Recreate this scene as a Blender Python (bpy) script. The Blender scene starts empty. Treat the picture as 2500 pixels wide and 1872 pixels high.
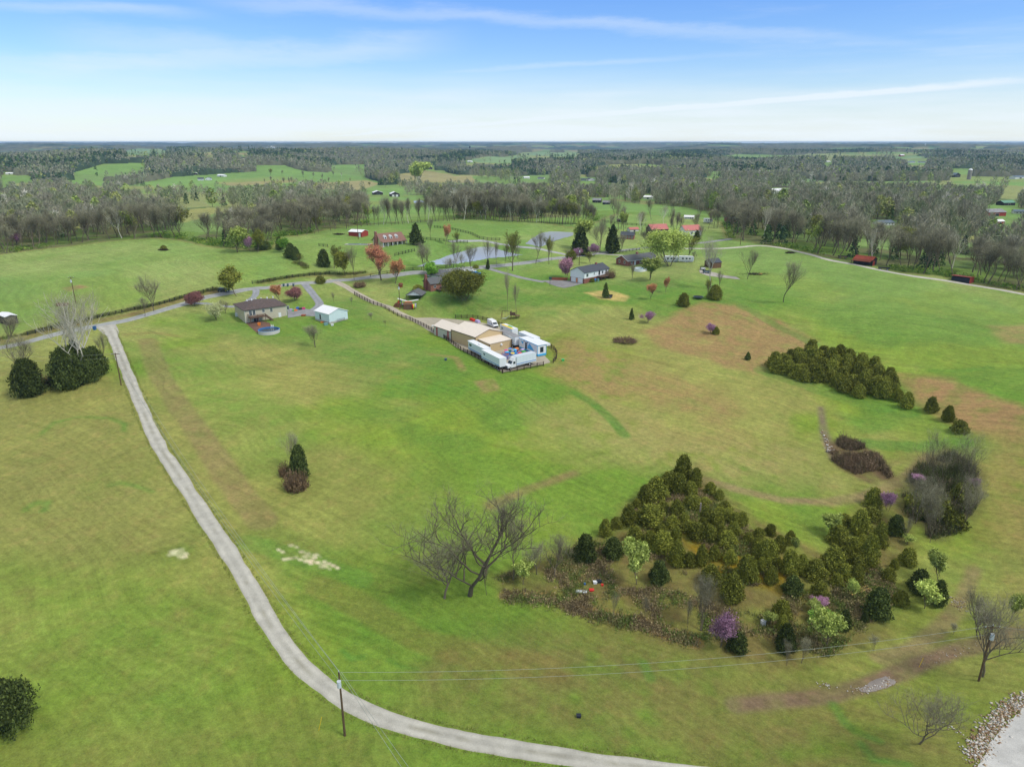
import bpy, math, random, mathutils
import mathutils.geometry
import numpy as np
random.seed(7)
RS=np.random.RandomState(11)
scene=bpy.context.scene
COL=scene.collection
R=math.radians
HAZE=7e-5
# ------------------------------------------------------------------ camera
CAMZ=70.; FPX=1533.; PIT=R(18.8)
cd=bpy.data.cameras.new('camera'); cam=bpy.data.objects.new('camera',cd); COL.objects.link(cam)
cam.location=(0,0,CAMZ); cam.rotation_euler=(R(90)-PIT,0,0)
cd.sensor_width=36; cd.lens=36*FPX/2212.; cd.clip_start=1; cd.clip_end=60000
scene.camera=cam
# ------------------------------------------------------------------ exposure
scene.render.engine='CYCLES'
vs=scene.view_settings; vs.view_transform='Standard'; vs.look='None'; vs.exposure=0.62; vs.gamma=1
# ------------------------------------------------------------------ node helper
def nn(nt,typ,ins=None,**kw):
    n=nt.nodes.new(typ)
    for k,v in kw.items(): setattr(n,k,v)
    for k,v in (ins or {}).items():
        s=n.inputs[k]
        if isinstance(v,bpy.types.NodeSocket): nt.links.new(v,s)
        else: s.default_value=v
    return n
def mth(nt,op,a,b=0.0,c=0.0):
    n=nn(nt,'ShaderNodeMath',{0:a,1:b,2:c},operation=op); return n.outputs[0]
def vmul(nt,v,s): return nn(nt,'ShaderNodeVectorMath',{0:v,1:s},operation='MULTIPLY').outputs[0]
def vdot(nt,v,s): return nn(nt,'ShaderNodeVectorMath',{0:v,1:s},operation='DOT_PRODUCT').outputs['Value']
def mixc(nt,f,a,b,bt='MIX'):
    n=nt.nodes.new('ShaderNodeMix'); n.data_type='RGBA'; n.blend_type=bt
    for s,v in ((n.inputs[0],f),(n.inputs[6],a),(n.inputs[7],b)):
        if isinstance(v,bpy.types.NodeSocket): nt.links.new(v,s)
        else: s.default_value=v
    return n.outputs[2]
def ramp(nt,f,stops,interp='LINEAR'):
    n=nt.nodes.new('ShaderNodeValToRGB'); nt.links.new(f,n.inputs[0]); cr=n.color_ramp; cr.interpolation=interp
    while len(cr.elements)<len(stops): cr.elements.new(0.5)
    for e,(p,c) in zip(cr.elements,stops): e.position=p; e.color=c if len(c)==4 else (*c,1)
    return n.outputs[0]
def smooth(nt,x,a,b):
    return nn(nt,'ShaderNodeMapRange',{0:x,1:a,2:b,3:0.0,4:1.0},interpolation_type='SMOOTHSTEP').outputs[0]
def s2l(c):
    c=np.asarray(c,float)/255.
    return np.where(c<=.04045,c/12.92,((c+.055)/1.055)**2.4)
def raydir(u,v):
    x=(u-1106)/FPX; y=-(v-828)/FPX; c,s=math.cos(PIT),math.sin(PIT)
    r=np.array([x,c+y*s,-s+y*c]); return r/np.linalg.norm(r)
# ------------------------------------------------------------------ world: sky with thin cirrus
SUN_EL,SUN_AZ=R(52),R(118)     # azimuth clockwise from +Y
w=bpy.data.worlds.new('World'); scene.world=w; w.use_nodes=True
nt=w.node_tree; nt.nodes.clear()
out=nt.nodes.new('ShaderNodeOutputWorld'); bg=nt.nodes.new('ShaderNodeBackground'); nt.links.new(bg.outputs[0],out.inputs[0])
sky=nt.nodes.new('ShaderNodeTexSky'); sky.sky_type='NISHITA'; sky.sun_disc=False
sky.sun_elevation=SUN_EL; sky.sun_rotation=SUN_AZ; sky.altitude=300; sky.air_density=1.0; sky.dust_density=0.4; sky.ozone_density=2.0
bg.inputs[1].default_value=0.12
tc=nt.nodes.new('ShaderNodeTexCoord'); D=tc.outputs['Generated']
sep=nn(nt,'ShaderNodeSeparateXYZ',{0:D}); Z=sep.outputs[2]
tint=ramp(nt,mth(nt,'MULTIPLY',Z,1.0),[(0.0,(.70,.74,.80)),(.07,(.55,.68,.87)),(.17,(.42,.61,.93)),(.42,(.95,.97,.98)),(1.0,(1.25,1.12,.95))])
base=mixc(nt,1.0,sky.outputs[0],tint,'MULTIPLY')
# veil of thin cloud low over the horizon
wn=nn(nt,'ShaderNodeTexNoise',{'Vector':vmul(nt,D,(2.2,2.2,26.)),'Scale':2.2,'Detail':5.0,'Roughness':.55})
veil=mth(nt,'MULTIPLY',mth(nt,'SUBTRACT',1.0,smooth(nt,Z,0.0,0.11)),mth(nt,'MULTIPLY_ADD',wn.outputs[0],1.7,.0))
def streak(p0,p1,wd,amp,edge0,edge1,ns,wgrow=0.0):
    a,b=raydir(*p0),raydir(*p1); n=np.cross(a,b); n/=np.linalg.norm(n); t=b-a; L=np.linalg.norm(t); t/=L
    off=vdot(nt,D,tuple(n)); al=mth(nt,'DIVIDE',mth(nt,'SUBTRACT',vdot(nt,D,tuple(t)),float(a@t)),float(L))
    nz=nn(nt,'ShaderNodeTexNoise',{'Vector':vmul(nt,D,(ns,ns,ns*5)),'Scale':1.0,'Detail':8.0,'Roughness':.68}).outputs[0]
    off=mth(nt,'ADD',off,mth(nt,'MULTIPLY',mth(nt,'SUBTRACT',nz,.5),wd*2.2))
    ww=mth(nt,'MULTIPLY_ADD',al,wgrow,wd)
    m=mth(nt,'SUBTRACT',1.0,smooth(nt,mth(nt,'DIVIDE',mth(nt,'ABSOLUTE',off),ww),0.0,1.0))
    e=mth(nt,'MULTIPLY',smooth(nt,al,-edge0,edge0),mth(nt,'SUBTRACT',1.0,smooth(nt,al,1-edge1,1+edge1)))
    m=mth(nt,'MULTIPLY',mth(nt,'MULTIPLY',m,e),mth(nt,'MULTIPLY_ADD',nz,.9,.35))
    return mth(nt,'MULTIPLY',m,amp)
S=[streak((700,296),(2230,172),.0044,1.5,.10,.2,14.,.0050),
   streak((480,0),(1800,88),.016,.36,.08,.35,5.,-.006),
   streak((60,148),(900,98),.024,.52,.25,.2,5.),
   streak((150,80),(560,118),.026,.36,.3,.3,4.),
   streak((940,158),(1480,126),.006,.32,.2,.3,9.),
   streak((-80,205),(420,228),.012,.45,.3,.4,5.),
   streak((-60,5),(400,30),.010,.35,.3,.3,6.),
   streak((1500,268),(2300,250),.014,.55,.3,.3,5.),
   streak((-60,268),(900,284),.013,.6,.3,.4,5.)]
cl=veil
for s_ in S: cl=mth(nt,'MAXIMUM',cl,s_)
gn=nn(nt,'ShaderNodeTexNoise',{'Vector':vmul(nt,D,(1.5,1.5,16.)),'Scale':1.8,'Detail':7.0,'Roughness':.6}).outputs[0]
thin=mth(nt,'MULTIPLY',smooth(nt,gn,.5,.85),.35)
over=mth(nt,'MULTIPLY',smooth(nt,Z,.24,.5),.6)
cl=mth(nt,'MINIMUM',mth(nt,'ADD',mth(nt,'ADD',cl,thin),over),.93)
ccol=ramp(nt,Z,[(0.0,(4.7,5.2,5.5)),(.1,(4.3,4.9,5.6)),(.4,(5,5,5)),(1.0,(6.4,6.2,5.9))])
nt.links.new(mixc(nt,cl,base,ccol),bg.inputs[0])
sd=bpy.data.lights.new('sun','SUN'); sun=bpy.data.objects.new('sun',sd); COL.objects.link(sun)
sd.energy=1.5; sd.angle=R(14); sd.color=(1,.965,.91)
sun.rotation_euler=(R(90)-SUN_EL,0,-SUN_AZ+R(180)); sun.location=(0,0,200)
# ------------------------------------------------------------------ noise
def _h(ix,iy,s):
    n=(ix.astype(np.int64)*374761393+iy.astype(np.int64)*668265263+s*974634777)&0xffffffff
    n=((n^(n>>13))*1274126177)&0xffffffff
    return ((n^(n>>16))&0xffffff)/float(0xffffff)
def vnoise(x,y,s=0):
    ix=np.floor(x);iy=np.floor(y);fx=x-ix;fy=y-iy
    fx=fx*fx*(3-2*fx);fy=fy*fy*(3-2*fy);ix=ix.astype(np.int64);iy=iy.astype(np.int64)
    a=_h(ix,iy,s);b=_h(ix+1,iy,s);c=_h(ix,iy+1,s);d=_h(ix+1,iy+1,s)
    return (a*(1-fx)+b*fx)*(1-fy)+(c*(1-fx)+d*fx)*fy
def fbm(x,y,s=0,o=4,g=.5):
    t=0;a=1;n=0
    for i in range(o):
        t=t+a*vnoise(x*2**i+17.3*i,y*2**i-9.1*i,s+i);n+=a;a*=g
    return t/n
# ------------------------------------------------------------------ terrain heights from drop-below-camera control points
CT=[(0,1656,75),(700,1656,76),(1250,1656,75),(1900,1656,75),(2300,1656,73),(745,1588,76),(300,1400,74),(0,1200,71),(0,950,68),(262,832,65.5),(100,860,66),
(500,1250,73),(620,1420,75),(700,1000,70.5),(640,1070,71.5),(500,900,67.5),(1000,1080,72),(1000,1300,76),(1300,1400,77.5),(1700,1500,78),(2050,1420,77),(2200,1300,75),
(1100,900,69),(1077,800,67),(885,689,66.3),(1000,757,67),(1400,1000,72),(1600,1180,74),(1900,1200,75.5),(1500,860,69),(1800,980,72.5),(2030,1080,74),(2212,1000,70),(1780,800,68),(2000,880,68.5),(2212,850,65),
(700,800,67),(531,698,64.5),(620,682,63.5),(720,700,64),(820,690,64),(235,715,63.5),(0,750,64),(340,672,62),(540,624,61),(756,600,60),(940,650,62),(930,590,58.5),(1105,572,58.0),(1219,622,60.5),(1150,650,62.5),(1262,552,57),
(1260,615,60),(1400,600,58.5),(1380,537,56.5),(1480,575,56.5),(1400,690,63),(1540,720,65),(1614,600,58.5),(1690,650,60.5),(1495,537,55.8),(1631,531,55),(1741,547,55.5),(1897,583,57.5),(2053,608,59),(2212,636,60.5),(2100,740,63),(1900,700,62),
(150,700,62),(0,650,60),(150,600,57),(300,560,54.5),(500,600,58),(0,548,55),(240,520,52.5),(450,533,53),(600,545,54),(650,600,58.5),(700,560,55),(700,495,50),(860,520,51.5),(900,560,54),(1000,475,50),(1180,480,50.5),(1100,500,52),(1300,490,52),(1450,500,53.5),(1550,510,54)]
def PD(u,v,Dp):
    r=raydir(u,v); return CAMZ*np.array([0,0,1])+r*(Dp/-r[2])
cx=[];cz=[]
for u,v,Dp in CT:
    p=PD(u,v,Dp); cx.append((math.atan2(p[0],p[1]),math.log(math.hypot(p[0],p[1])))); cz.append(CAMZ-Dp)
for az in (-1.2,-.8,-.45,0,.45,.8,1.2):
    for rr,Dp in ((15,76),(50,76),(800,60),(1200,74),(1900,66),(3500,66),(7000,58),(15000,46)):
        cx.append((az,math.log(rr))); cz.append(CAMZ-Dp)
cx=np.array(cx);cz=np.array(cz)
def _phi(r2): return .5*r2*np.log(r2+1e-9)
SC=np.array([1.0,.55]); cs=cx*SC
_d=((cs[:,None]-cs[None])**2).sum(-1); n_=len(cs)
_A=np.zeros((n_+3,n_+3)); _A[:n_,:n_]=_phi(_d)+np.eye(n_)*1e-4; _A[:n_,n_]=1;_A[:n_,n_+1:]=cs;_A[n_,:n_]=1;_A[n_+1:,:n_]=cs.T
_w=np.linalg.solve(_A,np.r_[cz,0,0,0])
def h0(az,lr):
    q=np.stack([az*SC[0],lr*SC[1]],-1).reshape(-1,2); o=np.empty(len(q))
    for i in range(0,len(q),40000):
        c=q[i:i+40000]; d=((c[:,None]-cs[None])**2).sum(-1)
        o[i:i+40000]=_phi(d)@_w[:n_]+_w[n_]+c@_w[n_+1:]
    return o.reshape(az.shape)
AZ=np.concatenate([np.linspace(R(-75),R(-40),24)[:-1],np.linspace(R(-40),R(40),580),np.linspace(R(40),R(75),24)[1:]])
LR=np.concatenate([np.linspace(math.log(6),math.log(50),18)[:-1],np.linspace(math.log(50),math.log(17000),880)])
A2,L2=np.meshgrid(AZ,LR,indexing='ij'); RR=np.exp(L2)
GX=np.sin(A2)*RR; GY=np.cos(A2)*RR
GZ=h0(A2,L2)
far=np.clip((RR-480)/900,0,1)
GZ=GZ+far*((fbm(GX/900.,GY/900.,3,3)-.5)*58*np.clip(RR/1500,.5,1.6)+(fbm(GX/330.,GY/330.,5,3)-.5)*15)
GZ=np.minimum(GZ,np.where(RR>2500,CAMZ-22-RR*.0004,1e9))
GZ+=(fbm(GX/34.,GY/34.,9,3)-.5)*1.0*np.clip(RR/250,.4,1)+(fbm(GX/7.,GY/7.,12,3)-.5)*.22
def hz(x,y):
    x=np.asarray(x,float);y=np.asarray(y,float)
    a=np.clip(np.arctan2(x,y),AZ[0],AZ[-1]-1e-6); l=np.clip(.5*np.log(x*x+y*y+1e-9),LR[0],LR[-1]-1e-6)
    i=np.clip(np.searchsorted(AZ,a,side='right')-1,0,len(AZ)-2); j=np.clip(np.searchsorted(LR,l,side='right')-1,0,len(LR)-2)
    fa=(a-AZ[i])/(AZ[i+1]-AZ[i]); fl=(l-LR[j])/(LR[j+1]-LR[j])
    return (GZ[i,j]*(1-fa)+GZ[i+1,j]*fa)*(1-fl)+(GZ[i,j+1]*(1-fa)+GZ[i+1,j+1]*fa)*fl
_T=np.exp(np.linspace(math.log(40),math.log(30000),1400))
def G(u,v):
    """point of the ground seen at (u,v)"""
    r=raydir(u,v); P=r[None]*_T[:,None]; P[:,2]+=CAMZ
    d=P[:,2]-hz(P[:,0],P[:,1]); k=np.argmax(d<0)
    if d[k]>=0: k=len(_T)-1
    a,b=_T[max(k-1,0)],_T[k]
    for _ in range(18):
        m=.5*(a+b); p=r*m
        if CAMZ+p[2]<hz(p[0],p[1]): b=m
        else: a=m
    p=r*b; return np.array([p[0],p[1],float(hz(p[0],p[1]))])
def Gs(pts): return np.array([G(*p) for p in pts])
cP,sP=math.cos(PIT),math.sin(PIT)
def proj(x,y,z):
    zz=z-CAMZ; d=y*cP-zz*sP; up=y*sP+zz*cP
    return 1106+FPX*x/d, 828-FPX*up/d
def mpp(u,v):
    """metres per picture unit at the ground seen at (u,v)"""
    p=G(u,v); return (p[1]*cP+(CAMZ-p[2])*sP)/FPX
def in_poly(x,y,P):
    P=np.asarray(P); ins=np.zeros(np.shape(x),bool); n=len(P)
    for i in range(n):
        x0,y0=P[i][:2];x1,y1=P[(i+1)%n][:2]
        c=((y0>y)!=(y1>y)); 
        with np.errstate(divide='ignore',invalid='ignore'):
            ins^=c&(x<(x1-x0)*(y-y0)/((y1-y0) if y1!=y0 else 1e-9)+x0)
    return ins
def segd(x,y,P,closed=False):
    P=np.asarray(P); n=len(P); m=np.full(np.shape(x),1e9)
    for i in range(n if closed else n-1):
        a=P[i][:2];b=P[(i+1)%n][:2];d=b-a;L=d@d+1e-9
        t=np.clip(((x-a[0])*d[0]+(y-a[1])*d[1])/L,0,1)
        m=np.minimum(m,np.hypot(x-a[0]-t*d[0],y-a[1]-t*d[1]))
    return m
def sdp(x,y,P):
    d=segd(x,y,P,True); return np.where(in_poly(x,y,P),-d,d)
def catmull(P,n=10):
    P=np.asarray(P,float); Q=np.vstack([2*P[0]-P[1],P,2*P[-1]-P[-2]]); o=[]
    for i in range(1,len(Q)-2):
        for t in np.linspace(0,1,n,endpoint=False):
            a,b,c,d=Q[i-1:i+3]
            o.append(.5*((2*b)+(-a+c)*t+(2*a-5*b+4*c-d)*t*t+(-a+3*b-3*c+d)*t**3))
    o.append(P[-1]); return np.array(o)
def resample(P,step):
    P=np.asarray(P,float); s=np.r_[0,np.cumsum(np.hypot(*np.diff(P[:,:2],axis=0).T))]
    n=max(2,int(s[-1]/step)+1); t=np.linspace(0,s[-1],n)
    return np.stack([np.interp(t,s,P[:,k]) for k in range(P.shape[1])],1)
# the trailer yard is levelled
YARDW=np.array([PD(u,v,66.9)[:2] for u,v in [(890,687),(985,688),(1066,700),(1120,725),(1168,756),(1192,783),(1120,798),(1087,804),(1020,768),(950,722),(920,706)]])
_m=np.hypot(GX-YARDW[:,0].mean(),GY-YARDW[:,1].mean())<90
_k=1-np.clip(sdp(GX[_m],GY[_m],YARDW)/16.,0,1); _k=_k*_k*(3-2*_k); GZ[_m]=GZ[_m]*(1-_k)+(CAMZ-66.9)*_k
# ponds: levelled into the terrain
POND1=[(894,577),(912,571),(944,561),(976,549),(1009,540),(1033,533.5),(1062,533),(1105,536),(1135,541),(1156,546),(1150,550),(1118,552),(1089,555.5),(1057,558),(1025,564),(980,570),(936,573)]
POND2=[(1134,526),(1150,514.5),(1171,503),(1190,500),(1215,500.5),(1239,502.5),(1236,509),(1199,520),(1176,530),(1164,533)]
POND3=[(893,434),(912,433),(916,437),(895,439)]
ponds=[]
for k,(poly,mid) in enumerate(((POND1,(1030,553)),(POND2,(1185,514)),(POND3,(904,436)))):
    zp=float(G(*mid)[2])-.2; W=np.array([PD(u,v,CAMZ-zp) for u,v in poly]); ponds.append((W,zp))
for W,zp in ponds:
    c=W.mean(0); rad=np.hypot(*(W-c)[:,:2].T).max()+60
    m=np.hypot(GX-c[0],GY-c[1])<rad
    s=sdp(GX[m],GY[m],W); k=1-np.clip(s/22.,0,1); k=k*k*(3-2*k)
    g=GZ[m]*(1-k)+(zp+.25)*k; GZ[m]=np.where(s<0,zp-.5,g)
# ------------------------------------------------------------------ mesh helpers
def newmat(name): 
    m=bpy.data.materials.new(name); m.use_nodes=True; return m,m.node_tree,m.node_tree.nodes['Principled BSDF']
def simple(name,rgb,rough=.8,var=0.0,scale=1.0,metal=0.0,spec=.3,bump=0.0):
    m,nt,b=newmat(name); c=(*s2l(rgb),1)
    b.inputs['Roughness'].default_value=rough; b.inputs['Metallic'].default_value=metal; b.inputs['Specular IOR Level'].default_value=spec
    if var>0:
        tc=nt.nodes.new('ShaderNodeTexCoord'); n=nn(nt,'ShaderNodeTexNoise',{'Vector':tc.outputs['Object'],'Scale':scale,'Detail':4.0,'Roughness':.6})
        f=nn(nt,'ShaderNodeMapRange',{0:n.outputs[0],1:.3,2:.7,3:1-var,4:1+var*.6}).outputs[0]
        nt.links.new(vmul(nt,nn(nt,'ShaderNodeRGB').outputs[0],f) if False else nn(nt,'ShaderNodeVectorMath',{0:c[:3],3:f},operation='SCALE').outputs[0],b.inputs['Base Color'])
    else: b.inputs['Base Color'].default_value=c
    return m
def mkmesh(name,V,Fq=None,Ft=None,mat=None,cols=None,smoothf=False):
    """V (n,3); Fq (m,4) and/or Ft (k,3)"""
    me=bpy.data.meshes.new(name); V=np.asarray(V,np.float32)
    parts=[];starts=[];tot=0
    for F in (Fq,Ft):
        if F is not None and len(F):
            F=np.asarray(F,np.int32); parts.append(F.ravel()); starts.append(tot+np.arange(len(F))*F.shape[1]); tot+=F.size
    L=np.concatenate(parts); S_=np.concatenate(starts)
    me.vertices.add(len(V)); me.vertices.foreach_set('co',V.ravel())
    me.loops.add(len(L)); me.loops.foreach_set('vertex_index',L)
    me.polygons.add(len(S_)); me.polygons.foreach_set('loop_start',S_.astype(np.int32))
    if smoothf: me.polygons.foreach_set('use_smooth',np.ones(len(S_),bool))
    me.update(calc_edges=True)
    if cols is not None:
        a=me.attributes.new('Col','FLOAT_COLOR','POINT'); c=np.ones((len(V),4),np.float32); c[:,:3]=cols; a.data.foreach_set('color',c.ravel())
    if mat: me.materials.append(mat)
    return me
def link(name,me,parent=None,loc=None,rz=0.):
    o=bpy.data.objects.new(name,me); COL.objects.link(o)
    if parent is not None: o.parent=parent
    if loc is not None: o.location=loc
    if rz: o.rotation_euler=(0,0,rz)
    return o
def tag(o,label=None,cat=None,group=None,kind=None):
    if label: o['label']=label
    if cat: o['category']=cat
    if group: o['group']=group
    if kind: o['kind']=kind
    return o
class MB:
    def __init__(s): s.v=[];s.f=[]
    def quad(s,*p): i=len(s.v); s.v+=[tuple(q) for q in p]; s.f.append(tuple(range(i,i+len(p))))
    poly=quad
    def box(s,x0,x1,y0,y1,z0,z1):
        i=len(s.v); s.v+=[(x0,y0,z0),(x1,y0,z0),(x1,y1,z0),(x0,y1,z0),(x0,y0,z1),(x1,y0,z1),(x1,y1,z1),(x0,y1,z1)]
        s.f+=[tuple(i+k for k in q) for q in ((0,3,2,1),(4,5,6,7),(0,1,5,4),(1,2,6,5),(2,3,7,6),(3,0,4,7))]; return s
    def prism(s,pts,ext,axis=1,a0=0.):
        """2D outline (CCW) extruded along an axis: 0=x 1=y 2=z"""
        def P(p,q): return {0:(q,p[0],p[1]),1:(p[0],q,p[1]),2:(p[0],p[1],q)}[axis]
        i=len(s.v);n=len(pts); s.v+=[P(p,a0) for p in pts]+[P(p,a0+ext) for p in pts]
        s.f.append(tuple(range(i,i+n))[::-1]); s.f.append(tuple(range(i+n,i+2*n)))
        for k in range(n): s.f.append((i+k,i+(k+1)%n,i+n+(k+1)%n,i+n+k))
        return s
    def tube(s,a,b,r0,r1=None,n=8):
        a=np.array(a,float);b=np.array(b,float);r1=r0 if r1 is None else r1;d=b-a;d/=np.linalg.norm(d)+1e-9
        u=np.cross(d,(0,0,1.) if abs(d[2])<.9 else (1.,0,0));u/=np.linalg.norm(u);w_=np.cross(d,u);i=len(s.v)
        for p,r in ((a,r0),(b,r1)):
            for k in range(n): t=2*math.pi*k/n; s.v.append(tuple(p+r*(math.cos(t)*u+math.sin(t)*w_)))
        for k in range(n): s.f.append((i+k,i+(k+1)%n,i+n+(k+1)%n,i+n+k))
        s.f.append(tuple(range(i,i+n))[::-1]);s.f.append(tuple(range(i+n,i+2*n))); return s
    def build(s,name,mat,parent=None,smoothf=False,loc=None):
        me=bpy.data.meshes.new(name); me.from_pydata(s.v,[],s.f); me.materials.append(mat); me.update()
        if smoothf:
            me.polygons.foreach_set('use_smooth',np.ones(len(me.polygons),bool))
        return link(name,me,parent,loc)
def empty(name,loc,rz=0.):
    o=bpy.data.objects.new(name,None); COL.objects.link(o); o.location=loc; o.rotation_euler=(0,0,rz); o.empty_display_size=.5; return o
def copy_tree(o,parent=None):
    c=o.copy(); COL.objects.link(c)
    if parent is not None: c.parent=parent
    for ch in o.children: copy_tree(ch,c)
    return c
# ------------------------------------------------------------------ open land and forest
OPEN=[(-700,720),(-300,600),(0,549),(60,541),(150,531),(240,520),(330,513),(400,519),(450,531),(560,541),(585,536),(600,512),(650,508),(700,496),(750,488),(850,479),(1000,472),(1100,474),(1180,481),(1240,491),(1285,480),
 (1330,462),(1480,470),(1560,478),(1572,513),(1600,520),(1640,525),(1700,536),(1800,556),(1880,572),(1950,588),(2050,599),(2212,630),(2500,690),(2900,800)]
OPENW=np.vstack([Gs(OPEN)[:,:2],[[500,120],[300,-300],[-300,-300],[-500,100]]])
FIELDS=[ # picture outline of far clearings, colour class
 ([(0,378),(65,378),(72,393),(0,393)],0),([(150,374),(225,354),(320,352),(300,367),(162,379)],0),
 ([(312,393),(375,382),(430,379),(553,370),(553,357),(615,357),(665,371),(715,373),(790,383),(823,397),(766,412),(653,406),(553,408),(380,404),(312,400)],0),
 ([(653,397),(790,390),(820,397),(766,413),(640,406)],2),
 ([(380,468),(412,452),(462,449),(475,458),(425,474),(392,482)],1),([(440,436),(475,414),(553,411),(560,424),(462,449)],0),
 ([(142,388),(250,392),(250,403),(150,396)],0),([(258,408),(387,408),(387,419),(262,419)],0),([(270,325),(350,322),(362,331),(275,333)],3),
 ([(400,332),(460,330),(460,336)],2),([(475,331),(550,330),(530,336)],2),
 ([(858,376),(923,367),(1003,380),(1028,398),(928,393),(868,401)],2),([(925,368),(960,368),(1030,382),(1030,398),(1000,380)],0),
 ([(703,357),(790,354),(790,368),(740,368)],0),
 ([(798,422),(915,422),(928,442),(978,452),(990,487),(803,488),(788,466)],0),
 ([(1015,344),(1106,336),(1106,352),(1028,351)],3),([(1106,337),(1126,328),(1156,328),(1211,329),(1256,329),(1243,337),(1106,341)],3),
 ([(1311,394),(1366,402),(1356,414),(1313,413)],0),
 ([(1168,426),(1281,427),(1318,432),(1381,441),(1418,442),(1496,451),(1560,466),(1568,480),(1418,482),(1300,482),(1290,462),(1240,441),(1168,434)],0),
 ([(1528,370),(1576,371),(1568,377),(1531,378)],0),([(1491,385),(1531,385),(1560,396)],2),
 ([(2056,388),(2099,381),(2300,385),(2300,404),(2184,401),(2121,396),(2059,394)],0),
 ([(2129,441),(2159,441),(2230,455),(2230,480),(2160,468)],0),([(1846,482),(1934,487),(2084,500),(2084,507),(1909,501),(1849,493)],0),
 ([(2021,508),(2300,508),(2300,524),(2084,518)],1),([(1874,333),(1946,337),(2059,340),(1959,343)],3),([(1680,379),(1700,377),(1785,391),(1780,394)],3),
 ([(470,395),(640,388),(640,394),(500,402)],2),([(330,398),(420,400),(470,412),(330,412)],0),([(980,484),(1180,470),(1250,470),(1285,480),(1240,492),(1180,482),(1100,475)],0)]
FBOX=[(427,458,381,391),(466,486,376,383),(417,427,371,379),(8,30,371,378),(0,20,421,432),(28,42,423,430),(800,870,408,428),(920,938,357,368),(1006,1022,346,352),(1129,1178,381,388),(1250,1289,383,393),(1385,1413,420,431),(1276,1320,427,444),(1660,1708,406,420),(1740,1796,461,473),(1890,1942,475,489),(2056,2100,364,389),(2158,2200,432,446),(2120,2225,451,470),(2144,2178,474,486),(1962,2001,347,353),(1942,1958,332,339),(1783,1798,347,352),(2017,2043,411,418),(2182,2230,379,387)]
FIELDS+=[([(a-1,c),(b-(-1),c),(b+1,d+1.5),(a-1,d+1.5)],0) for a,b,c,d in FBOX]
FW=[(np.array([G(u,v)[:2] for u,v in p]),c) for p,c in FIELDS]
def nofarm(x,y,z,h):
    m=np.ones(np.shape(x),bool)
    for k in (.3,.65,1.):
        u,v=proj(x,y,z+h*k)
        for a,b,c,d in FBOX: m&=~((u>a-6)&(u<b+6)&(v>c-2)&(v<d+5))
    return m
def forest(x,y,z=None):
    """true where woodland stands; z (optional) = height of a crown that must not hide a clearing"""
    m=~in_poly(x,y,OPENW)
    for W,c in FW: m&=~in_poly(x,y,W)
    if z is not None:
        for k in (.3,.65,1.):
            u,v=proj(x,y,z[0]+z[1]*k)
            for p,c in FIELDS:
                if k==1. and p[0][1]>440: continue
                m&=~in_poly(u,v,np.array(p))
        r=np.hypot(x,y); m&=~((fbm(x/330,y/520,203,3)>.60)&(r>1000)); m&=~((fbm(x/170,y/260,207,3)>.66)&(r>620)&(r<1400))
    return m
# ------------------------------------------------------------------ ground colour
C_=lambda *a:s2l(a)
def Wp(pts): return np.array([G(u,v)[:2] for u,v in pts])
def mixn(c,col,m): return c*(1-m[...,None])+col*m[...,None]
fx,fy,fz=GX.ravel(),GY.ravel(),GZ.ravel(); fr=RR.ravel()
n1=fbm(fx/70,fy/70,21,4); n2=fbm(fx/16,fy/16,33,4); n3=fbm(fx/3.2,fy/3.2,45,3); n4=fbm(fx/230,fy/230,51,3)
sst=lambda x,a,b:(lambda t:t*t*(3-2*t))(np.clip((x-a)/(b-a),0,1))
gc=np.empty((len(fx),3)); gc[:]=C_(124,146,52)
gc=mixn(gc,C_(142,140,76),sst(n1+.35*(n2-.5),.42,.62)*.85)
gc=mixn(gc,C_(92,126,46),sst(1-n1+.5*(n2-.5),.48,.68)*.75)
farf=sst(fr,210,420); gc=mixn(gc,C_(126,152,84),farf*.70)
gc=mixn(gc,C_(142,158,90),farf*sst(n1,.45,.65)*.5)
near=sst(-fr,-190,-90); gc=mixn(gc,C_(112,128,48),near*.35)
gc*= (1+.30*(n2-.5)+.22*(n3-.5))[:,None]
ox=in_poly(fx,fy,OPENW)
def blob(pts,col,feather,amt,erode=.8,line=None):
    global gc
    W=Wp(pts); c=W.mean(0); rad=np.hypot(*(W-c).T).max()+feather*2+ (line or 0)
    m=np.hypot(fx-c[0],fy-c[1])<rad
    if not m.any(): return
    s=segd(fx[m],fy[m],W)-line if line is not None else sdp(fx[m],fy[m],W)
    e=(n2[m]-.5)*feather*erode*2.2+(n3[m]-.5)*feather*erode*1.2
    k=sst(-(s+e),-feather,feather*.35)*amt
    k=k*np.clip(1+erode*1.1*(n3[m]-.5)*2,.1,1.25); gc[m]=mixn(gc[m],C_(*col),np.clip(k,0,1))
LUSH=(84,128,48); TAN=(150,136,88); BRN=(136,112,78); DRY=(146,142,82); DIRT=(122,104,78)
# lawns round the houses
for p,a in (([(470,690),(760,640),(880,700),(900,760),(700,760),(520,720)],.5),([(900,600),(1060,600),(1150,650),(1000,680),(880,660)],.6),([(1150,600),(1300,600),(1420,620),(1350,640),(1200,650)],.55),
            ([(1430,600),(1600,610),(1700,650),(1500,700),(1430,690),(1400,640)],.5),([(640,500),(860,560),(1000,520),(1160,490),(900,482)],.35),([(900,570),(1160,560),(1120,520),(980,540)],.4),([(700,750),(1000,760),(1000,840),(820,860)],.55)):
    blob(p,LUSH,14,a)
blob([(0,1210),(250,1240),(420,1260),(540,1400),(560,1500),(300,1560),(0,1500)],(98,132,42),10,.5)
blob([(560,1150),(760,1180),(860,1260),(930,1330),(1200,1360),(1560,1440),(1200,1480),(800,1400),(600,1250)],(92,126,44),5,.55)
blob([(260,740),(480,780),(640,900),(600,1000),(440,900)],(92,136,44),10,.45)
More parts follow.
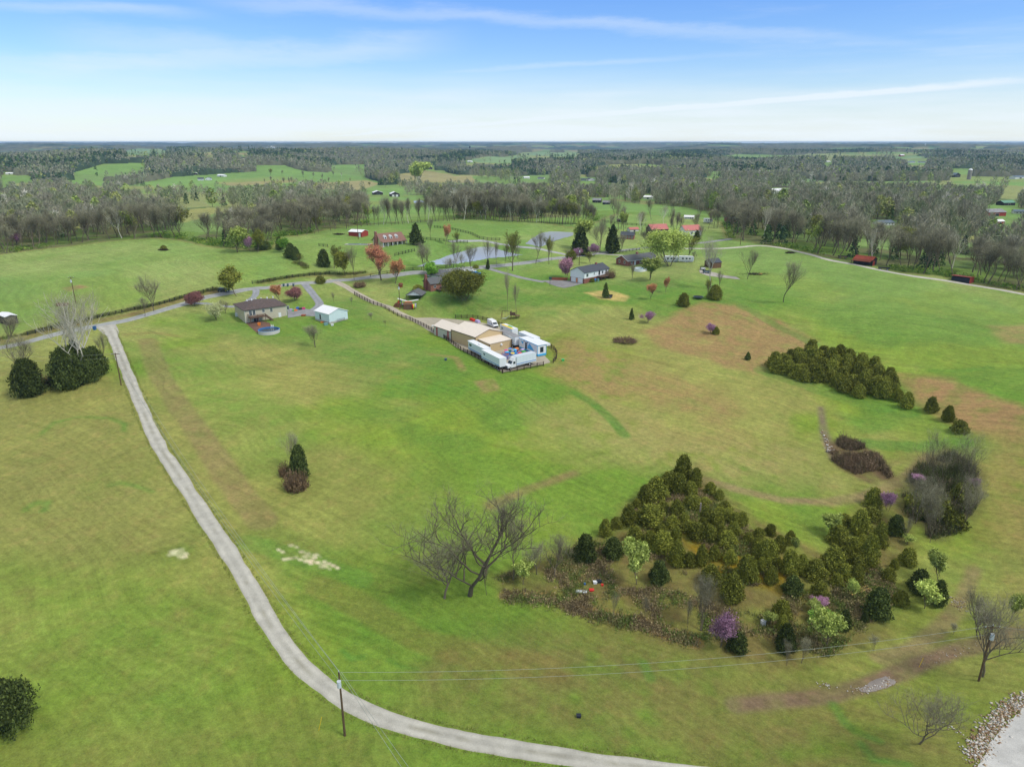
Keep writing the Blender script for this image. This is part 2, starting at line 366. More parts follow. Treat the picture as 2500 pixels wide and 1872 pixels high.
blob([(900,980),(1300,960),(1400,1020),(1200,1130),(1000,1150)],(112,140,48),10,.4)
# dry and brown ground
blob([(1395,715),(1450,690),(1520,655),(1600,662),(1690,705),(1745,735),(1720,765),(1640,800),(1560,790),(1480,765),(1440,750)],(148,126,80),4,.9,.8)
blob([(1230,745),(1330,770),(1440,810),(1540,850),(1600,900),(1560,925),(1450,880),(1400,850),(1300,860),(1220,800)],(146,128,78),9,.75,1.0)
blob([(1330,900),(1560,940),(1700,1000),(1600,1030),(1400,960)],(150,136,82),8,.6,1.0)
blob([(1130,880),(1300,880),(1500,960),(1780,1030),(1500,1040),(1260,990)],DRY,14,.6,1.0)
blob([(1950,812),(2050,820),(2212,875),(2400,900),(2400,980),(2212,950),(2080,925),(1960,860)],(150,124,80),4,.85,.8)
blob([(2110,930),(2400,940),(2400,1400),(2212,1300),(2140,1100)],(140,128,72),9,.7,.8)
blob([(2150,705),(2300,700),(2300,750),(2180,740)],(150,132,84),4,.7)
blob([(1265,632),(1310,627),(1355,640),(1345,650),(1300,645)],(186,166,100),1.5,.9,.5)
blob([(1640,980),(1900,940),(2000,1000),(1850,1030),(1700,1060)],(134,132,74),8,.5)
blob([(900,1440),(1250,1400),(1700,1470),(2000,1560),(2100,1656),(1600,1656),(1200,1600),(900,1540)],(118,110,62),9,.62,1.0)
blob([(0,1580),(500,1530),(700,1560),(800,1656),(500,1760),(0,1750)],(118,124,58),9,.6,1.0)
blob([(0,860),(280,880),(330,1010),(420,1150),(200,1210),(0,1190)],(126,128,68),9,.5,1.0)
blob([(650,1000),(900,1000),(1000,1100),(850,1200),(700,1150)],(122,132,62),12,.45)
for ln,wd,a,c in (([(318,735),(345,810),(390,880),(440,950),(480,1010),(520,1070),(565,1125)],2.6,.48,(132,112,78)),([(270,722),(330,718),(380,726)],.8,.45,(130,104,66)),
    ([(690,1265),(800,1320),(900,1380),(1050,1420),(1200,1450)],2.5,.35,(124,108,60)),([(1060,1092),(1140,1056),(1240,1022)],1.0,.6,(138,112,80)),
    ([(1500,1030),(1590,1056),(1690,1080),(1790,1084),(1870,1071),(1960,1030),(2010,985)],1.1,.75,(142,122,88)),
    ([(1590,1522),(1680,1512),(1790,1502),(1870,1480),(1925,1458),(1985,1432),(2060,1405),(2130,1388),(2220,1358)],1.2,.85,(120,102,78)),
    ([(2105,1230),(2080,1290),(2060,1325),(2020,1365),(1970,1400),(1900,1420)],1.0,.6,(136,116,86)),([(1890,1010),(1960,990),(2010,985)],.8,.3,(134,116,76)),
    ([(1773,880),(1780,930),(1790,965),(1800,990)],.5,.8,(120,106,86)),([(1600,1440),(1700,1475),(1790,1490)],.5,.25,(120,110,70))):
    blob(ln,c,1.2,a,.4,wd)
for ln,wd,a in (([(90,935),(120,910),(180,900),(240,903),(268,915),(268,930)],.45,.6),([(55,1100),(75,1086),(105,1085),(95,1102)],.35,.6),([(60,835),(75,828),(110,838)],.3,.3),([(840,1425),(870,1440),(900,1445)],.3,.5),
    ([(740,1405),(760,1422),(785,1418)],.3,.6),([(235,1048),(260,1042),(290,1048),(330,1062)],.3,.5),([(1240,848),(1280,870),(1320,905),(1350,940)],1.2,.7),([(1900,1520),(1940,1560),(2000,1600)],.4,.0),
    ([(1800,1520),(1825,1560),(1850,1580),(1900,1600)],.35,.6),([(1860,1605),(1890,1640),(1960,1650)],.35,.6),([(1600,660),(1680,705),(1760,745)],1.6,.5),([(1650,800),(1740,830),(1860,870),(1960,890)],3.,.5),([(1870,958),(2000,965),(2080,955)],2.5,.6),
    ([(2010,800),(2090,800),(2140,793)],.8,.5),([(1390,1430),(1405,1465)],.5,.5),([(530,1170),(640,1200),(780,1250)],2.,.4),([(1940,1300),(1900,1340),(1870,1370)],1.,.3)):
    blob(ln,LUSH,.8,a,.3,wd)
# scrub ground inside the cedar patches
blob([(1060,1240),(1180,1200),(1300,1150),(1380,1060),(1500,1010),(1620,1120),(1780,1200),(1860,1110),(1960,1070),(1960,1200),(1880,1300),(1900,1370),(1700,1440),(1500,1400),(1200,1300),(1090,1290)],(112,104,58),3,.8,.8)
blob([(1450,1120),(1560,1160),(1700,1220),(1720,1290),(1560,1240),(1480,1180)],(134,112,24),2.,.75,.9)
blob([(1090,1285),(1190,1290),(1270,1320),(1380,1345),(1500,1385)],(150,118,74),.8,.8,.9,.9)
blob([(1800,1340),(1900,1330),(2000,1300),(2050,1240),(1960,1210)],(122,128,60),5,.4)
blob([(1795,960),(1840,950),(1890,985),(1925,1030),(1880,1040),(1820,1010)],(104,88,62),1.8,.9,.6)
blob([(1940,1050),(2040,960),(2110,1000),(2100,1100),(2020,1160),(1960,1100)],(96,92,56),3,.85,.6)
blob([(330,1200),(400,1175),(430,1195),(400,1215)],(104,118,50),2,.6)
for a_ in ([(372,1192),(396,1188)],[(377,1197),(402,1194)],[(385,1202),(400,1201)],[(366,1196),(372,1196)],[(627,1178),(642,1180)],[(648,1190),(668,1196)],[(655,1200),(682,1204)],[(662,1208),(700,1218)],[(640,1205),(672,1216)],[(690,1222),(712,1226)],[(700,1212),(730,1226)],[(612,1208),(632,1203)],[(600,1186),(612,1192)],[(676,1197),(692,1200)]):
    blob(a_,(208,198,160),.35,.8,.6,.16+.12*(a_[0][0]<420))
blob([(140,622),(170,617),(185,620),(150,628)],(150,120,84),1.5,.7)
blob([(905,775),(1010,790),(1030,810),(930,800)],(140,130,70),2,.01)
blob([(1030,825),(1065,820),(1080,840),(1050,845)],(146,130,82),1.5,.7); blob([(930,765),(985,772),(1000,800)],(142,126,78),1.2,.7,.8,.8)
# verge of the main road, hedge foot, wood edge leaf litter
ROAD=[(-250,795),(-100,768),(0,751),(60,738),(150,715),(208,704),(280,690),(340,673),(398,656),(440,643),(480,635),(542,624),(596,619),(686,610),(740,605),(796,599),(848,595),(912,588),(992,581),(1041,577),(1105,571),(1139,567),(1215,557),(1262,551),(1310,545),(1380,537),(1450,530),(1519,524),(1551,520),(1578,516)]
blob([(0,738),(60,727),(150,704),(280,680),(340,663),(400,645),(470,628)],(122,108,66),2.0,.8,.5,2.0); blob([(560,613),(640,600),(720,595),(800,592)],(126,110,66),1.5,.6,.5,1.4)
ew=Gs(OPEN)[2:,:2]
dE=segd(fx,fy,ew); gc=mixn(gc,C_(132,110,72),np.clip(1-dE/4.,0,1)*ox*.6)
# woodland floor and far clearings
fo=forest(fx,fy); rc=(fr>1000)&(fbm(fx/330,fy/520,203,3)>.60); rc|=(fr>620)&(fr<1400)&(fbm(fx/170,fy/260,207,3)>.66); rc&=fo&~ox; cm=fo&~ox&(fr<6000); cm[cm]=~forest(fx[cm],fy[cm],(fz[cm],14.)); rc|=cm
fl=np.empty_like(gc); fl[:]=C_(108,112,72); fl=mixn(fl,C_(98,124,64),sst(n2,.40,.6)*.8); fl*=(1+.4*(n3-.5))[:,None]
gc=np.where((fo&~ox)[:,None],fl,gc)
FC=[(116,148,76),(146,150,88),(150,144,98),(122,148,98)]
for W,c in FW:
    m=(~ox)&in_poly(fx,fy,W); k=C_(*FC[c])*(1+.5*(n1[m]-.5)+.25*(n2[m]-.5))[:,None]
    gc[m]=mixn(k,C_(150,146,84),sst(n4[m],.5,.7)*.4)
gc[rc]=C_(116,142,78)*(1+.5*(n1[rc]-.5)+.25*(n2[rc]-.5))[:,None]; rc2=rc&(n4>.52); gc[rc2]=mixn(gc[rc2],C_(150,146,92),.6*np.ones(rc2.sum()))
# soil under the near wood fringe stays greener
mb=(~ox)&(dE<26); gc[mb]=mixn(gc[mb],C_(104,130,54),(sst(n2[mb],.35,.6)*.8))
gc=np.clip(gc,.003,.6)
# ------------------------------------------------------------------ ground sheet
gm,nt,b=newmat('grassland'); b.inputs['Roughness'].default_value=.95; b.inputs['Specular IOR Level'].default_value=.12
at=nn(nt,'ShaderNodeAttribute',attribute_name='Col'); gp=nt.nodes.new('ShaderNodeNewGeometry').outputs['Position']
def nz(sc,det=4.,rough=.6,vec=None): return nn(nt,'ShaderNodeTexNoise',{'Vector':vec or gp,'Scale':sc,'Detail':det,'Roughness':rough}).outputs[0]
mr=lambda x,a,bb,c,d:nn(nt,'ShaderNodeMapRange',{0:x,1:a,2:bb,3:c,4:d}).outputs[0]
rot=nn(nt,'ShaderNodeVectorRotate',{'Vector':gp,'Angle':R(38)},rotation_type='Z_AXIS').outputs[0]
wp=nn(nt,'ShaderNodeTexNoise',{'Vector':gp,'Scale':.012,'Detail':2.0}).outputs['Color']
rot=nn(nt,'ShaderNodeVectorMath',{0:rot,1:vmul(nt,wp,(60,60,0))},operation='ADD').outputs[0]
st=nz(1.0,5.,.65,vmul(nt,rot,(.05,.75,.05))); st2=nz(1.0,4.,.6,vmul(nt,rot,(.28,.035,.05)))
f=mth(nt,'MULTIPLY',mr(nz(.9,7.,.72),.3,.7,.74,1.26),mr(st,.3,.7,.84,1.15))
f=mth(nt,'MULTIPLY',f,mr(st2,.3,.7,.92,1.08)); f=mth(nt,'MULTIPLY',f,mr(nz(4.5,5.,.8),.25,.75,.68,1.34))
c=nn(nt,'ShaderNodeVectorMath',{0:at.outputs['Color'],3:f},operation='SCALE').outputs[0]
dryf=mth(nt,'MULTIPLY',smooth(nt,nz(.33,7.,.72),.47,.70),.60)
c=mixc(nt,dryf,c,mixc(nt,1.0,c,(1.26,1.0,1.25,1),'MULTIPLY'))
lush=mth(nt,'MULTIPLY',smooth(nt,nz(.07,7.,.7),.52,.68),.45)
c=mixc(nt,lush,c,mixc(nt,1.0,c,(.70,.94,.72,1),'MULTIPLY'))
nt.links.new(c,b.inputs['Base Color'])
bp=nn(nt,'ShaderNodeBump',{'Strength':.5,'Distance':.25,'Height':nz(3.2,5.,.7)}); nt.links.new(bp.outputs[0],b.inputs['Normal'])
na,nl=GX.shape; idx=np.arange(na*nl).reshape(na,nl)
Q=np.stack([idx[:-1,:-1],idx[:-1,1:],idx[1:,1:],idx[1:,:-1]],-1).reshape(-1,4)[:,::-1]
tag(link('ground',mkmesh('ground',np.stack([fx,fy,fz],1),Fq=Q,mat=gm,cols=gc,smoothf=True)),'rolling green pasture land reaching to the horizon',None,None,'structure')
# ------------------------------------------------------------------ roads
def gravel(name,rgb,var=.16,sc=1.4,fine=9.,worn=None):
    m,nt,b=newmat(name); b.inputs['Roughness'].default_value=.95; b.inputs['Specular IOR Level'].default_value=.15
    gp=nt.nodes.new('ShaderNodeNewGeometry').outputs['Position']
    a=nn(nt,'ShaderNodeTexNoise',{'Vector':gp,'Scale':sc*.35,'Detail':6.0,'Roughness':.65}).outputs[0]
    d=nn(nt,'ShaderNodeTexNoise',{'Vector':gp,'Scale':fine,'Detail':3.0,'Roughness':.7}).outputs[0]
    f=mth(nt,'MULTIPLY',nn(nt,'ShaderNodeMapRange',{0:a,1:.3,2:.7,3:1-var,4:1+var}).outputs[0],nn(nt,'ShaderNodeMapRange',{0:d,1:.25,2:.75,3:.78,4:1.2}).outputs[0])
    col=nn(nt,'ShaderNodeAttribute',attribute_name='Col').outputs['Color']
    nt.links.new(nn(nt,'ShaderNodeVectorMath',{0:col,3:f},operation='SCALE').outputs[0],b.inputs['Base Color'])
    bp=nn(nt,'ShaderNodeBump',{'Strength':.4,'Distance':.06,'Height':d}); nt.links.new(bp.outputs[0],b.inputs['Normal'])
    return m
MG=gravel('gravel',0); 
def ribbon(name,pts,wid,rgb,lift=.05,label='',mat=MG,edge=.35,tracks=.12,world=None,mid=(116,112,84),shoulder=None):
    P=np.array([G(u,v)[:2] for u,v in pts]) if world is None else world
    P=resample(catmull(P,8),.8)
    T=np.gradient(P,axis=0); T/=np.linalg.norm(T,axis=1)[:,None]; N=np.stack([-T[:,1],T[:,0]],1)
    k=11; s=np.linspace(-1,1,k); n=len(P); j=(fbm(np.arange(n)*.16,np.zeros(n)+3,77,3)-.5)*edge*2; j2=(fbm(np.arange(n)*.16,np.zeros(n)+9,79,3)-.5)*edge*2
    V=np.zeros((n,k,3)); W2=np.broadcast_to(np.asarray(wid,float)/2,(n,)) if np.ndim(wid)==0 else np.interp(np.linspace(0,1,n),np.linspace(0,1,len(wid)),wid)/2
    for i in range(k):
        wl=W2+np.where(s[i]<0,j,j2)*abs(s[i]); V[:,i,:2]=P+N*(wl*s[i])[:,None]
    V[...,2]=hz(V[...,0],V[...,1])+lift+.04*(1-s**2)[None]
    V[:,0,2]-=lift+.03; V[:,-1,2]-=lift+.03
    c=np.tile(s2l(rgb),(n,k,1)); q=fbm(V[...,0]/3.,V[...,1]/3.,61,3)
    trk=np.exp(-((np.abs(s)-.5)/.18)**2)[None]*.16; c=c*(1+trk[...,None])
    cen=np.exp(-(s/.22)**2)[None]*np.clip((q-.42)*4,0,1)*tracks*3; c=c*(1-cen[...,None])+s2l(mid)*cen[...,None]
    ed=(np.abs(s)>.85)[None]*.45*np.clip((q-.3)*3,0,1); c=c*(1-ed[...,None])+s2l((120,116,80))*ed[...,None]
    c*=(.9+.2*q)[...,None]
    ix=np.arange(n*k).reshape(n,k); Q=np.stack([ix[:-1,:-1],ix[1:,:-1],ix[1:,1:],ix[:-1,1:]],-1).reshape(-1,4)
    return tag(link(name,mkmesh(name,V.reshape(-1,3),Fq=Q[:,::-1],mat=mat,cols=c.reshape(-1,3),smoothf=True)),label,None,None,'structure')
LANE=[(223,699),(238,716),(252,748),(283,825),(312,895),(345,965),(385,1025),(432,1100),(472,1160),(508,1215),(548,1285),(590,1360),(640,1425),(700,1480),(760,1520),(850,1558),(950,1585),(1080,1610),(1200,1631),(1300,1646),(1415,1660),(1545,1676),(1750,1700),(2000,1730)]
ribbon('gravel_lane',LANE,[7.5,4.0]+[3.25]*16,(170,167,154),.06,'pale gravel lane curving down through the pasture to the foreground',tracks=.14)
ribbon('main_road',ROAD,4.3,(148,150,146),.07,'narrow grey asphalt road running past the houses',edge=.12,tracks=.02)
ribbon('driveway',[(396,657),(420,655),(448,656),(477,660),(505,662),(528,655),(545,644),(552,636),(553,628),(549,622)],3.0,(142,145,146),.05,'grey driveway looping behind the beige house',edge=.15,tracks=.02)
ribbon('driveway',[(658,613),(668,625),(680,640),(690,655),(684,665),(668,673),(650,677),(628,680)],3.6,(138,140,142),.05,'cracked asphalt driveway to the white garage',edge=.15,tracks=.02)
ribbon('driveway',[(708,604),(728,610),(745,618),(765,630),(784,641),(816,656),(856,672),(890,688),(925,706),(950,720)],[4.6,3.6,3.6,3.6,3.6,4,5],(166,158,140),.06,'gravel driveway running beside the board fence to the warehouse',tracks=.05)
ribbon('driveway',[(1041,577),(1073,585),(1102,593),(1142,603),(1176,609)],3.0,(140,140,138),.05,'asphalt driveway leading to the white house',edge=.15,tracks=.02)
ribbon('driveway',[(1290,548),(1320,550),(1347,552),(1365,556)],2.4,(168,164,154),.05,'short pale driveway to the red brick house',edge=.15,tracks=.02)
ribbon('gravel_track',[(1440,534),(1495,537),(1551,537),(1599,534),(1631,531),(1660,532),(1689,536),(1741,547.5),(1793,562),(1845,571),(1897,582.6),(1975,597),(2053,608),(2157,625.5),(2212,636),(2400,670)],3.2,(184,180,166),.10,'pale gravel track along the edge of the woods past the red sheds',tracks=.1)
ribbon('farm_drive',[(970,522),(1000,520),(1060,523),(1120,533),(1180,541),(1215,548),(1235,553)],3.0,(160,162,160),.07,'gravel drive leading to the tan house',edge=.15)
def pad(name,pts,rgb,lift,label,jit=.4,mat=MG):
    W=np.array([G(u,v)[:2] for u,v in pts]); W=resample(np.vstack([W,W[:1]]),.8)[:-1]
    W+= (np.stack([fbm(W[:,0],W[:,1],5,2),fbm(W[:,0],W[:,1],6,2)],1)-.5)*jit
    x0,y0=W.min(0)-1;x1,y1=W.max(0)+1; X,Y=np.meshgrid(np.arange(x0,x1,.9),np.arange(y0,y1,.9)); X=X.ravel();Y=Y.ravel(); k=sdp(X,Y,W)<-.4
    P2=[mathutils.Vector(p) for p in np.vstack([W,np.c_[X[k],Y[k]]])]; n0=len(W)
    vo,_,fo_,*_r=mathutils.geometry.delaunay_2d_cdt(P2,[(i,(i+1)%n0) for i in range(n0)],[],1,1e-4)
    V=np.array([tuple(p) for p in vo]); V=np.c_[V,hz(V[:,0],V[:,1])+lift]; Ft_=np.array([f for f in fo_ if len(f)==3])
    a_,b_,c_=[V[Ft_[:,i],:2] for i in range(3)]; fl=((b_-a_)[:,0]*(c_-a_)[:,1]-(b_-a_)[:,1]*(c_-a_)[:,0])<0; Ft_[fl]=Ft_[fl][:,::-1]
    nq=fbm(V[:,0]/4,V[:,1]/4,8,3); c=s2l(rgb)*(.8+.4*nq)[:,None]
    return tag(link(name,mkmesh(name,V,Ft=Ft_,mat=mat,cols=c,smoothf=True)),label,None,None,'structure')
YARD=[(890,687),(930,686),(985,690),(1030,695),(1066,702),(1095,712),(1120,727),(1150,742),(1166,758),(1180,772),(1190,783),(1170,788),(1120,798),(1087,804),(1076,800),(1050,784),(1020,768),(985,750),(950,722),(920,706)]
pad('gravel_yard',YARD,(168,160,140),.09,'gravel yard around the tan warehouse and the parked trailers')
pad('parking_pad',[(1172,606),(1196,605),(1230,607),(1262,612),(1240,618),(1219,622.5),(1203,619),(1188,614)],(134,132,130),.08,'grey asphalt pad in front of the white house garage',.1)
pad('parking_pad',[(620,668),(660,667),(682,672),(682,684),(652,682),(622,687)],(140,140,140),.09,'asphalt pad between the beige house and the white garage',.1)
pad('gravel_track_end',[(2222,1518),(2180,1558),(2150,1592),(2124,1632),(2108,1664),(2200,1760),(2320,1620),(2300,1500)],(190,188,180),.08,'pale gravel road end in the bottom right corner',.5)
pad('mulch_patio',[(530,697),(560,693),(582,697),(586,706),(566,715),(556,719),(548,713),(540,706)],(112,86,72),.07,'brown mulch patio between the beige house and its pool',.3)
pad('wet_rock',[(1855,1487),(1880,1474),(1909,1460),(1936,1472),(1930,1479),(1895,1492),(1866,1498)],(140,132,124),.05,'wet bare rock and puddle across the dirt track',.8)
pad('gravel_patch',[(1510,583),(1545,589),(1560,594),(1590,598),(1600,604),(1570,601),(1530,596),(1512,590)],(168,162,150),.08,'gravel patch by the brown shed',.3)
# ------------------------------------------------------------------ ponds
wm,nt,b=newmat('pond_water'); b.inputs['Base Color'].default_value=(.46,.50,.55,1); b.inputs['Roughness'].default_value=.18; b.inputs['Specular IOR Level'].default_value=.9
gp=nt.nodes.new('ShaderNodeNewGeometry').outputs['Position']
bp=nn(nt,'ShaderNodeBump',{'Strength':.12,'Distance':.05,'Height':nn(nt,'ShaderNodeTexNoise',{'Vector':gp,'Scale':1.2,'Detail':4.0}).outputs[0]}); nt.links.new(bp.outputs[0],b.inputs['Normal'])
for (W,zp),l in zip(ponds,('long pond curving in front of the road trees','round pond beyond the fence by the dark cedar','small distant pond below the black barns')):
    P=resample(catmull(np.vstack([W[:,:2],W[:1,:2]]),6),1.5)[:-1]; P+=(np.stack([fbm(P[:,0]/3,P[:,1]/3,5,2),fbm(P[:,0]/3,P[:,1]/3,6,2)],1)-.5)*1.6
    me=bpy.data.meshes.new('pond'); me.from_pydata([(x,y,zp) for x,y in P],[],[tuple(range(len(P)))]); me.materials.append(wm)
    tag(link('pond',me),l,None,None,'structure')
# ------------------------------------------------------------------ tree materials
def leafmat(name,rgb,var=.35,hue=.0,rough=.8,trans=.0,alt=None,sc=.6):
    m,nt,b=newmat(name); b.inputs['Roughness'].default_value=rough; b.inputs['Specular IOR Level'].default_value=.15
    oi=nt.nodes.new('ShaderNodeObjectInfo'); tc=nt.nodes.new('ShaderNodeTexCoord')
    n=nn(nt,'ShaderNodeTexNoise',{'Vector':tc.outputs['Object'],'Scale':sc,'Detail':5.0,'Roughness':.7}).outputs[0]
    f=nn(nt,'ShaderNodeMapRange',{0:n,1:.3,2:.7,3:1-var,4:1+var}).outputs[0]
    f=mth(nt,'MULTIPLY',f,nn(nt,'ShaderNodeMapRange',{0:oi.outputs['Random'],3:.68,4:1.32}).outputs[0])
    c=tuple(s2l(rgb))+(1,); c2=tuple(s2l(alt if alt else rgb))+(1,)
    ri=nt.nodes.new('ShaderNodeNewGeometry').outputs['Random Per Island']
    cc=mixc(nt,ri,c,c2); f=mth(nt,'MULTIPLY',f,nn(nt,'ShaderNodeMapRange',{0:ri,3:.75,4:1.25}).outputs[0])
    nt.links.new(nn(nt,'ShaderNodeVectorMath',{0:cc,3:f},operation='SCALE').outputs[0],b.inputs['Base Color'])
    return m
def attrmat(name,rough=.9):
    m,nt,b=newmat(name); b.inputs['Roughness'].default_value=rough; b.inputs['Specular IOR Level'].default_value=.1
    nt.links.new(nn(nt,'ShaderNodeAttribute',attribute_name='Col').outputs['Color'],b.inputs['Base Color']); return m
M={}
M['bark']=leafmat('bark',(118,108,90),.25,alt=(98,90,74)); M['twig']=leafmat('twigs',(154,150,122),.2,alt=(134,132,106))
M['pale_bark']=leafmat('pale_bark',(222,218,200),.2,alt=(196,190,170)); M['dark_bark']=leafmat('dark_bark',(72,62,50),.25)
M['cedar']=leafmat('cedar_foliage',(96,106,42),.42,alt=(144,146,58),sc=1.4); M['cedar_dark']=leafmat('cedar_foliage_dark',(62,76,38),.42,alt=(92,104,50),sc=1.1)
M['spring']=leafmat('spring_leaf',(150,168,72),.3,alt=(176,188,104)); M['olive']=leafmat('olive_leaf',(140,140,60),.25,alt=(118,126,50)); M['green']=leafmat('green_leaf',(104,150,52),.25,alt=(130,170,66))
M['pink']=leafmat('redbud_blossom',(162,116,144),.25,alt=(184,146,168)); M['rose']=leafmat('rose_blossom',(190,138,150),.2,alt=(206,160,170)); M['red']=leafmat('red_bud',(172,112,90),.25,alt=(184,130,96)); M['orange']=leafmat('orange_bud',(190,140,98),.2,alt=(176,124,84))
M['crimson']=leafmat('crimson_leaf',(156,104,104),.25,alt=(140,100,88)); M['cream']=leafmat('cream_blossom',(196,196,150),.2,alt=(172,180,120)); M['brush']=leafmat('brush_twig',(128,108,80),.3,alt=(110,90,68)); M['straw']=leafmat('straw',(188,158,108),.2,alt=(166,134,90))
# ------------------------------------------------------------------ tree meshes
class TM:
    """numpy triangle/quad soup"""
    def __init__(s): s.V=[];s.Q=[];s.T=[];s.n=0
    def add(s,V,Q=None,T=None):
        V=np.asarray(V,float).reshape(-1,3)
        if Q is not None and len(Q): s.Q.append(np.asarray(Q)+s.n)
        if T is not None and len(T): s.T.append(np.asarray(T)+s.n)
        s.V.append(V); s.n+=len(V)
    def mesh(s,name,mat,smoothf=False): return mkmesh(name,np.vstack(s.V),np.vstack(s.Q) if s.Q else None,np.vstack(s.T) if s.T else None,mat,None,smoothf)
    def limb(s,pts,rad,k=5):
        pts=np.asarray(pts,float); n=len(pts); T=np.gradient(pts,axis=0); T/=np.linalg.norm(T,axis=1)[:,None]+1e-9
        U=np.cross(T,(.31,.93,.17)); U/=np.linalg.norm(U,axis=1)[:,None]+1e-9; W=np.cross(T,U)
        a=np.arange(k)*2*np.pi/k; V=pts[:,None]+np.asarray(rad)[:,None,None]*(np.cos(a)[None,:,None]*U[:,None]+np.sin(a)[None,:,None]*W[:,None])
        ix=np.arange(n*k).reshape(n,k); nx=np.roll(ix,-1,1); Q=np.stack([ix[:-1],nx[:-1],nx[1:],ix[1:]],-1).reshape(-1,4); s.add(V,Q)
    def cards(s,C,size,rs,flat=0.,up=None):
        """small leaf triangles around centres C"""
        n=len(C); d=rs.normal(size=(n,3)); d/=np.linalg.norm(d,axis=1)[:,None]
        if up is not None: d=d*(1-up)+np.array([0,0,1.])*up*1.4; d/=np.linalg.norm(d,axis=1)[:,None]
        e=rs.normal(size=(n,3)); e-=(e*d).sum(1)[:,None]*d; e/=np.linalg.norm(e,axis=1)[:,None]
        z=np.asarray(size)*(.6+.8*rs.rand(n)); z=z[:,None]
        V=np.stack([C-e*z*.5-d*z*.4,C+e*z*.5-d*z*.4,C+d*z*.8],1); s.add(V,None,np.arange(3*n).reshape(n,3))
    def slivers(s,A,B,w,rs):
        n=len(A); d=B-A; e=np.cross(d,rs.normal(size=(n,3))); e/=np.linalg.norm(e,axis=1)[:,None]+1e-9
        V=np.stack([A-e*w,A+e*w,B],1); s.add(V,None,np.arange(3*n).reshape(n,3))
def bare(seed,Ht,Wd,lv=4,nb=5,trunk=.28,multi=1,lean=0.,tw=1.,base=.22,upright=.55,twigs=9,fine=None):
    """recursive deciduous skeleton; returns wood TM, twig TM, tip points"""
    rs=np.random.RandomState(seed); wd=TM(); tg=TM(); tips=[]
    r0=Ht*trunk*.055
    def grow(p,d,L,r,l):
        n=5; P=[p]; dd=d.copy()
        for i in range(n):
            dd=dd+rs.normal(size=3)*.13+np.array([0,0,.07]); 
            dd/=np.linalg.norm(dd); P.append(P[-1]+dd*L/n)
        P=np.array(P); wd.limb(P,np.linspace(r,r*(.3 if l==0 else .5),n+1),6 if l==0 else (4 if l<3 else 3))
        if l>=lv-1:
            tips.extend(P[2:]); k=twigs
            A=P[rs.randint(1,n+1,k)]; D=dd[None]*.6+rs.normal(size=(k,3))*.55+np.array([0,0,.25]); D/=np.linalg.norm(D,axis=1)[:,None]
            B=A+D*L*(.45+.7*rs.rand(k))[:,None]; tg.slivers(A,B,(fine or Ht*.0016)*tw,rs)
            if twigs>4:
                A2=(A+B)/2; D2=D+rs.normal(size=(k,3))*.6; tg.slivers(A2,A2+D2*L*.4,(fine or Ht*.0016)*tw*.8,rs)
            return
        m=int(nb*1.7) if l==0 else 3+(rs.rand()<.5); tb=min(base/.70,.7)
        for i in range(m):
            t=(tb+(1-tb)*(i+.3)/m) if l==0 else (.25+.75*(i+.6)/m); j=min(int(t*n),n-1); q=P[j]+(P[j+1]-P[j])*(t*n-j)
            a=rs.rand()*2*np.pi+i*2.4; s_=np.array([math.cos(a),math.sin(a),0])
            up=(upright*(.75+.45*t)+rs.rand()*.2) if l==0 else upright+rs.rand()*.25; nd=s_*(1-up)+np.array([0,0,up])*1.0+dd*.35; nd/=np.linalg.norm(nd)
            nd/=np.linalg.norm(nd)
            grow(q,nd,L*(.58+.2*rs.rand()) if l else Ht*.46*(.8+.4*rs.rand())*(1.12-.62*t),r*(.5+.12*rs.rand())*(1-.35*t*(l==0)),l+1)
        if l<lv-1: grow(P[-1],dd,L*.55 if l else Ht*.26,r*(.5 if l else .3),l+1)
    for k in range(multi):
        a=rs.rand()*6.28; d=np.array([math.cos(a)*.35*(multi>1)+lean,math.sin(a)*.35*(multi>1),1.]); d/=np.linalg.norm(d)
        grow(np.array([math.cos(a)*r0*(multi>1)*1.2,math.sin(a)*r0*(multi>1)*1.2,-.3]),d,Ht*.70,r0*(1 if multi==1 else .7),0)
    tips=np.array(tips); allv=np.vstack(tg.V)
    ztop=np.percentile(allv[:,2],99.5); sx=np.percentile(np.abs(allv[:,:2]),97)
    k=np.array([Wd*.5/sx*.95,Wd*.5/sx*.95,Ht/ztop])
    for t in (wd,tg): t.V=[v*k*np.where(v[:,2:3]<-.2,1,1) for v in t.V]
    return wd,tg,tips*k
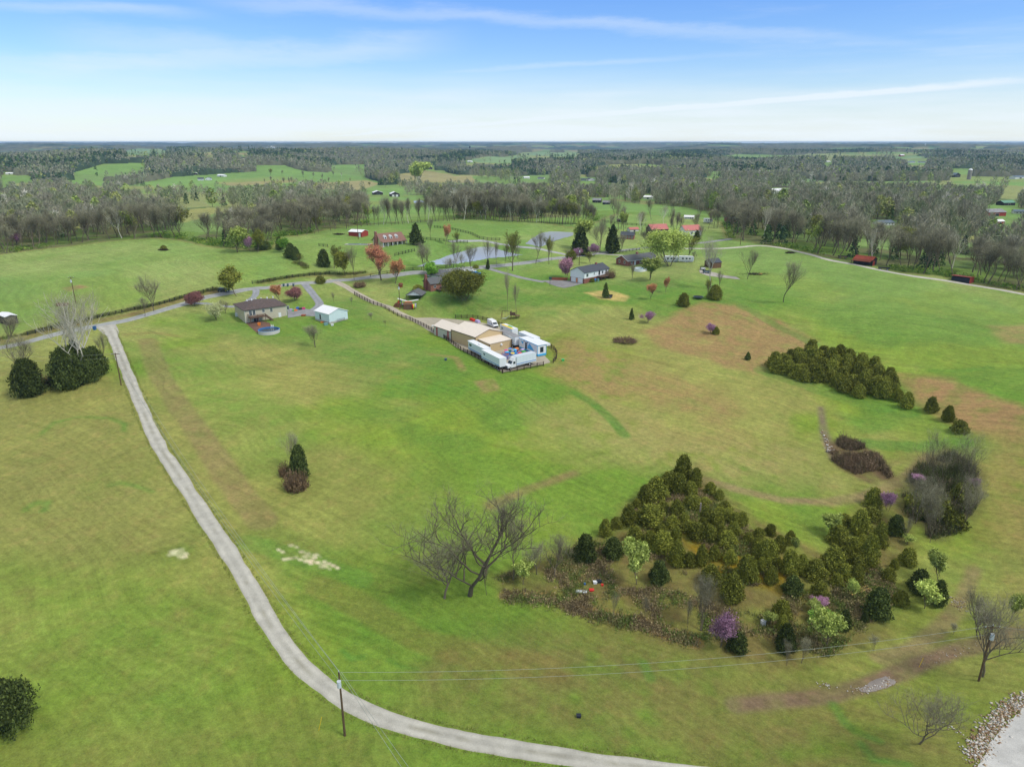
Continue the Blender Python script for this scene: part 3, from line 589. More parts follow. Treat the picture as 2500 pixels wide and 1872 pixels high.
def conifer(seed,Ht,Wd,n=2600,size=.42,shape='round',upright=.5):
    """cedar: dense sprays on lumpy shells round a shaggy core"""
    rs=np.random.RandomState(seed); t=TM()
    lob=rs.normal(size=(5,3)); 
    def rad(zn,az):
        if shape=='round': r=np.clip(zn*5+.3,0,1)**.6*np.clip(1.02-zn,0,1)**.5*(1-.05*zn)
        elif shape=='cone': r=np.clip((1-zn),0,1)**.8*np.clip(zn*9,0.3,1)
        else: r=np.clip(zn*4+.5,0,1)*np.sqrt(np.clip(1.01-np.clip(zn,0,1)**2.2,0,1))
        w=1+.16*np.sin(3*az+lob[0,0]*3+zn*5)+.13*np.sin(5*az+lob[1,0]*4-zn*9)+.10*np.sin(8*az+zn*15+lob[2,0])
        return r*w
    z=rs.rand(n)**.9; az=rs.rand(n)*2*np.pi; q=rs.rand(n)**.4
    R_=rad(z,az)*Wd*.5*(.50+.56*q); C=np.stack([R_*np.cos(az),R_*np.sin(az),z*Ht*.97],1)
    C+=rs.normal(size=C.shape)*.06*Wd*.5
    t.cards(C,size,rs,up=upright)
    # spires that break the outline
    m=max(6,n//200); za=rs.rand(m)*.75+.2; aa=rs.rand(m)*6.28; rr=rad(za,aa)*Wd*.46
    for i in range(m):
        k=14; s_=np.linspace(0,1,k)[:,None]; b=np.array([rr[i]*math.cos(aa[i]),rr[i]*math.sin(aa[i]),za[i]*Ht*.95]); t.cards(b+s_*np.array([math.cos(aa[i])*.08,math.sin(aa[i])*.08,.16])*Ht*.8+rs.normal(size=(k,3))*Wd*.03*(1.2-s_),size*.8,rs,up=upright)
    core=TM(); k=12; zs=np.linspace(.03,.9,7); A=np.arange(k)*2*np.pi/k; V=[]
    for zz in zs: 
        r=rad(np.full(k,zz),A)*Wd*.5*.62; V.append(np.stack([r*np.cos(A),r*np.sin(A),np.full(k,zz*Ht)],1))
    V=np.vstack(V+[np.array([[0,0,Ht*.95]])]); ix=np.arange(len(zs)*k).reshape(len(zs),k); nx=np.roll(ix,-1,1)
    t.add(V,np.stack([ix[:-1],nx[:-1],nx[1:],ix[1:]],-1).reshape(-1,4),np.stack([ix[-1],nx[-1],np.full(k,len(V)-1)],-1))
    tr=TM(); tr.limb([(0,0,-.4),(0,0,Ht*.3),(0,0,Ht*.7)],[Wd*.05,Wd*.04,Wd*.02],6)
    return tr,t
PROTO={}
def proto(key,fn):
    if key not in PROTO: PROTO[key]=fn()
    return PROTO[key]
def place(kind,parts,loc,rz,sc,label,cat,group=None,name=None):
    """parts: [(part name, mesh)]; a thing = Empty at the foot + one child per part"""
    e=empty(name or kind,loc,rz); e.scale=sc
    tag(e,label,cat,group)
    for pn,me in parts: link(pn,me,e)
    return e
def leafy(seed,Ht,Wd,mat,dens=5,size=.35,lv=4,nb=5,trunk=.28,multi=1,base=.2,spread=.5,wood='bark',upright=.5,twm='twig',**kw):
    wd,tg,tips=bare(seed,Ht,Wd,lv,nb,trunk,multi,base=base,upright=upright,twigs=5,**kw); rs=np.random.RandomState(seed+5)
    lf=TM(); C=np.repeat(tips,dens,0); C=C+rs.normal(size=C.shape)*spread*Wd*.05; lf.cards(C,size,rs)
    lf.V+=tg.V; 
    off=sum(len(v) for v in lf.V[:-len(tg.V)]) if tg.V else 0
    lf.T+=[t+off for t in tg.T]; lf.n=sum(len(v) for v in lf.V)
    return [('trunk',wd.mesh('trunk',M[wood])),('crown',lf.mesh('crown',M[mat]))]
def barep(seed,Ht,Wd,wood='bark',twm='twig',**kw):
    wd,tg,tips=bare(seed,Ht,Wd,**kw); return [('trunk',wd.mesh('trunk',M[wood])),('crown',tg.mesh('crown',M[twm]))]
def conp(seed,Ht,Wd,mat='cedar',**kw):
    tr,t=conifer(seed,Ht,Wd,**kw); return [('trunk',tr.mesh('trunk',M['dark_bark'])),('crown',t.mesh('crown',M[mat]))]
# ------------------------------------------------------------------ the wide woodland
def gridpts(r0,r1,sp,azl,seed):
    rs=np.random.RandomState(seed); x=np.arange(-r1*math.sin(azl),r1*math.sin(azl),sp); y=np.arange(r0*.5,r1,sp)
    X,Y=np.meshgrid(x,y); X=X.ravel()+rs.uniform(-.48,.48,X.size)*sp; Y=Y.ravel()+rs.uniform(-.48,.48,Y.size)*sp
    r=np.hypot(X,Y); m=(r>r0)&(r<r1)&(np.abs(np.arctan2(X,Y))<azl); return X[m],Y[m],r[m]
WX,WY,WR=gridpts(240,1500,8.2,R(44),5)
WZ=hz(WX,WY); wh=11+7*fbm(WX/40,WY/40,91,2)+RS.rand(len(WX))*4
ok=forest(WX,WY,(WZ,wh))&(RS.rand(len(WX))>.08); ok|=forest(WX,WY)&(RS.rand(len(WX))<np.where(fbm(WX/60,WY/60,211,2)>.60,.22,.02))&(WR>560)&nofarm(WX,WY,WZ,wh); WX,WY,WR,WZ,wh=[a[ok] for a in (WX,WY,WR,WZ,wh)]
# kinds: 0 bare 1 evergreen 2 spring green 3 pale bare
kn=fbm(WX/90,WY/90,101,3)+.22*(RS.rand(len(WX))-.5); k2=RS.rand(len(WX))
wk=np.zeros(len(WX),int); wk[(kn>.68)]=1; wk[(k2<.055)]=2; wk[(k2>.985)]=3; wk[(k2>.90)&(k2<.94)]=1
wk[(wk==1)&(WR<700)&(RS.rand(len(WX))<.72)]=0
wh=np.where(wk==1,wh*.62,wh)
TC={0:np.array([s2l((158,154,130)),s2l((146,144,120)),s2l((148,152,120)),s2l((136,144,106))]),1:np.array([s2l((66,88,58)),s2l((84,108,62))]),2:np.array([s2l((146,164,88)),s2l((160,166,98))]),3:np.array([s2l((204,200,180))])}
def soup(X,Y,Z,H,K,R0,ntw,seed,tuft=1.0,ck=.55):
    """every tree its own trunk and twig spray, all as one far-off wood"""
    rs=np.random.RandomState(seed); V=[];CO=[]
    for k in range(4):
        m=K==k; n=m.sum()
        if not n: continue
        x,y,z,h,r=X[m],Y[m],Z[m],H[m],R0[m]
        c=TC[k][rs.randint(len(TC[k]),size=n)]*(.82+.36*rs.rand(n))[:,None]
        nt_=ntw; zt=rs.rand(n,nt_); a=rs.rand(n,nt_)*6.283
        if k==1: rad=(1-zt*.85)*(.30)*h[:,None]*(.5+.5*rs.rand(n,nt_)); zz=.05+.9*zt
        else: rad=np.sin(np.clip(.12+.88*zt,0,1)*np.pi)**.7*.30*h[:,None]*(.25+.75*rs.rand(n,nt_)**.5); zz=.22+.74*zt
        cx=x[:,None]+rad*np.cos(a); cy=y[:,None]+rad*np.sin(a); cz=z[:,None]+zz*h[:,None]
        C=np.stack([cx,cy,cz],-1)
        if k in (0,3):
            d=np.stack([np.cos(a)*.55,np.sin(a)*.55,np.full_like(a,.9)],-1)+rs.normal(size=C.shape)*.35; L=(.13+.12*rs.rand(n,nt_))*h[:,None]; wdt=.020*h[:,None]*tuft*(.6+.8*rs.rand(n,nt_))
        else:
            d=rs.normal(size=C.shape)+np.array([0,0,.5]); L=(.09+.07*rs.rand(n,nt_))*h[:,None]; wdt=.055*h[:,None]*tuft
        d/=np.linalg.norm(d,axis=-1)[...,None]; e=np.cross(d,rs.normal(size=C.shape)); e/=np.linalg.norm(e,axis=-1)[...,None]
        t=np.stack([C-d*L[...,None]*.5-e*wdt[...,None],C-d*L[...,None]*.5+e*wdt[...,None],C+d*L[...,None]*.5],-2)
        cc=np.repeat((c[:,None]*(.9+.2*rs.rand(n,nt_))[...,None]).reshape(-1,3),3,0)
        V.append(t.reshape(-1,3)); CO.append(cc)
        # trunk sliver (three-sided)
        tw=.013*h+.05; tp=h*(.6 if k!=1 else .3); 
        for a0 in (0,2.1,4.2):
            p0=np.stack([x+tw*math.cos(a0),y+tw*math.sin(a0),z-.5],-1);p1=np.stack([x+tw*math.cos(a0+2.1),y+tw*math.sin(a0+2.1),z-.5],-1);p2=np.stack([x+rs.normal(size=n)*.3,y+rs.normal(size=n)*.3,z+tp],-1)
            V.append(np.stack([p0,p1,p2],1).reshape(-1,3)); CO.append(np.repeat((s2l((124,114,96)) if k!=3 else s2l((190,184,166)))*np.ones((n,1)),3,0))
    V=np.vstack(V);CO=np.vstack(CO); return V,CO
wood_mat=attrmat('woodland_twigs')
# the 300 nearest wood trees are separate trees
scr_u,scr_v=proj(WX,WY,WZ); vis=(scr_u>-20)&(scr_u<2232)
dl=segd(WX,WY,ew); rank=np.where(vis&(wk!=1),WR+dl*6,1e9); order=np.argsort(rank)[:190]
sel=np.zeros(len(WX),bool); sel[order]=True
rest=~sel
m1=rest&(WR<800); m2=rest&(WR>=800)
V1,C1=soup(WX[m1],WY[m1],WZ[m1],wh[m1],wk[m1],WR[m1],210,3,.62)
V2,C2=soup(WX[m2],WY[m2],WZ[m2],wh[m2],wk[m2],WR[m2],80,4,1.1)
FX,FY,FR=gridpts(1500,4200,12.5,R(43),8); FZ=hz(FX,FY); fh=13+5*RS.rand(len(FX))+5*fbm(FX/60,FY/60,92,2)
ok=forest(FX,FY,(FZ,fh)); ok|=forest(FX,FY)&(RS.rand(len(FX))<.03)&nofarm(FX,FY,FZ,fh); FX,FY,FR,FZ,fh=[a[ok] for a in (FX,FY,FR,FZ,fh)]
kn=fbm(FX/160,FY/160,111,3)+.25*(RS.rand(len(FX))-.5); k2=RS.rand(len(FX)); fk=np.zeros(len(FX),int); fk[kn>.62]=1; fk[k2<.04]=2; fk[k2>.95]=1
V3,C3=soup(FX,FY,FZ,fh,fk,FR,18,5,3.0)
VV=np.vstack([V1,V2,V3]); CC=np.vstack([C1,C2,C3])
print('wood tris',len(VV)//3,'trees',len(WX),len(FX))
tag(link('woodland',mkmesh('woodland',VV,Ft=np.arange(len(VV)).reshape(-1,3),mat=wood_mat,cols=CC)),'leafless grey-brown woodland with dark evergreens filling the land to the horizon','woodland',None,'stuff')
# canopy sheet beneath and beyond the counted crowns
j0=np.searchsorted(LR,math.log(1100)); cxg,cyg,crg=GX[:,j0:],GY[:,j0:],RR[:,j0:]
cf=forest(cxg,cyg,(GZ[:,j0:],14.)); hh=np.where(cf,np.clip((crg-1100)/400,0,1)*8+np.clip((crg-3600)/900,0,1)*6,-3.)
bump=fbm(cxg/14,cyg/14,120,2); big=fbm(cxg/60,cyg/60,124,2); hh=hh+np.where(cf,(bump-.5)*9+(big-.5)*8,0)
un=cf&(crg>4000); 
ck=fbm(cxg/220,cyg/220,130,4); cc=np.where((ck>.56)[...,None],s2l((60,76,54)),s2l((98,100,78)))*(.55+.9*vnoise(cxg/11,cyg/11,140))[...,None]
gr=fbm(cxg/500,cyg/500,150,4); patch=(crg>3600)&(gr>.66)&cf; cc=np.where(patch[...,None],np.where((vnoise(cxg/300,cyg/300,9)>.5)[...,None],s2l((108,136,84)),s2l((136,132,94))),cc); hh=np.where(patch,1.0,hh)
n0,n1_=cxg.shape; ix=np.arange(n0*n1_).reshape(n0,n1_); keep=cf[:-1,:-1]|cf[1:,1:]|cf[1:,:-1]|cf[:-1,1:]
Q=np.stack([ix[:-1,:-1],ix[:-1,1:],ix[1:,1:],ix[1:,:-1]],-1)[keep][:,::-1]
used=np.unique(Q); mp=np.zeros(n0*n1_,int); mp[used]=np.arange(len(used))
CVt=np.stack([cxg,cyg,GZ[:,j0:]+hh],-1).reshape(-1,3)[used]
tag(link('forest_canopy',mkmesh('forest_canopy',CVt,Fq=mp[Q],mat=wood_mat,cols=cc.reshape(-1,3)[used])),'unbroken far-off tree canopy fading into blue air near the horizon','woodland',None,'stuff')
# individual wood-edge trees
WE=[proto('we%d'%i,lambda i=i:barep(300+i,16,10+i%3,lv=4,nb=5,twigs=5,trunk=.24,base=.28,upright=.5,fine=.026)) for i in range(4)]
WEP=[proto('wp%d'%i,lambda i=i:barep(320+i,16,10,wood='pale_bark',lv=4,nb=5,twigs=4,trunk=.22,base=.28,upright=.5,fine=.026)) for i in range(2)]
WEG=[proto('wg%d'%i,lambda i=i:leafy(330+i,14,9,('spring','olive')[i],dens=2,size=.5)) for i in range(2)]
for i in order:
    k=wk[i]; x,y,z=WX[i],WY[i],WZ[i]; u=scr_u[i]; side='left pasture' if u<600 else ('pond lawns' if u<1290 else 'right hillside track')
    if k==2: p=WEG[i%2]; lab='fresh yellow-green tree in the woodland edge behind the %s'%side; g='leafing trees in the woodland edge, '+side
    elif k==3: p=WEP[i%2]; lab='pale-barked leafless tree in the woodland edge behind the %s'%side; g='pale trees in the woodland edge, '+side
    else: p=WE[i%4]; lab='leafless grey-brown tree in the woodland edge behind the %s'%side; g='bare trees in the woodland edge, '+side
    s_=wh[i]/15.; place('woodland_tree',p,(x,y,z),RS.rand()*6.28,(s_,s_,s_),lab,'tree',g)
# rows and loose trees on the far side of the lawns and in the meadow beyond
rs=np.random.RandomState(21); row=[]
for a,b_,n in (((800,489),(1010,475),26),((1010,474),(1185,483),30),((1185,484),(1285,487),20),((640,511),(800,486),10)):
    for k in range(n): t=(k+rs.rand()*.8)/n; row.append((a[0]*(1-t)+b_[0]*t,a[1]*(1-t)+b_[1]*t+rs.rand()*3-2.5,40+rs.rand()*22,'row of slim trees at the far edge of the pond lawns'))
for k in range(34): row.append((930+rs.rand()*260,450+rs.rand()*22,34+rs.rand()*20,'loose stand of trees in the meadow beyond the ponds'))
for k in range(20): row.append((1310+rs.rand()*260,462+rs.rand()*44,30+rs.rand()*22,'scattered trees around the red-roofed farm'))
for k in range(16): row.append((560+rs.rand()*240,372+rs.rand()*34,10+rs.rand()*10,'single trees dotted on the far green hillside'))
for q in row:
    P=G(q[0],q[1]); m_=(P[1]*cP+(CAMZ-P[2])*sP)/FPX; s_=q[2]*m_/16.; k=rs.rand(); p=WEG[int(rs.rand()*2)] if k<.10 else (WEP[0] if k<.18 else WE[int(rs.rand()*4)])
    lab={0:'yellow-green tree',1:'pale-barked bare tree',2:'slim leafless tree'}[0 if k<.10 else (1 if k<.18 else 2)]+' in the '+q[3].replace('row of slim trees','row').replace('loose stand of trees','loose stand').replace('scattered trees','group').replace('single trees dotted','few standing')
    place('field_tree',p,tuple(P),rs.rand()*6.28,(s_*.8,s_*.8,s_),lab,'tree',lab)
# green understory along the wood edge
C=[];q=resample(ew,1.6); q=np.vstack([q+RS.normal(size=q.shape)*np.array([2.5,2.5])+np.array([0,dd]) for dd in (2,5,9)]); q=q[forest(q[:,0],q[:,1])]
q=q[fbm(q[:,0]/22,q[:,1]/22,160,3)>.47]
h_=1.+1.6*RS.rand(len(q)); P=np.repeat(np.c_[q,hz(q[:,0],q[:,1])],22,0); hr=np.repeat(h_,22); P=P+RS.normal(size=P.shape)*np.stack([hr*.6,hr*.6,hr*.0],1); P[:,2]+=hr*RS.rand(len(P))
t=TM(); t.cards(P,.5,RS); cc=np.repeat(np.repeat(np.where(RS.rand(len(q),1)<.75,s2l((96,128,48)),s2l((140,156,70))),22,0)*(.7+.6*RS.rand(len(P),1)),3,0)
tag(link('understory',mkmesh('understory',np.vstack(t.V),Ft=np.vstack(t.T),mat=wood_mat,cols=cc)),'low green leafing undergrowth along the foot of the woodland edge','undergrowth',None,'stuff')
# ------------------------------------------------------------------ planted and scattered trees
def z6c(x,y): return 1238.7+.2137*x,955.6+.2137*y
def z7c(x,y): return 1636.9+.2671*x,929+.2671*y
def z8c(x,y): return 1415.7+.36*x,1238.7+.36*y
def size_at(u,v,hp,wp):
    p=G(u,v); m=(p[1]*cP+(CAMZ-p[2])*sP)/FPX; dep=math.atan2(CAMZ-p[2],math.hypot(p[0],p[1]))
    return p,hp*m/math.cos(dep),wp*m
PK={}
def reg(kind,n,fn,H,W): PK[kind]=([proto(kind+str(i),(lambda i=i:fn(i))) for i in range(n)],H,W)
reg('cedar',7,lambda i:conp(40+i,7,4.6,n=5600,size=.235),7,4.6)
reg('cedar_dark',3,lambda i:conp(50+i,7,5,mat='cedar_dark',n=5600,size=.27),7,5)
reg('cedar_dome',3,lambda i:conp(56+i,6,6,mat='cedar_dark',n=7000,size=.24,shape='dome',upright=.35),6,6)
reg('cone',2,lambda i:conp(60+i,8,4.5,mat='cedar_dark',n=2400,size=.42,shape='cone'),8,4.5)
reg('bare',5,lambda i:barep(70+i,11,9,lv=4,nb=6,twigs=6,trunk=.24,base=.2,upright=.42,fine=.011),11,9)
reg('bare_tall',3,lambda i:barep(80+i,15,7,lv=4,nb=6,twigs=5,trunk=.2,base=.28,upright=.48,fine=.012),15,7)
reg('bare_multi',3,lambda i:barep(90+i,9,8,lv=4,nb=3,twigs=5,trunk=.2,multi=3,base=.16,fine=.011),9,8)
reg('bare_olive',2,lambda i:leafy(95+i,12,9,'olive',dens=1,size=.30),12,9)
reg('white',2,lambda i:barep(100+i,14,9,wood='pale_bark',twm='twig',lv=4,nb=5,twigs=5,trunk=.26,base=.28,upright=.5,fine=.012),14,9)
reg('spring',3,lambda i:leafy(110+i,8,5.5,'spring',dens=9,size=.34,base=.12,spread=1.3),8,5.5)
reg('olive',2,lambda i:leafy(120+i,9,8,'olive',dens=12,size=.40,base=.12,spread=1.5),9,8)
reg('green',2,lambda i:leafy(130+i,8,5.5,'green',dens=12,size=.36,base=.12,spread=1.4),8,5.5)
reg('redbud',3,lambda i:leafy(140+i,5,5.5,'pink',dens=3,size=.19,base=.14,multi=2,spread=1.1,upright=.45),5,5.5)
reg('rose',1,lambda i:leafy(150+i,6,6,'rose',dens=11,size=.28,base=.12,multi=2,spread=1.3,upright=.45),6,6)
reg('maple',1,lambda i:leafy(155+i,14,9,'red',dens=7,size=.30,base=.14,spread=1.0,lv=4,nb=7,upright=.68),14,9)
reg('orange',2,lambda i:leafy(160+i,6,4.5,'orange',dens=4,size=.22,base=.2,spread=.9),6,4.5)
reg('crimson',1,lambda i:leafy(165+i,5,7,'crimson',dens=12,size=.30,base=.16,spread=1.3,upright=.35),5,7)
reg('cream',1,lambda i:leafy(170+i,6,7,'cream',dens=6,size=.26,base=.12,spread=1.1,upright=.4),6,7)
reg('willow',1,lambda i:leafy(175+i,14,14,'spring',dens=8,size=.36,base=.12,multi=3,spread=1.2,twm='twig'),14,14)
def brushp(seed,mat,Ht,W,n=420):
    rs=np.random.RandomState(seed); t=TM(); a=rs.rand(n)*6.28; r=W*.42*rs.rand(n)**.6
    A=np.stack([r*np.cos(a),r*np.sin(a),np.full(n,-.1)],1); d=np.stack([np.cos(a)*.5,np.sin(a)*.5,np.full(n,1.)],1)+rs.normal(size=(n,3))*.35; L=Ht*(.5+.55*rs.rand(n))*(1-.3*(r/(W*.42))**2)
    B=A+d/np.linalg.norm(d,axis=1)[:,None]*L[:,None]; t.slivers(A,B,.028*Ht**.5,rs)
    C=A+(B-A)*(.3+.7*rs.rand(n))[:,None]; t.cards(C,.20,rs); t.cards(B,.16,rs); t.cards((A+B)/2,.26,rs)
    return t.mesh('stems',M[mat])
PK['brush']=([[('stems',brushp(180+i,'brush',2.2,4.2))] for i in range(2)],2.2,4.2)
PK['bush']=([conp(184+i,2.5,3.6,mat='olive',n=1400,size=.26,shape='dome')[1:] for i in range(2)],2.5,3.6)
PK['dark_bush']=([conp(188,4,4,mat='cedar_dark',n=5200,size=.15,shape='dome')[1:]],4,4)
PK['straw']=([[('stems',brushp(190,'straw',1.4,1.8,260))]],1.4,1.8)
reg('round_olive',1,lambda i:leafy(193,10,12,'olive',dens=26,size=.36,lv=4,nb=6,base=.08,spread=1.7,multi=2,upright=.4),10,12)
KN={'cedar_dome':'cedar_tree','round_olive':'leafing_tree','cedar':'cedar_tree','cedar_dark':'cedar_tree','cone':'conifer_tree','bare':'bare_tree','bare_tall':'bare_tree','bare_multi':'bare_tree','bare_olive':'budding_tree','white':'sycamore_tree','spring':'leafing_tree','olive':'leafing_tree','green':'leafing_tree','redbud':'redbud_tree','rose':'blossom_tree','maple':'maple_tree','orange':'budding_tree','crimson':'ornamental_tree','cream':'blossom_tree','willow':'willow_tree','brush':'bare_shrub','bush':'leafy_shrub','dark_bush':'evergreen_shrub','straw':'grass_clump'}
tc_=[0]
DENSE={'cedar_dome','round_olive','cedar','cedar_dark','cone','bush','dark_bush','brush','olive','green','straw','redbud'}
def tree(kind,u,v,hp,wp,label,group=None,uniq=None):
    ps,H,W=PK[kind]
    if uniq is not None: H,W=UQ[id(uniq)]
    if kind in DENSE:
        g=G(u,v); sd_=math.sin(math.atan2(CAMZ-g[2],math.hypot(g[0],g[1]))); v=v-.28*wp*sd_; hp=max(hp-.52*wp*sd_,hp*.5)*1.05; wp*=.93
    p,h,w_=size_at(u,v,hp,wp); tc_[0]+=1; i=tc_[0]
    if kind=='cedar': q_=math.sin(i*12.9898)*43758.5; q_-=math.floor(q_); h*=.76+.28*q_; w_*=.88+.16*((q_*7)%1)
    c='shrub' if kind in('brush','bush','dark_bush') else ('grass clump' if kind=='straw' else 'tree')
    return place(kind,ps[i%len(ps)] if uniq is None else uniq,(p[0],p[1],p[2]-.05),(i*2.399)%6.28,(w_/W,w_/W,h/H),label,c,group,KN[kind])
# cedars of the triangular thicket (x, foot, top, width)
C6="1100 420 160 200,950 520 270 210,1230 470 265 140,830 620 340 260,720 650 430 150,1060 545 320 200,1180 565 380 170,1380 540 400 130,1470 595 480 95,640 690 560 120,560 860 650 200,430 890 750 130,320 970 755 140,780 865 640 270,900 720 595 160,1040 765 600 160,1200 690 530 180,1330 650 560 150,1530 710 590 140,1560 810 670 180,1440 860 700 180,1340 780 650 120,1700 865 700 140,1180 935 780 210,1000 885 735 160,620 1045 850 180,770 1085 870 160,900 1150 880 250,1030 1060 860 140,1240 1005 830 190,1380 1030 850 150,1550 1085 880 200,1620 970 800 150,1770 1035 900 140,1870 1005 870 140,1990 960 840 120,1040 1275 1030 180,1170 1275 1110 160,1290 1265 1060 140,1420 1210 1050 140,1580 1245 1105 140,1740 1425 1140 220,1890 1330 1160 120,1940 1265 1000 200,2000 1425 1260 140,1380 1465 1225 210,1590 1645 1320 250,1480 770 640 130,1120 860 700 130,880 990 820 140,660 790 690 110,1640 860 720 130,1480 990 840 120,1300 900 760 120,1850 1120 980 120"
for q in C6.split(','):
    x,f_,t_,w_=map(float,q.split()); u,v=z6c(x,f_); tree('cedar',u,v-3,(f_-t_)*.2137*1.12,w_*.2137*1.12,'olive-green cedar in the large triangular cedar thicket in the foreground','cedars of the triangular thicket')
for q,l in (("860 1450 1215 215","dark round cedar standing alone just below the triangular thicket"),("400 1190 975 225","round cedar behind the pale green leafing tree on the thicket's left"),("120 1225 955 235","leftmost large cedar, beside the grey brush left of the thicket")):
    x,f_,t_,w_=map(float,q.split()); u,v=z6c(x,f_); tree('cedar_dark',u,v-2,(f_-t_)*.2137*1.1,w_*.2137*1.05,l)
C7="930 640 450 155,920 750 610 180,700 785 665 150,820 865 655 180,650 945 785 180,980 965 715 135,850 960 830 120,780 1005 865 140,890 1125 825 160,600 1165 925 190,700 1090 930 140,790 1165 995 160,700 1240 1085 140,790 1265 1085 120,640 1285 1145 120,250 1195 950 170,350 1185 1010 140,460 1225 1025 190,30 1060 900 150,90 1095 870 160,170 1000 830 130,-60 1250 1070 130"
for q in C7.split(','):
    x,f_,t_,w_=map(float,q.split()); u,v=z7c(x,f_); tree('cedar',u,v-3,(f_-t_)*.2671*1.1,w_*.2671*1.1,'olive-green cedar in the cedar patch right of the triangular thicket, below the redbud','cedars of the right-hand patch')
for q,l in (("1110 865 695 150","dark cedar just below the lilac redbud at the edge of the tangle"),("260 935 795 105","small upright cedar between the thicket and the right-hand patch"),("100 1260 1105 125","small round cedar below the thicket's right corner"),("280 1355 1185 175","brownish cedar in the orange ground cover below the right-hand patch"),("495 1375 1215 155","bright round cedar standing alone beside the lumber pile"),
    ("1210 1110 945 145","round cedar alone in the grass right of the right-hand patch"),("1100 1135 1035 75","smallest cedar between two round ones in the right grass"),("1055 1235 1105 135","squat cedar on the grass below the smallest one"),("1300 1335 1135 195","large dark cedar behind the yellow-green leafing tree at right"),("1450 1435 1225 135","dark cedar right of the yellow-green leafing tree at right"),
    ("960 1545 1285 210","big brownish cedar alone below the lumber pile"),("190 1545 1365 175","cedar behind the small white box in the lower scrub"),("195 1655 1500 110","narrow cedar directly below another, right of the white box"),("690 1635 1465 115","dark cedar right of the bright green leafing trees"),("862 1565 1470 62","tiny cedar left of the big brownish one")):
    x,f_,t_,w_=map(float,q.split()); u,v=z7c(x,f_); tree('cedar_dark' if 'dark' in l or 'brown' in l else 'cedar',u,v-2,(f_-t_)*.2671*1.08,w_*.2671*1.05,l)
for q,l in (("775 485 310 130","dark shaggy cedar with bare saplings in front, lowest of the scrub"),("490 485 355 140","dark round cedar tucked under the purple foreground redbud")):
    x,f_,t_,w_=map(float,q.split()); u,v=z8c(x,f_); tree('cedar_dark',u,v-2,(f_-t_)*.36*1.05,w_*.36,l)
# diamond clump on the far slope
DC=np.array([(1655,797),(1700,787),(1762,767),(1820,777),(1885,796),(1912,814),(1927,840),(1905,865),(1862,863),(1812,846),(1792,829),(1755,829),(1700,817)],float); dcW=Wp(DC); pts=[]
rs=np.random.RandomState(4)
for _ in range(6000):
    q=dcW.min(0)+rs.rand(2)*(dcW.max(0)-dcW.min(0))
    if in_poly(q[0:1],q[1:2],dcW)[0] and all(np.hypot(*(q-o)) >3.1 for o in pts): pts.append(q)
for q in pts:
    u,v=proj(q[0],q[1],float(hz(q[0],q[1]))); tree('cedar',u,v,30+rs.rand()*14,34+rs.rand()*9,'dark olive cedar in the dense diamond-shaped clump on the right-hand slope','cedars of the diamond clump')
for u,v,h,w_,l in ((1940,868,36,28,'left of two touching cedars just outside the diamond clump'),(1958,883,40,32,'right of two touching cedars just outside the diamond clump'),(1934,850,26,22,'small cedar at the right tip of the diamond clump'),(2010,892,37,34,'third cedar in the line trailing right from the diamond clump'),(2047,911,36,30,'last cedar in the line, beside the bright yellow-green bush'),
    (1615,778,19,15,'tiny lone cedar on the brown grass left of the diamond clump'),(1476,663,36,34,'dense cedar by the trampoline, left of the two near the brown field'),(1544,648,38,36,'dense cedar right of the trampoline by the tall sycamore'),(1364,691,25,13,'slim young evergreen left of the small lilac redbud'),(1308,644,33,17,'young pine on the straw patch beside the small trailer')): tree('cedar' if w_>20 else 'cone',u,v,h,w_,l)
tree('bush',2072,936,30,36,'bright yellow-green bush at the end of the cedar line')
# left foreground group
for q in ((66,858,84,62,'cedar_dome','dark cedar at the far left below the white sycamore'),(150,842,92,70,'cedar_dome','big dark cedar at the foot of the white sycamore'),(186,828,76,62,'cedar_dome','dark cedar behind, right part of the group by the lane'),(208,814,66,50,'cedar_dome','rightmost dark cedar of the group beside the lane'),(166,795,62,44,'cone','pointed cedar standing behind the dark group by the lane'),(95,835,30,44,'brush','brown scrub between the dark cedars on the left')): tree(q[4],q[0],q[1],q[2],q[3],q[5])
UQ={}
SYC=barep(207,17,19,wood='pale_bark',twm='twig',lv=4,nb=4,twigs=5,trunk=.26,base=.22,upright=.5,multi=2,fine=.007); UQ[id(SYC)]=(17,19)
tree('white',122,836,205,215,'large white-limbed leafless sycamore leaning over the dark cedars at left',uniq=SYC)
tree('white',186,790,120,70,'slender white sycamore rising from the dark cedars beside the lane'); tree('bare',50,820,95,90,'leafless grey tree at the far left edge above the dark cedar'); tree('bare',14,752,72,60,'bare tree by the road at the left picture edge'); tree('bare_tall',222,790,75,34,'thin bare tree behind the rightmost dark cedar')
tree('dark_bush',12,1588,128,128,'big round dark-leaved shrub at the bottom left edge')
tree('cedar_dark',648,1036,76,44,'dark evergreen in the little clump in the middle of the left meadow'); tree('bare',632,1018,85,48,'bare tree in the little clump in the middle of the left meadow'); tree('brush',640,1062,58,52,'brown shrub at the front of the clump in the left meadow'); tree('brush',618,1030,40,30,'grey shrub on the left of the clump in the left meadow')
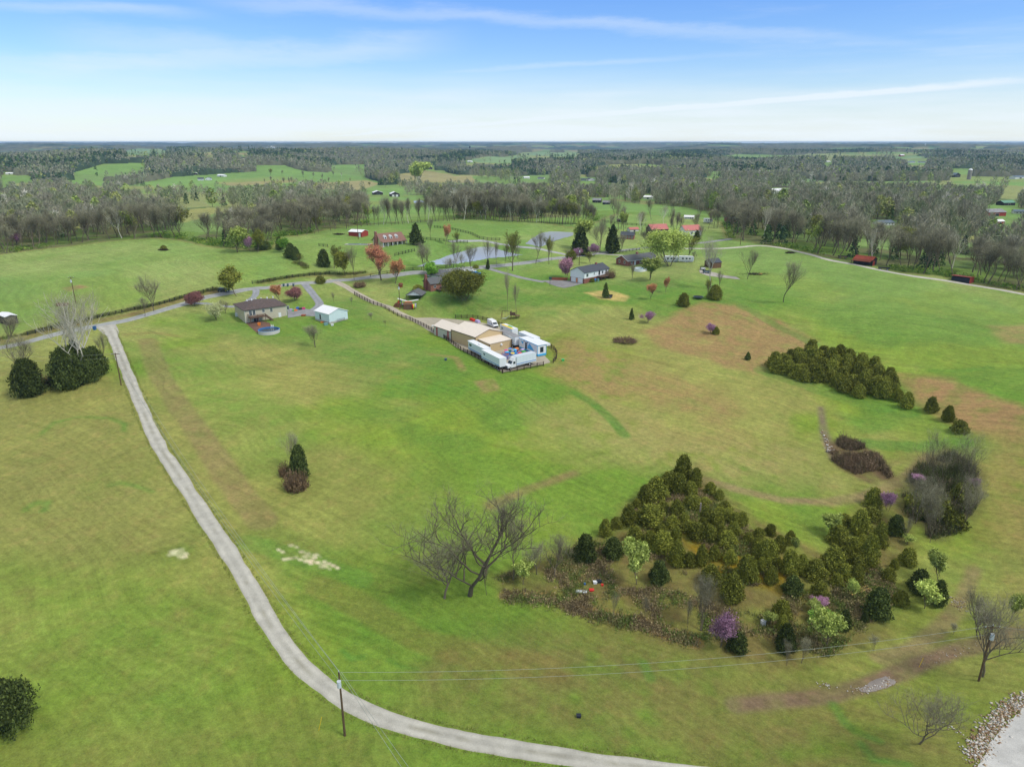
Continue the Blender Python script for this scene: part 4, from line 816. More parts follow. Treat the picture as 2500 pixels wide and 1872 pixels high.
# along the road and gardens
T=[('bare',333,672,80,56,'bare dark tree beside the road west of the beige house'),('bare_tall',313,684,44,30,'small bare tree just left of the dark roadside tree'),('crimson',420,661,26,36,'crimson flowering tree at the driveway mouth'),('olive',512,642,62,56,'olive leafing tree between road and driveway, above the beige house'),
('cream',468,691,36,44,'white-budding shrub left of the beige house'),('bare',488,677,32,28,'small bare tree left of the beige house'),('crimson',637,650,28,32,'crimson ornamental tree above the beige house drive'),('orange',606,652,40,34,'orange budding tree behind the beige house roof'),('bush',692,613,17,22,'round yellow-green shrub at the roadside fork'),
('brush',777,621,18,28,'brown round shrub above the fenced drive'),('bare_multi',682,750,48,50,'low spreading bare apple tree below the white garage'),('bare_tall',722,657,28,13,'thin sapling between the two drives'),('bare_tall',758,661,22,11,'thin sapling left of the board fence, nearest the road'),('bare_multi',804,690,16,16,'dwarf bare tree left of the board fence'),('bare_tall',833,706,16,9,'tiny sapling below the dwarf bare tree'),
('maple',824,605,76,50,'red-budding maple by the main road'),('orange',853,613,54,36,'orange-budding tree right of the red maple'),('bare_tall',765,605,76,38,'tall bare roadside tree left of the red maple'),('olive',745,597,50,38,'olive leafing tree left of the tall bare roadside tree'),('cedar_dark',700,577,38,30,'dark evergreen left of the leafing trees by the road'),('bare_olive',722,580,52,36,'thin budding tree behind the road left of the maple'),
('green',928,603,34,30,'fresh green tree behind the brick house chimney'),('bare',916,585,56,44,'bare tree at the end of the pond, left of a pair'),('bare',930,576,54,52,'bare tree at the end of the pond, right of a pair'),('bare_tall',988,585,68,30,'tall bare tree by the road left of the blue boat'),('bare_tall',1001,586,40,20,'crooked small bare tree by the road'),('bare',1018,582,56,34,'bare tree by the road right of the crooked one'),
('bare_tall',1054,579,66,32,'bare tree with ivy-covered base by the road'),('cone',1054,582,22,10,'ivy and evergreen bush at the foot of a roadside tree'),('bare_tall',1073,575,56,24,'bare tree by the road between ivy tree and pond'),('bare_tall',1090,573,48,20,'slim bare tree at the right end of the lower pond'),('bare_olive',1107,585,84,46,'tall budding tree in front of the road beside the ponds'),('bare_tall',1120,570,44,24,'small bare tree behind the tall budding one'),
('bare_tall',1157,570,74,42,'twin bare tree by the road right of the ponds'),('bare_olive',1186,571,62,30,'budding tree by the road left of the power pole'),('bare_tall',1192,563,50,22,'thin bare tree behind the road left of the power pole'),('bare_multi',970,590,34,30,'low bare tree behind the hipped roof of the brick house'),('bush',1028,580,8,14,'low yellow shrub at the roadside by the boat'),
('bare_tall',1096,672,92,26,'tall dead-looking bare tree behind the playset'),('bare_tall',1116,672,60,26,'leaning bare tree right of the playset tower'),
('round_olive',1002,654,62,78,'very large round olive-green tree beside the small brick house'),('bush',903,629,14,26,'olive shrub left of the small brick house'),('cone',1254,552,60,44,'large dense dark evergreen by the road bend'),('spring',1254,543,66,40,'yellow-green tree top behind the large dark evergreen'),('cone',1322,548,60,36,'dark conical evergreen right of the road bend'),('bare',1296,546,80,48,'bare tree between the two dark evergreens'),('redbud',1245,560,24,30,'lilac redbud in front of the large dark evergreen'),('redbud',1284,555,28,28,'lilac redbud by the road between the dark evergreens'),
('rose',1225,601,40,34,'pink blossoming tree left of the white house'),('olive',1230,575,32,24,'olive shrub above the white house'),('bare_olive',1275,570,26,26,'pale budding shrub behind the white house'),('brush',1318,601,24,24,'grey bush at the right end of the white house'),('bush',1274,609,11,26,'clipped olive hedge along the white house wall'),
('willow',1446,575,74,86,'large bright yellow-green willow in front of the campers'),('bare_olive',1486,560,52,40,'budding tree behind the willow, left of the gravel track'),('bare',1405,548,66,48,'grey bare tree above the red brick house'),('bare',1341,544,40,28,'small bare tree by the road behind the red brick house'),('spring',1404,605,48,42,'pale leafing tree beside the round pool of the red brick house'),('bare_multi',1366,601,32,18,'stubby bare trunk left of the round pool'),
('white',1536,622,112,66,'tall white sycamore behind the trampoline'),('bare_tall',1556,628,46,22,'bare sapling behind the dense cedar'),('bare_olive',1528,645,44,18,'small budding tree beside the dense cedar'),('bare',1614,603,66,44,'upright bare tree left of the brush pile'),('bare',1692,653,96,62,'solitary spreading bare tree on the right slope'),('bare_tall',1500,567,26,14,'little bare tree right of the camper'),
('orange',1404,646,36,27,'small round orange-budding tree on the lawn'),('orange',1438,632,34,13,'thin orange sapling right of the round budding tree'),('redbud',1399,699,27,32,'small lilac redbud above the brown field'),('redbud',1535,722,24,24,'lilac redbud in the middle of the brown field'),('cedar',1546,723,20,20,'small cedar touching the redbud in the brown field'),('brush',1350,740,14,54,'dark low brush pile at the edge of the brown field'),
('orange',960+2,529,44,22,'copper-budding young tree in front of the tan house'),('cone',899,530,46,34,'green fir beside the tan house'),('bare_tall',930,513,44,20,'bare tree in the yard right of the tan house'),('bare_olive',990,535,36,20,'small olive tree by the tan house fence'),('cedar_dark',604,540,28,18,'first cedar in the row at the pasture corner'),('green',616,546,30,22,'fresh green tree in the cedar row at the pasture corner'),('cedar_dark',628,558,32,28,'large brownish cedar in the row at the pasture corner'),('cedar_dark',640,562,28,22,'last cedar in the row at the pasture corner'),('bare_olive',650,572,24,14,'small leafing shrub below the cedar row'),
('bush',354,540,10,14,'lone shrub on a pile in the left pasture'),('spring',513,545,52,42,'yellow-green tree at the wood edge of the left pasture'),('redbud',541,545,34,26,'lilac redbud at the wood edge of the left pasture'),('olive',556,546,46,30,'olive tree at the right end of the left pasture wood edge'),('dark_bush',570,540,20,34,'dark shrubs at the corner of the left pasture'),
('spring',904,398,46,46,'pale green grove tree beyond the black barns, left'),('spring',894,394,40,36,'pale green grove tree beyond the black barns, right'),('cone',1505,520,22,18,'dark evergreen beside the red-roofed farmhouse'),('redbud',40,530,26,22,'lilac redbud in the wood edge at far left'),('white',1162,478,60,22,'white-trunked sycamore in the wood beyond the ponds'),
('spring',1235,464,40,34,'yellow-green tree beyond the upper pond'),('bare',1003,455,52,30,'dark bare tree in the middle of the meadow beyond the ponds'),('bare_tall',1336,498,70,36,'tall bare tree left of the red-roofed barn'),('bare',1505,505,44,30,'bare tree in front of the red-roofed farmhouse'),('bare',1518,525,40,24,'bare tree at the lane end by the woods'),('spring',1590,470,34,26,'yellow-green tree above the wooded corner'),('olive',1960,560,62,44,'yellow-green tree in the wood beside the red shed'),('spring',1935,556,50,34,'pale green tree in the wood behind the red-roofed shed'),('redbud',2174,582,26,20,'lilac redbud in the wood behind the long red shed'),('olive',2190,600,56,36,'olive tree at the wood edge on the far right')]
for k,u,v,h,w_,l in T: tree(k,u,v,h,w_,l)
# lower scrub and right-hand tangle
BIG=barep(301+4,18,19,lv=5,nb=5,twigs=4,trunk=.26,base=.14,upright=.40,fine=.007)
UQ[id(BIG)]=(18,19)
BIG2=barep(309,15,14,lv=5,nb=4,twigs=3,trunk=.2,multi=2,base=.16,upright=.45,fine=.007)
UQ[id(BIG2)]=(15,14)
WHB=barep(311,10,12,wood='bark',lv=5,nb=4,twigs=3,trunk=.18,base=.12,upright=.45,fine=.007); UQ[id(WHB)]=(10,12)
T=[('bare',1015,1285,200,275,'largest spreading bare tree, left end of the lower scrub',BIG),('bare',960,1292,120,150,'smaller bare tree left of the largest spreading one',None),('bare_tall',1052,1285,70,30,'thin sapling right of the largest spreading tree',None),('bare_tall',1108,1252,125,66,'tall slim bare tree between the spreading tree and the cedars',None),('bare',1200,1248,80,84,'grey bare tree left of the leftmost large cedar',None),('bare',1160,1240,70,70,'low bare tree in the scrub left of the cedars',None),
('spring',1130,1262,48,44,'green leafing bush at the left end of the scrub',None),('bare_tall',1323,1350,72,24,'thin dark sapling in the lower scrub, left of two',None),('bare_tall',1393,1345,62,26,'thin dark sapling in the lower scrub, right of two',None),('bare_multi',1514,1363,105,84,'pale fan-shaped bare tree left of the purple redbud',None),('bare_tall',1485,1366,66,30,'thin bare tree left of the pale fan-shaped one',None),
('redbud',1556,1406,88,70,'bright purple redbud at the lower edge of the scrub',None),('spring',1376,1262,90,54,'pale green oval leafing tree in front of the cedar thicket',None),('green',1788,1362,40,60,'bright green leafing bush above the pale leafing tree',None),('spring',1784,1398,76,58,'pale yellow-green leafing tree at the bottom of the scrub',None),('spring',1997,1313,60,50,'yellow-green leafing tree in front of the large dark cedar',None),
('spring',2026,1256,66,42,'tall yellow-green leafing tree in the right grass',None),('spring',1793,1152,44,40,'bright leafing tree on the upper edge of the cedar patch',None),('spring',1836,1295,46,24,'small bright sapling next to the lumber pile',None),('spring',1718,1195,36,18,'thin bright sapling in the gap between the cedar patches',None),('spring',1753,1318,24,26,'small bright bush under the round lone cedar',None),('spring',1658,1350,28,30,'pale leafing bush beside the white box',None),
('spring',2181,1342,66,36,'faint leafing tree at the right picture edge',None),('spring',1960,1175,20,22,'small green bush behind the round grass cedar',None),('redbud',1918,1108,48,36,'lilac redbud beside the pointed cedar at the tangle',None),('redbud',1775,1312,26,40,'dim purple redbud bush in the lower scrub',None),('bush',1945,1310,36,34,'olive bush in the grass left of the large dark cedar',None),
('bare_multi',1730,1432,52,34,'bare sapling in front of the shaggy cedar, right of two',None),('bare_multi',1700,1436,52,28,'bare sapling in front of the shaggy cedar, left of two',None),('bare_multi',1886,1404,34,24,'small dark bare tree on the grass by the dirt track',None),('bare_multi',2060,1370,22,24,'small bush beside the dirt track near the pole',None),
('bare',2123,1460,165,130,'tall bare tree entwined with the power pole at lower right',None),('bare',1985,1604,138,190,'low wide-spreading bare tree near the bottom right',WHB),('bare',2120,1380,110,110,'faint bare tree behind the power pole',None),
('bare',2050,1105,165,150,'large fan-shaped bare tree in the right-hand tangle',BIG2),('bare_multi',1975,1130,110,70,'bare tree on the left of the right-hand tangle',None),('bare_multi',2010,1155,110,80,'bare tree in the front of the right-hand tangle',None),('bare_multi',2075,1140,110,80,'bare tree on the right of the right-hand tangle',None),('bare_tall',2009,1172,90,40,'slim bare tree at the front tip of the tangle',None),('bare_tall',1952,1172,60,22,'thin sapling on the grass left of the tangle tip',None),
('bush',2020,1120,54,70,'green-grey bush inside the right-hand tangle, upper',None),('bush',2055,1145,44,60,'green bush at the lower front of the right-hand tangle',None),('bush',1985,1105,48,56,'olive bush at the left of the right-hand tangle',None),('bush',2080,1090,50,50,'dark bush at the right of the right-hand tangle',None),('redbud',1990,1050,26,36,'lilac redbud deep in the right-hand tangle',None),('redbud',2105,1060,30,24,'faint lilac redbud at the right edge of the tangle',None)]
for k,u,v,h,w_,l,un in T: tree(k,u,v,h,w_,l,uniq=un)
# uncountable scrub: brown stems, straw and fresh weeds over the rough ground
def scrub(name,polys,n,mats,label,hgt=1.3,seed=1,lines=()):
    rs=np.random.RandomState(seed); P=[]
    for poly,dn in polys:
        W=Wp(poly); lo,hi=W.min(0),W.max(0); k=int(n*dn); q=lo+rs.rand(k,2)*(hi-lo); q=q[in_poly(q[:,0],q[:,1],W)]; q=q[fbm(q[:,0]/5,q[:,1]/5,seed,3)>.45]; P.append(q)
    for ln,wd,k in lines:
        L=resample(Wp(ln),.05); q=L[rs.randint(len(L),size=k)]+rs.normal(size=(k,2))*wd; P.append(q)
    q=np.vstack(P); m=len(q); A=np.c_[q,hz(q[:,0],q[:,1])-.05]; hh=hgt*(.35+.9*fbm(q[:,0]/6,q[:,1]/6,seed+3,2))
    K=9; A=np.repeat(A,K,0)+rs.normal(size=(m*K,3))*np.array([.35,.35,0]); h2=np.repeat(hh,K)*(.5+.7*rs.rand(m*K)); d=rs.normal(size=(m*K,3))*.35+np.array([0,0,1.])
    t=TM(); B=A+d*h2[:,None]; t.slivers(A,B,.05,rs); t.cards(A+(B-A)*rs.rand(m*K,1),.19,rs)
    pal=np.array([s2l(c) for c in mats]); ci=(fbm(q[:,0]/4,q[:,1]/4,seed+9,3)*1.6-.3+rs.rand(m)*.25).clip(0,.999); cc=pal[(ci*len(pal)).astype(int)]; cc=np.repeat(np.repeat(cc,K,0)*(.7+.6*rs.rand(m*K,1)),3,0)
    tag(link(name,mkmesh(name,np.vstack(t.V),Ft=np.vstack(t.T),mat=wood_mat,cols=np.vstack([cc,cc]))),label,name,None,'stuff')
scrub('scrub',[([(1065,1245),(1150,1220),(1250,1180),(1310,1170),(1330,1270),(1450,1270),(1560,1310),(1640,1330),(1700,1290),(1800,1290),(1880,1340),(1790,1420),(1640,1370),(1530,1385),(1400,1345),(1270,1310),(1150,1290)],1.2),([(1350,1100),(1500,1050),(1640,1160),(1720,1260),(1560,1270),(1400,1210)],.5),([(1800,1210),(1880,1200),(1950,1290),(1880,1340),(1800,1330)],.25)],9500,
      [(138,128,90),(150,138,98),(118,122,72),(112,130,64),(160,144,104),(130,116,86)],'brown winter scrub and weeds between the foreground cedars',.85,3,[([(1090,1288),(1190,1295),(1270,1325),(1380,1350),(1500,1388)],.8,900)])
scrub('bramble',[([(1792,965),(1820,948),(1862,962),(1900,990),(1925,1030),(1885,1042),(1840,1020),(1800,995)],1)],4200,[(118,100,78),(130,110,86),(106,96,70),(138,118,92)],'dark brown bramble thicket beside the two-wheel track',1.5,5)
scrub('tangle_undergrowth',[([(1945,1060),(1990,1000),(2060,980),(2105,1020),(2105,1100),(2070,1150),(2010,1165),(1965,1120)],1)],6000,[(98,94,62),(86,92,54),(112,102,78),(92,104,56),(78,82,48)],'grey-green undergrowth filling the right-hand tangle',2.0,7)
scrub('hedge',[],10,[(104,124,56),(122,116,76),(96,108,56),(128,138,68)],'scrubby hedge growing along the roadside fence',1.1,8,[([(0,733),(60,721),(150,697),(280,671),(340,658),(400,641),(440,631),(470,624)],.7,800),([(560,610),(640,597),(720,591),(790,588)],.7,600),([(640,565),(655,573),(662,580)],.8,200)])
LW=resample(catmull(Wp(LANE),8),.5); LT=np.gradient(LW,axis=0); LT/=np.linalg.norm(LT,axis=1)[:,None]; LN=np.stack([-LT[:,1],LT[:,0]],1)
rs=np.random.RandomState(31); ki=rs.randint(14,len(LW),3400); sd2=np.where(rs.rand(len(ki))<.5,-1,1)*(1.72+.30*np.abs(rs.normal(size=len(ki)))+.25*(fbm(ki*.11,ki*0.,5,2)-.5)); q=LW[ki]+LN[ki]*sd2[:,None]
A=np.repeat(np.c_[q,hz(q[:,0],q[:,1])],7,0)+rs.normal(size=(len(q)*7,3))*np.array([.12,.12,0]); t=TM(); t.slivers(A,A+rs.normal(size=A.shape)*.08+np.array([0,0,1])*(.12+.20*rs.rand(len(A),1)),.025,rs)
cc=np.array([s2l(c) for c in ((128,148,60),(148,150,84),(118,140,56),(160,152,102))])[rs.randint(4,size=len(A))]; tag(link('verge_grass',mkmesh('verge_grass',np.vstack(t.V),Ft=np.vstack(t.T),mat=wood_mat,cols=np.repeat(cc,3,0))),'rough grass tufts creeping over the edges of the gravel lane','grass',None,'stuff')
# ------------------------------------------------------------------ materials of built things
def ribmat(name,rgb,axis=0,per=.4,depth=.06,rough=.6,var=.06,spec=.3):
    """standing seams / boards / siding: a fine groove pattern in object space"""
    m,nt,b=newmat(name); b.inputs['Roughness'].default_value=rough; b.inputs['Specular IOR Level'].default_value=spec
    tc=nt.nodes.new('ShaderNodeTexCoord'); s=nn(nt,'ShaderNodeSeparateXYZ',{0:tc.outputs['Object']}).outputs[axis]
    fr_=mth(nt,'FRACT',mth(nt,'MULTIPLY',s,1/per)); g=nn(nt,'ShaderNodeMapRange',{0:fr_,1:0.,2:.14,3:1-depth*3,4:1.}).outputs[0]
    n=nn(nt,'ShaderNodeTexNoise',{'Vector':tc.outputs['Object'],'Scale':.9,'Detail':5.,'Roughness':.65}).outputs[0]
    f=mth(nt,'MULTIPLY',g,nn(nt,'ShaderNodeMapRange',{0:n,1:.3,2:.7,3:1-var,4:1+var*.5}).outputs[0])
    nt.links.new(nn(nt,'ShaderNodeVectorMath',{0:tuple(s2l(rgb)),3:f},operation='SCALE').outputs[0],b.inputs['Base Color']); return m
def brickmat(name,rgb,rgb2,mort):
    m,nt,b=newmat(name); b.inputs['Roughness'].default_value=.9
    tc=nt.nodes.new('ShaderNodeTexCoord'); v=vmul(nt,tc.outputs['Object'],(1,1,1)); s=nn(nt,'ShaderNodeSeparateXYZ',{0:v})
    cmb=nn(nt,'ShaderNodeCombineXYZ',{0:mth(nt,'ADD',s.outputs[0],s.outputs[1]),1:s.outputs[2]}).outputs[0]
    br=nn(nt,'ShaderNodeTexBrick',{'Vector':cmb,'Scale':1.,'Color1':(*s2l(rgb),1),'Color2':(*s2l(rgb2),1),'Mortar':(*s2l(mort),1),'Mortar Size':.012,'Brick Width':.3,'Row Height':.1})
    nt.links.new(br.outputs['Color'],b.inputs['Base Color']); return m
K={}
K['tan_wall']=ribmat('tan_metal_siding',(196,172,128),2,50,0.,.6,.04); K['tan_wall']=ribmat('tan_metal_siding',(198,174,130),0,.9,.02,.6,.04); K['cream_roof']=ribmat('cream_metal_roof',(224,212,194),1,.9,.03,.5,.04); K['grey_panel']=ribmat('pale_panel',(190,186,174),1,.5,.02)
K['brown_trim']=simple('brown_trim',(92,64,48)); K['red_trim']=simple('red_stripe',(164,92,84)); K['white']=simple('white_paint',(226,228,226),.5,.05,.8); K['white_roof']=ribmat('white_metal_roof',(232,232,230),1,.6,.02,.5)
K['trailer']=ribmat('white_trailer_panel',(214,224,226),0,1.2,.02,.4,.05); K['blue']=simple('blue_stripe',(82,128,186),.5); K['skyblue']=simple('sky_blue_paint',(72,172,220),.5); K['grey_roof']=simple('grey_trailer_roof',(142,142,142),.8,.3,.5)
K['tyre']=simple('tyre_rubber',(26,26,27),.9); K['steel']=simple('dark_steel',(52,54,56),.6); K['glass']=simple('window_glass',(36,52,62),.12,spec=.8); K['frame']=simple('white_window_frame',(218,220,214),.6)
K['beige']=simple('beige_stucco',(192,184,160),.9,.08,.7); K['brown_roof']=simple('brown_shingles',(94,82,77),.95,.3,1.6); K['grey_shingle']=simple('grey_shingles',(98,100,100),.95,.2,2.2); K['dark_shingle']=simple('charcoal_shingles',(78,82,88),.95,.15,2.2); K['warm_shingle']=simple('warm_brown_shingles',(136,104,90),.95,.15,2.)
K['brick']=brickmat('red_brick',(148,82,62),(128,70,54),(160,140,122)); K['brick_dark']=brickmat('dark_red_brick',(138,62,50),(116,54,44),(150,126,110)); K['block']=simple('concrete_block',(176,172,160),.9,.12,1.5)
K['siding']=ribmat('white_siding',(226,230,230),2,.25,.03,.6,.03); K['tan_siding']=ribmat('tan_siding',(206,196,150),2,.25,.03); K['pale_siding']=ribmat('pale_blue_white_siding',(206,222,222),2,.3,.03)
K['deck']=simple('weathered_deck_wood',(106,84,68),.9,.25,3.); K['fence']=simple('fence_wood',(66,52,44),.9,.3,2.); K['dark_fence']=simple('black_fence_board',(52,54,46),.9,.2,2.); K['pole']=simple('pole_wood',(98,80,58),.9,.25,2.); K['shed']=ribmat('brown_shed_board',(112,84,60),0,.25,.08,.9,.2)
K['red_shed']=ribmat('red_barn_board',(158,62,52),0,.4,.04,.8,.1); K['red_roof']=ribmat('red_metal_roof',(176,84,72),1,.5,.05,.5,.08); K['old_red']=ribmat('weathered_red_metal_roof',(160,74,54),1,.5,.08,.6,.3); K['pink_roof']=ribmat('faded_red_roof',(190,116,108),1,.8,.03,.6,.08); K['dark_wood']=ribmat('dark_barn_board',(56,54,52),0,.35,.05,.9,.15); K['blue_grey']=simple('blue_grey_barn_roof',(96,112,124),.7,.1,.5)
K['liner']=simple('blue_pool_liner',(64,120,178),.4); K['pool_wall']=simple('grey_pool_wall',(198,194,188),.7,.08,3.); K['murk']=simple('murky_pool_water',(74,78,58),.15,.3,.6,spec=.7); K['teal']=simple('teal_water',(110,150,148),.15,spec=.7)
K['car']=simple('dark_blue_car_paint',(34,42,54),.25,spec=.7); K['boatblue']=simple('bright_blue_cover',(46,140,206),.5); K['bin']=simple('blue_bin_plastic',(46,92,140),.5); K['gbin']=simple('grey_green_bin_plastic',(72,96,104),.5); K['orange']=simple('orange_plastic',(232,130,44),.5); K['yellow']=simple('yellow_plastic',(238,204,48),.5); K['red']=simple('red_plastic',(206,52,44),.5); K['magenta']=simple('magenta_rail',(206,70,120),.5); K['green']=simple('green_plastic',(72,178,92),.5); K['purple']=simple('lilac_panel',(190,176,214),.6); K['ride']=simple('ride_blue',(56,112,190),.5)
K['rust']=simple('rusty_metal',(118,62,40),.9,.2,4.); K['tarp']=simple('brown_tarp',(112,76,54),.9,.2,1.5); K['green_roof']=simple('green_barn_roof',(104,150,124),.7,.1,.5); K['concrete']=simple('silo_concrete',(150,142,132),.9,.15,1.); K['gold']=simple('fresh_lumber',(206,170,100),.8,.15,3.); K['black']=simple('black_mesh',(40,46,54),.8); K['insul']=simple('transformer_grey',(196,204,206),.4); K['wire']=simple('power_wire',(150,158,146),.6); K['lightwall']=simple('pale_wall',(214,216,210),.8,.05,.5); K['mailbox']=simple('marker_yellow',(226,190,40),.6); K['rock']=simple('limestone_rubble',(196,184,162),.95,.25,2.); K['brownwall']=simple('retaining_brick',(150,86,60),.9,.2,2.)
# ------------------------------------------------------------------ a building in its own frame: x to the right, y to the left-back, corner (0,0) nearest
def fit(c,r=None,l=None,yaw=None):
    C=G(*c)
    if yaw is None:
        e1=(G(*r)-C)[:2] if r else None; e2=(G(*l)-C)[:2] if l else None
        a=[]; 
        if e1 is not None: a.append((math.atan2(e1[1],e1[0]),np.hypot(*e1)))
        if e2 is not None: a.append((math.atan2(e2[1],e2[0])-math.pi/2,np.hypot(*e2)))
        yaw=sum(x*w_ for x,w_ in a)/sum(w_ for _,w_ in a); 
        return C,yaw,(np.hypot(*e1) if e1 is not None else 0),(np.hypot(*e2) if e2 is not None else 0)
    return C,R(yaw),0,0
def wallmesh(L,W,H,rise,ridge,base=-1.6,x0=0,y0=0):
    m=MB()
    if ridge=='x': m.prism([(y0,base),(y0+W,base),(y0+W,H),(y0+W/2,H+rise),(y0,H)],L,0,x0)
    elif ridge=='y': m.prism([(x0,base),(x0,H),(x0+L/2,H+rise),(x0+L,H),(x0+L,base)],W,1,y0)
    else: m.box(x0,x0+L,y0,y0+W,base,H)
    return m
def roofmesh(L,W,H,rise,ridge,ov=.4,th=.16,x0=0,y0=0):
    m=MB(); e=rise/( (W if ridge=='x' else L)/2) if ridge in'xy' else 0
    if ridge=='x':
        z=H-ov*e+.03; m.prism([(y0-ov,z),(y0+W/2,H+rise+.03),(y0+W/2,H+rise+th),(y0-ov,z+th)][::-1],L+2*ov,0,x0-ov); m.prism([(y0+W/2,H+rise+.03),(y0+W+ov,z),(y0+W+ov,z+th),(y0+W/2,H+rise+th)][::-1],L+2*ov,0,x0-ov)
    elif ridge=='y':
        z=H-ov*e+.03; m.prism([(x0-ov,z),(x0+L/2,H+rise+.03),(x0+L/2,H+rise+th),(x0-ov,z+th)],W+2*ov,1,y0-ov); m.prism([(x0+L/2,H+rise+.03),(x0+L+ov,z),(x0+L+ov,z+th),(x0+L/2,H+rise+th)],W+2*ov,1,y0-ov)
    elif ridge=='hipx' or ridge=='hipy':
        a,b,c,d=x0-ov,x0+L+ov,y0-ov,y0+W+ov; z=H+.02; t=H+rise
        if ridge=='hipx': k=min((d-c)/2,(b-a)/2-.2); p,q=(a+k,(c+d)/2,t),(b-k,(c+d)/2,t)
        else: k=min((b-a)/2,(d-c)/2-.2); p,q=((a+b)/2,c+k,t),((a+b)/2,d-k,t)
        A,B,Cc,Dd=(a,c,z),(b,c,z),(b,d,z),(a,d,z)
        if ridge=='hipx': m.quad(A,B,q,p);m.quad(B,Cc,q);m.quad(Cc,Dd,p,q);m.quad(Dd,A,p)
        else: m.quad(A,B,p);m.quad(B,Cc,q,p);m.quad(Cc,Dd,q);m.quad(Dd,A,p,q)
        m.box(a,b,c,d,z-.22,z-.01)
    elif ridge=='shed':   # falls towards -y
        m.prism([(y0-ov,H-.0),(y0+W+ov,H+rise),(y0+W+ov,H+rise+th),(y0-ov,H+th)][::-1],L+2*ov,0,x0-ov)
    elif ridge=='shedx':
        m.prism([(x0-ov,H+rise),(x0+L+ov,H),(x0+L+ov,H+th),(x0-ov,H+rise+th)],W+2*ov,1,y0-ov)
    return m
def opening(root,side,pos,z,w_,h,L,W,name='window',mat='glass',fmat='frame',x0=0,y0=0,d=.05):
    f=MB();p=MB(); b=.09
    def bx(m,a0,a1,z0,z1,o0,o1):
        if side=='S': m.box(a0,a1,y0-o1,y0-o0,z0,z1)
        elif side=='N': m.box(a0,a1,y0+W+o0,y0+W+o1,z0,z1)
        elif side=='W': m.box(x0-o1,x0-o0,a0,a1,z0,z1)
        else: m.box(x0+L+o0,x0+L+o1,a0,a1,z0,z1)
    bx(f,pos-b,pos+w_+b,z+h,z+h+b,.0,d);bx(f,pos-b,pos+w_+b,z-b,z,.0,d);bx(f,pos-b,pos,z,z+h,.0,d);bx(f,pos+w_,pos+w_+b,z,z+h,.0,d)
    if name=='window' and w_>.7: bx(f,pos+w_/2-.03,pos+w_/2+.03,z,z+h,.0,d)
    bx(p,pos,pos+w_,z,z+h,.0,d*.5)
    fo=f.build(name,K[fmat],root); p.build('pane' if name=='window' else 'door_leaf',K[mat],fo); return fo
def house(name,label,cat,C,yaw,L,W,H,rise,ridge,wall,roof,wins=(),ov=.4,base=-1.6,group=None):
    r=empty(name,(C[0],C[1],C[2]),yaw); tag(r,label,cat,group)
    wallmesh(L,W,H,rise,ridge,base).build('wall',K[wall],r); roofmesh(L,W,H,rise,ridge,ov).build('roof',K[roof],r)
    for q in wins: opening(r,q[0],q[1],q[2],q[3],q[4],L,W,*(q[5:]))
    return r
def bld(name,label,cat,c,r,l,H,rise,ridge,wall,roof,wins=(),L=None,W=None,**kw):
    C,yaw,l1,l2=fit(c,r,l); print(name,'L %.1f W %.1f yaw %.0f'%(l1,l2,math.degrees(yaw)))
    return house(name,label,cat,C,yaw,L or l1,W or l2,H,rise,ridge,wall,roof,wins,**kw),(L or l1),(W or l2)
# tan warehouse with its lower wing, lean-to and carport
C=G(1027,754); wz=C[2]; r=empty('warehouse',(C[0],C[1],wz),R(40)); tag(r,'large tan metal warehouse with cream roof in the gravel yard','warehouse')
wallmesh(12,14,4.1,1.9,'y').build('wall',K['tan_wall'],r); roofmesh(12,14,4.1,1.9,'y',.12).build('roof',K['cream_roof'],r)
wallmesh(7.8,11,3.3,1.7,'y',y0=14.0).build('wing_wall',K['grey_panel'],r); roofmesh(7.8,11,3.3,1.7,'y',.12,y0=14.14,).build('wing_roof',K['cream_roof'],r)
wallmesh(9.6,6.3,2.9,0,'f',x0=1.2,y0=-6.3).build('lean_to_wall',K['tan_wall'],r); m=MB(); m.prism([(-6.5,2.92),(-.02,3.25),(-.02,3.4),(-6.5,3.07)][::-1],9.9,0,1.05); m.build('lean_to_roof',K['cream_roof'],r)
m=MB(); 
for x,y,h in ((0,0,4.1),(12,0,4.1),(0,14,4.1),(1.2,-6.3,2.9),(10.8,-6.3,2.9)): m.box(x-.1,x+.1,y-.1,y+.1,-1,h)
m.prism([(-.2,4.02),(6,5.93),(6,6.02),(-.2,4.14)],.06,1,-.17); m.prism([(12.2,4.02),(12.2,4.14),(6,6.02),(6,5.93)],.06,1,-.17); m.box(-.18,-.1,0,14,3.95,4.12); m.box(-.18,-.1,14.1,25,3.15,3.3); m.build('trim',K['brown_trim'],r)
for y in (15.6,22.6): m=MB(); m.box(-.05,0,y,y+1.0,-.9,3.1); m.build('stripe_panel',K['red_trim'],r)
m=MB(); m.box(-.04,0,17.0,22.2,-.6,2.7); m.build('door',K['grey_panel'],r)
m=MB(); m.box(1.2,6.6,25.2,28.6,2.5,2.62); 
for x in (1.4,6.4):
    for y in (26.0,28.4): m.box(x-.06,x+.06,y-.06,y+.06,-.8,2.5)
m.build('carport',K['white'],r); m=MB(); m.tube((6.2,-6.3,1.9),(6.2,-6.75,1.9),.42,.3,12); m.build('vent',K['white'],r)
b=bld('house','beige two-storey house with dark brown hipped roof and back deck','house',(531,698),(620.5,682),(506,680),5.0,2.2,'hipx','beige','brown_roof',
 [('S',1.7,2.6,.9,2.0,'window'),('S',3.0,2.6,.9,2.0,'window'),('S',6.6,3.3,.8,1.1),('S',9.6,3.0,.8,1.5),('S',16.0,3.0,.8,1.5),('S',12.6,.15,.9,2.1,'door','white'),('S',3.0,.2,2.0,1.9,'window')],ov=.45)
hr,L_,W_=b; 
m=MB(); m.box(1.0,6.8,-3.0,-.02,2.15,2.35); 
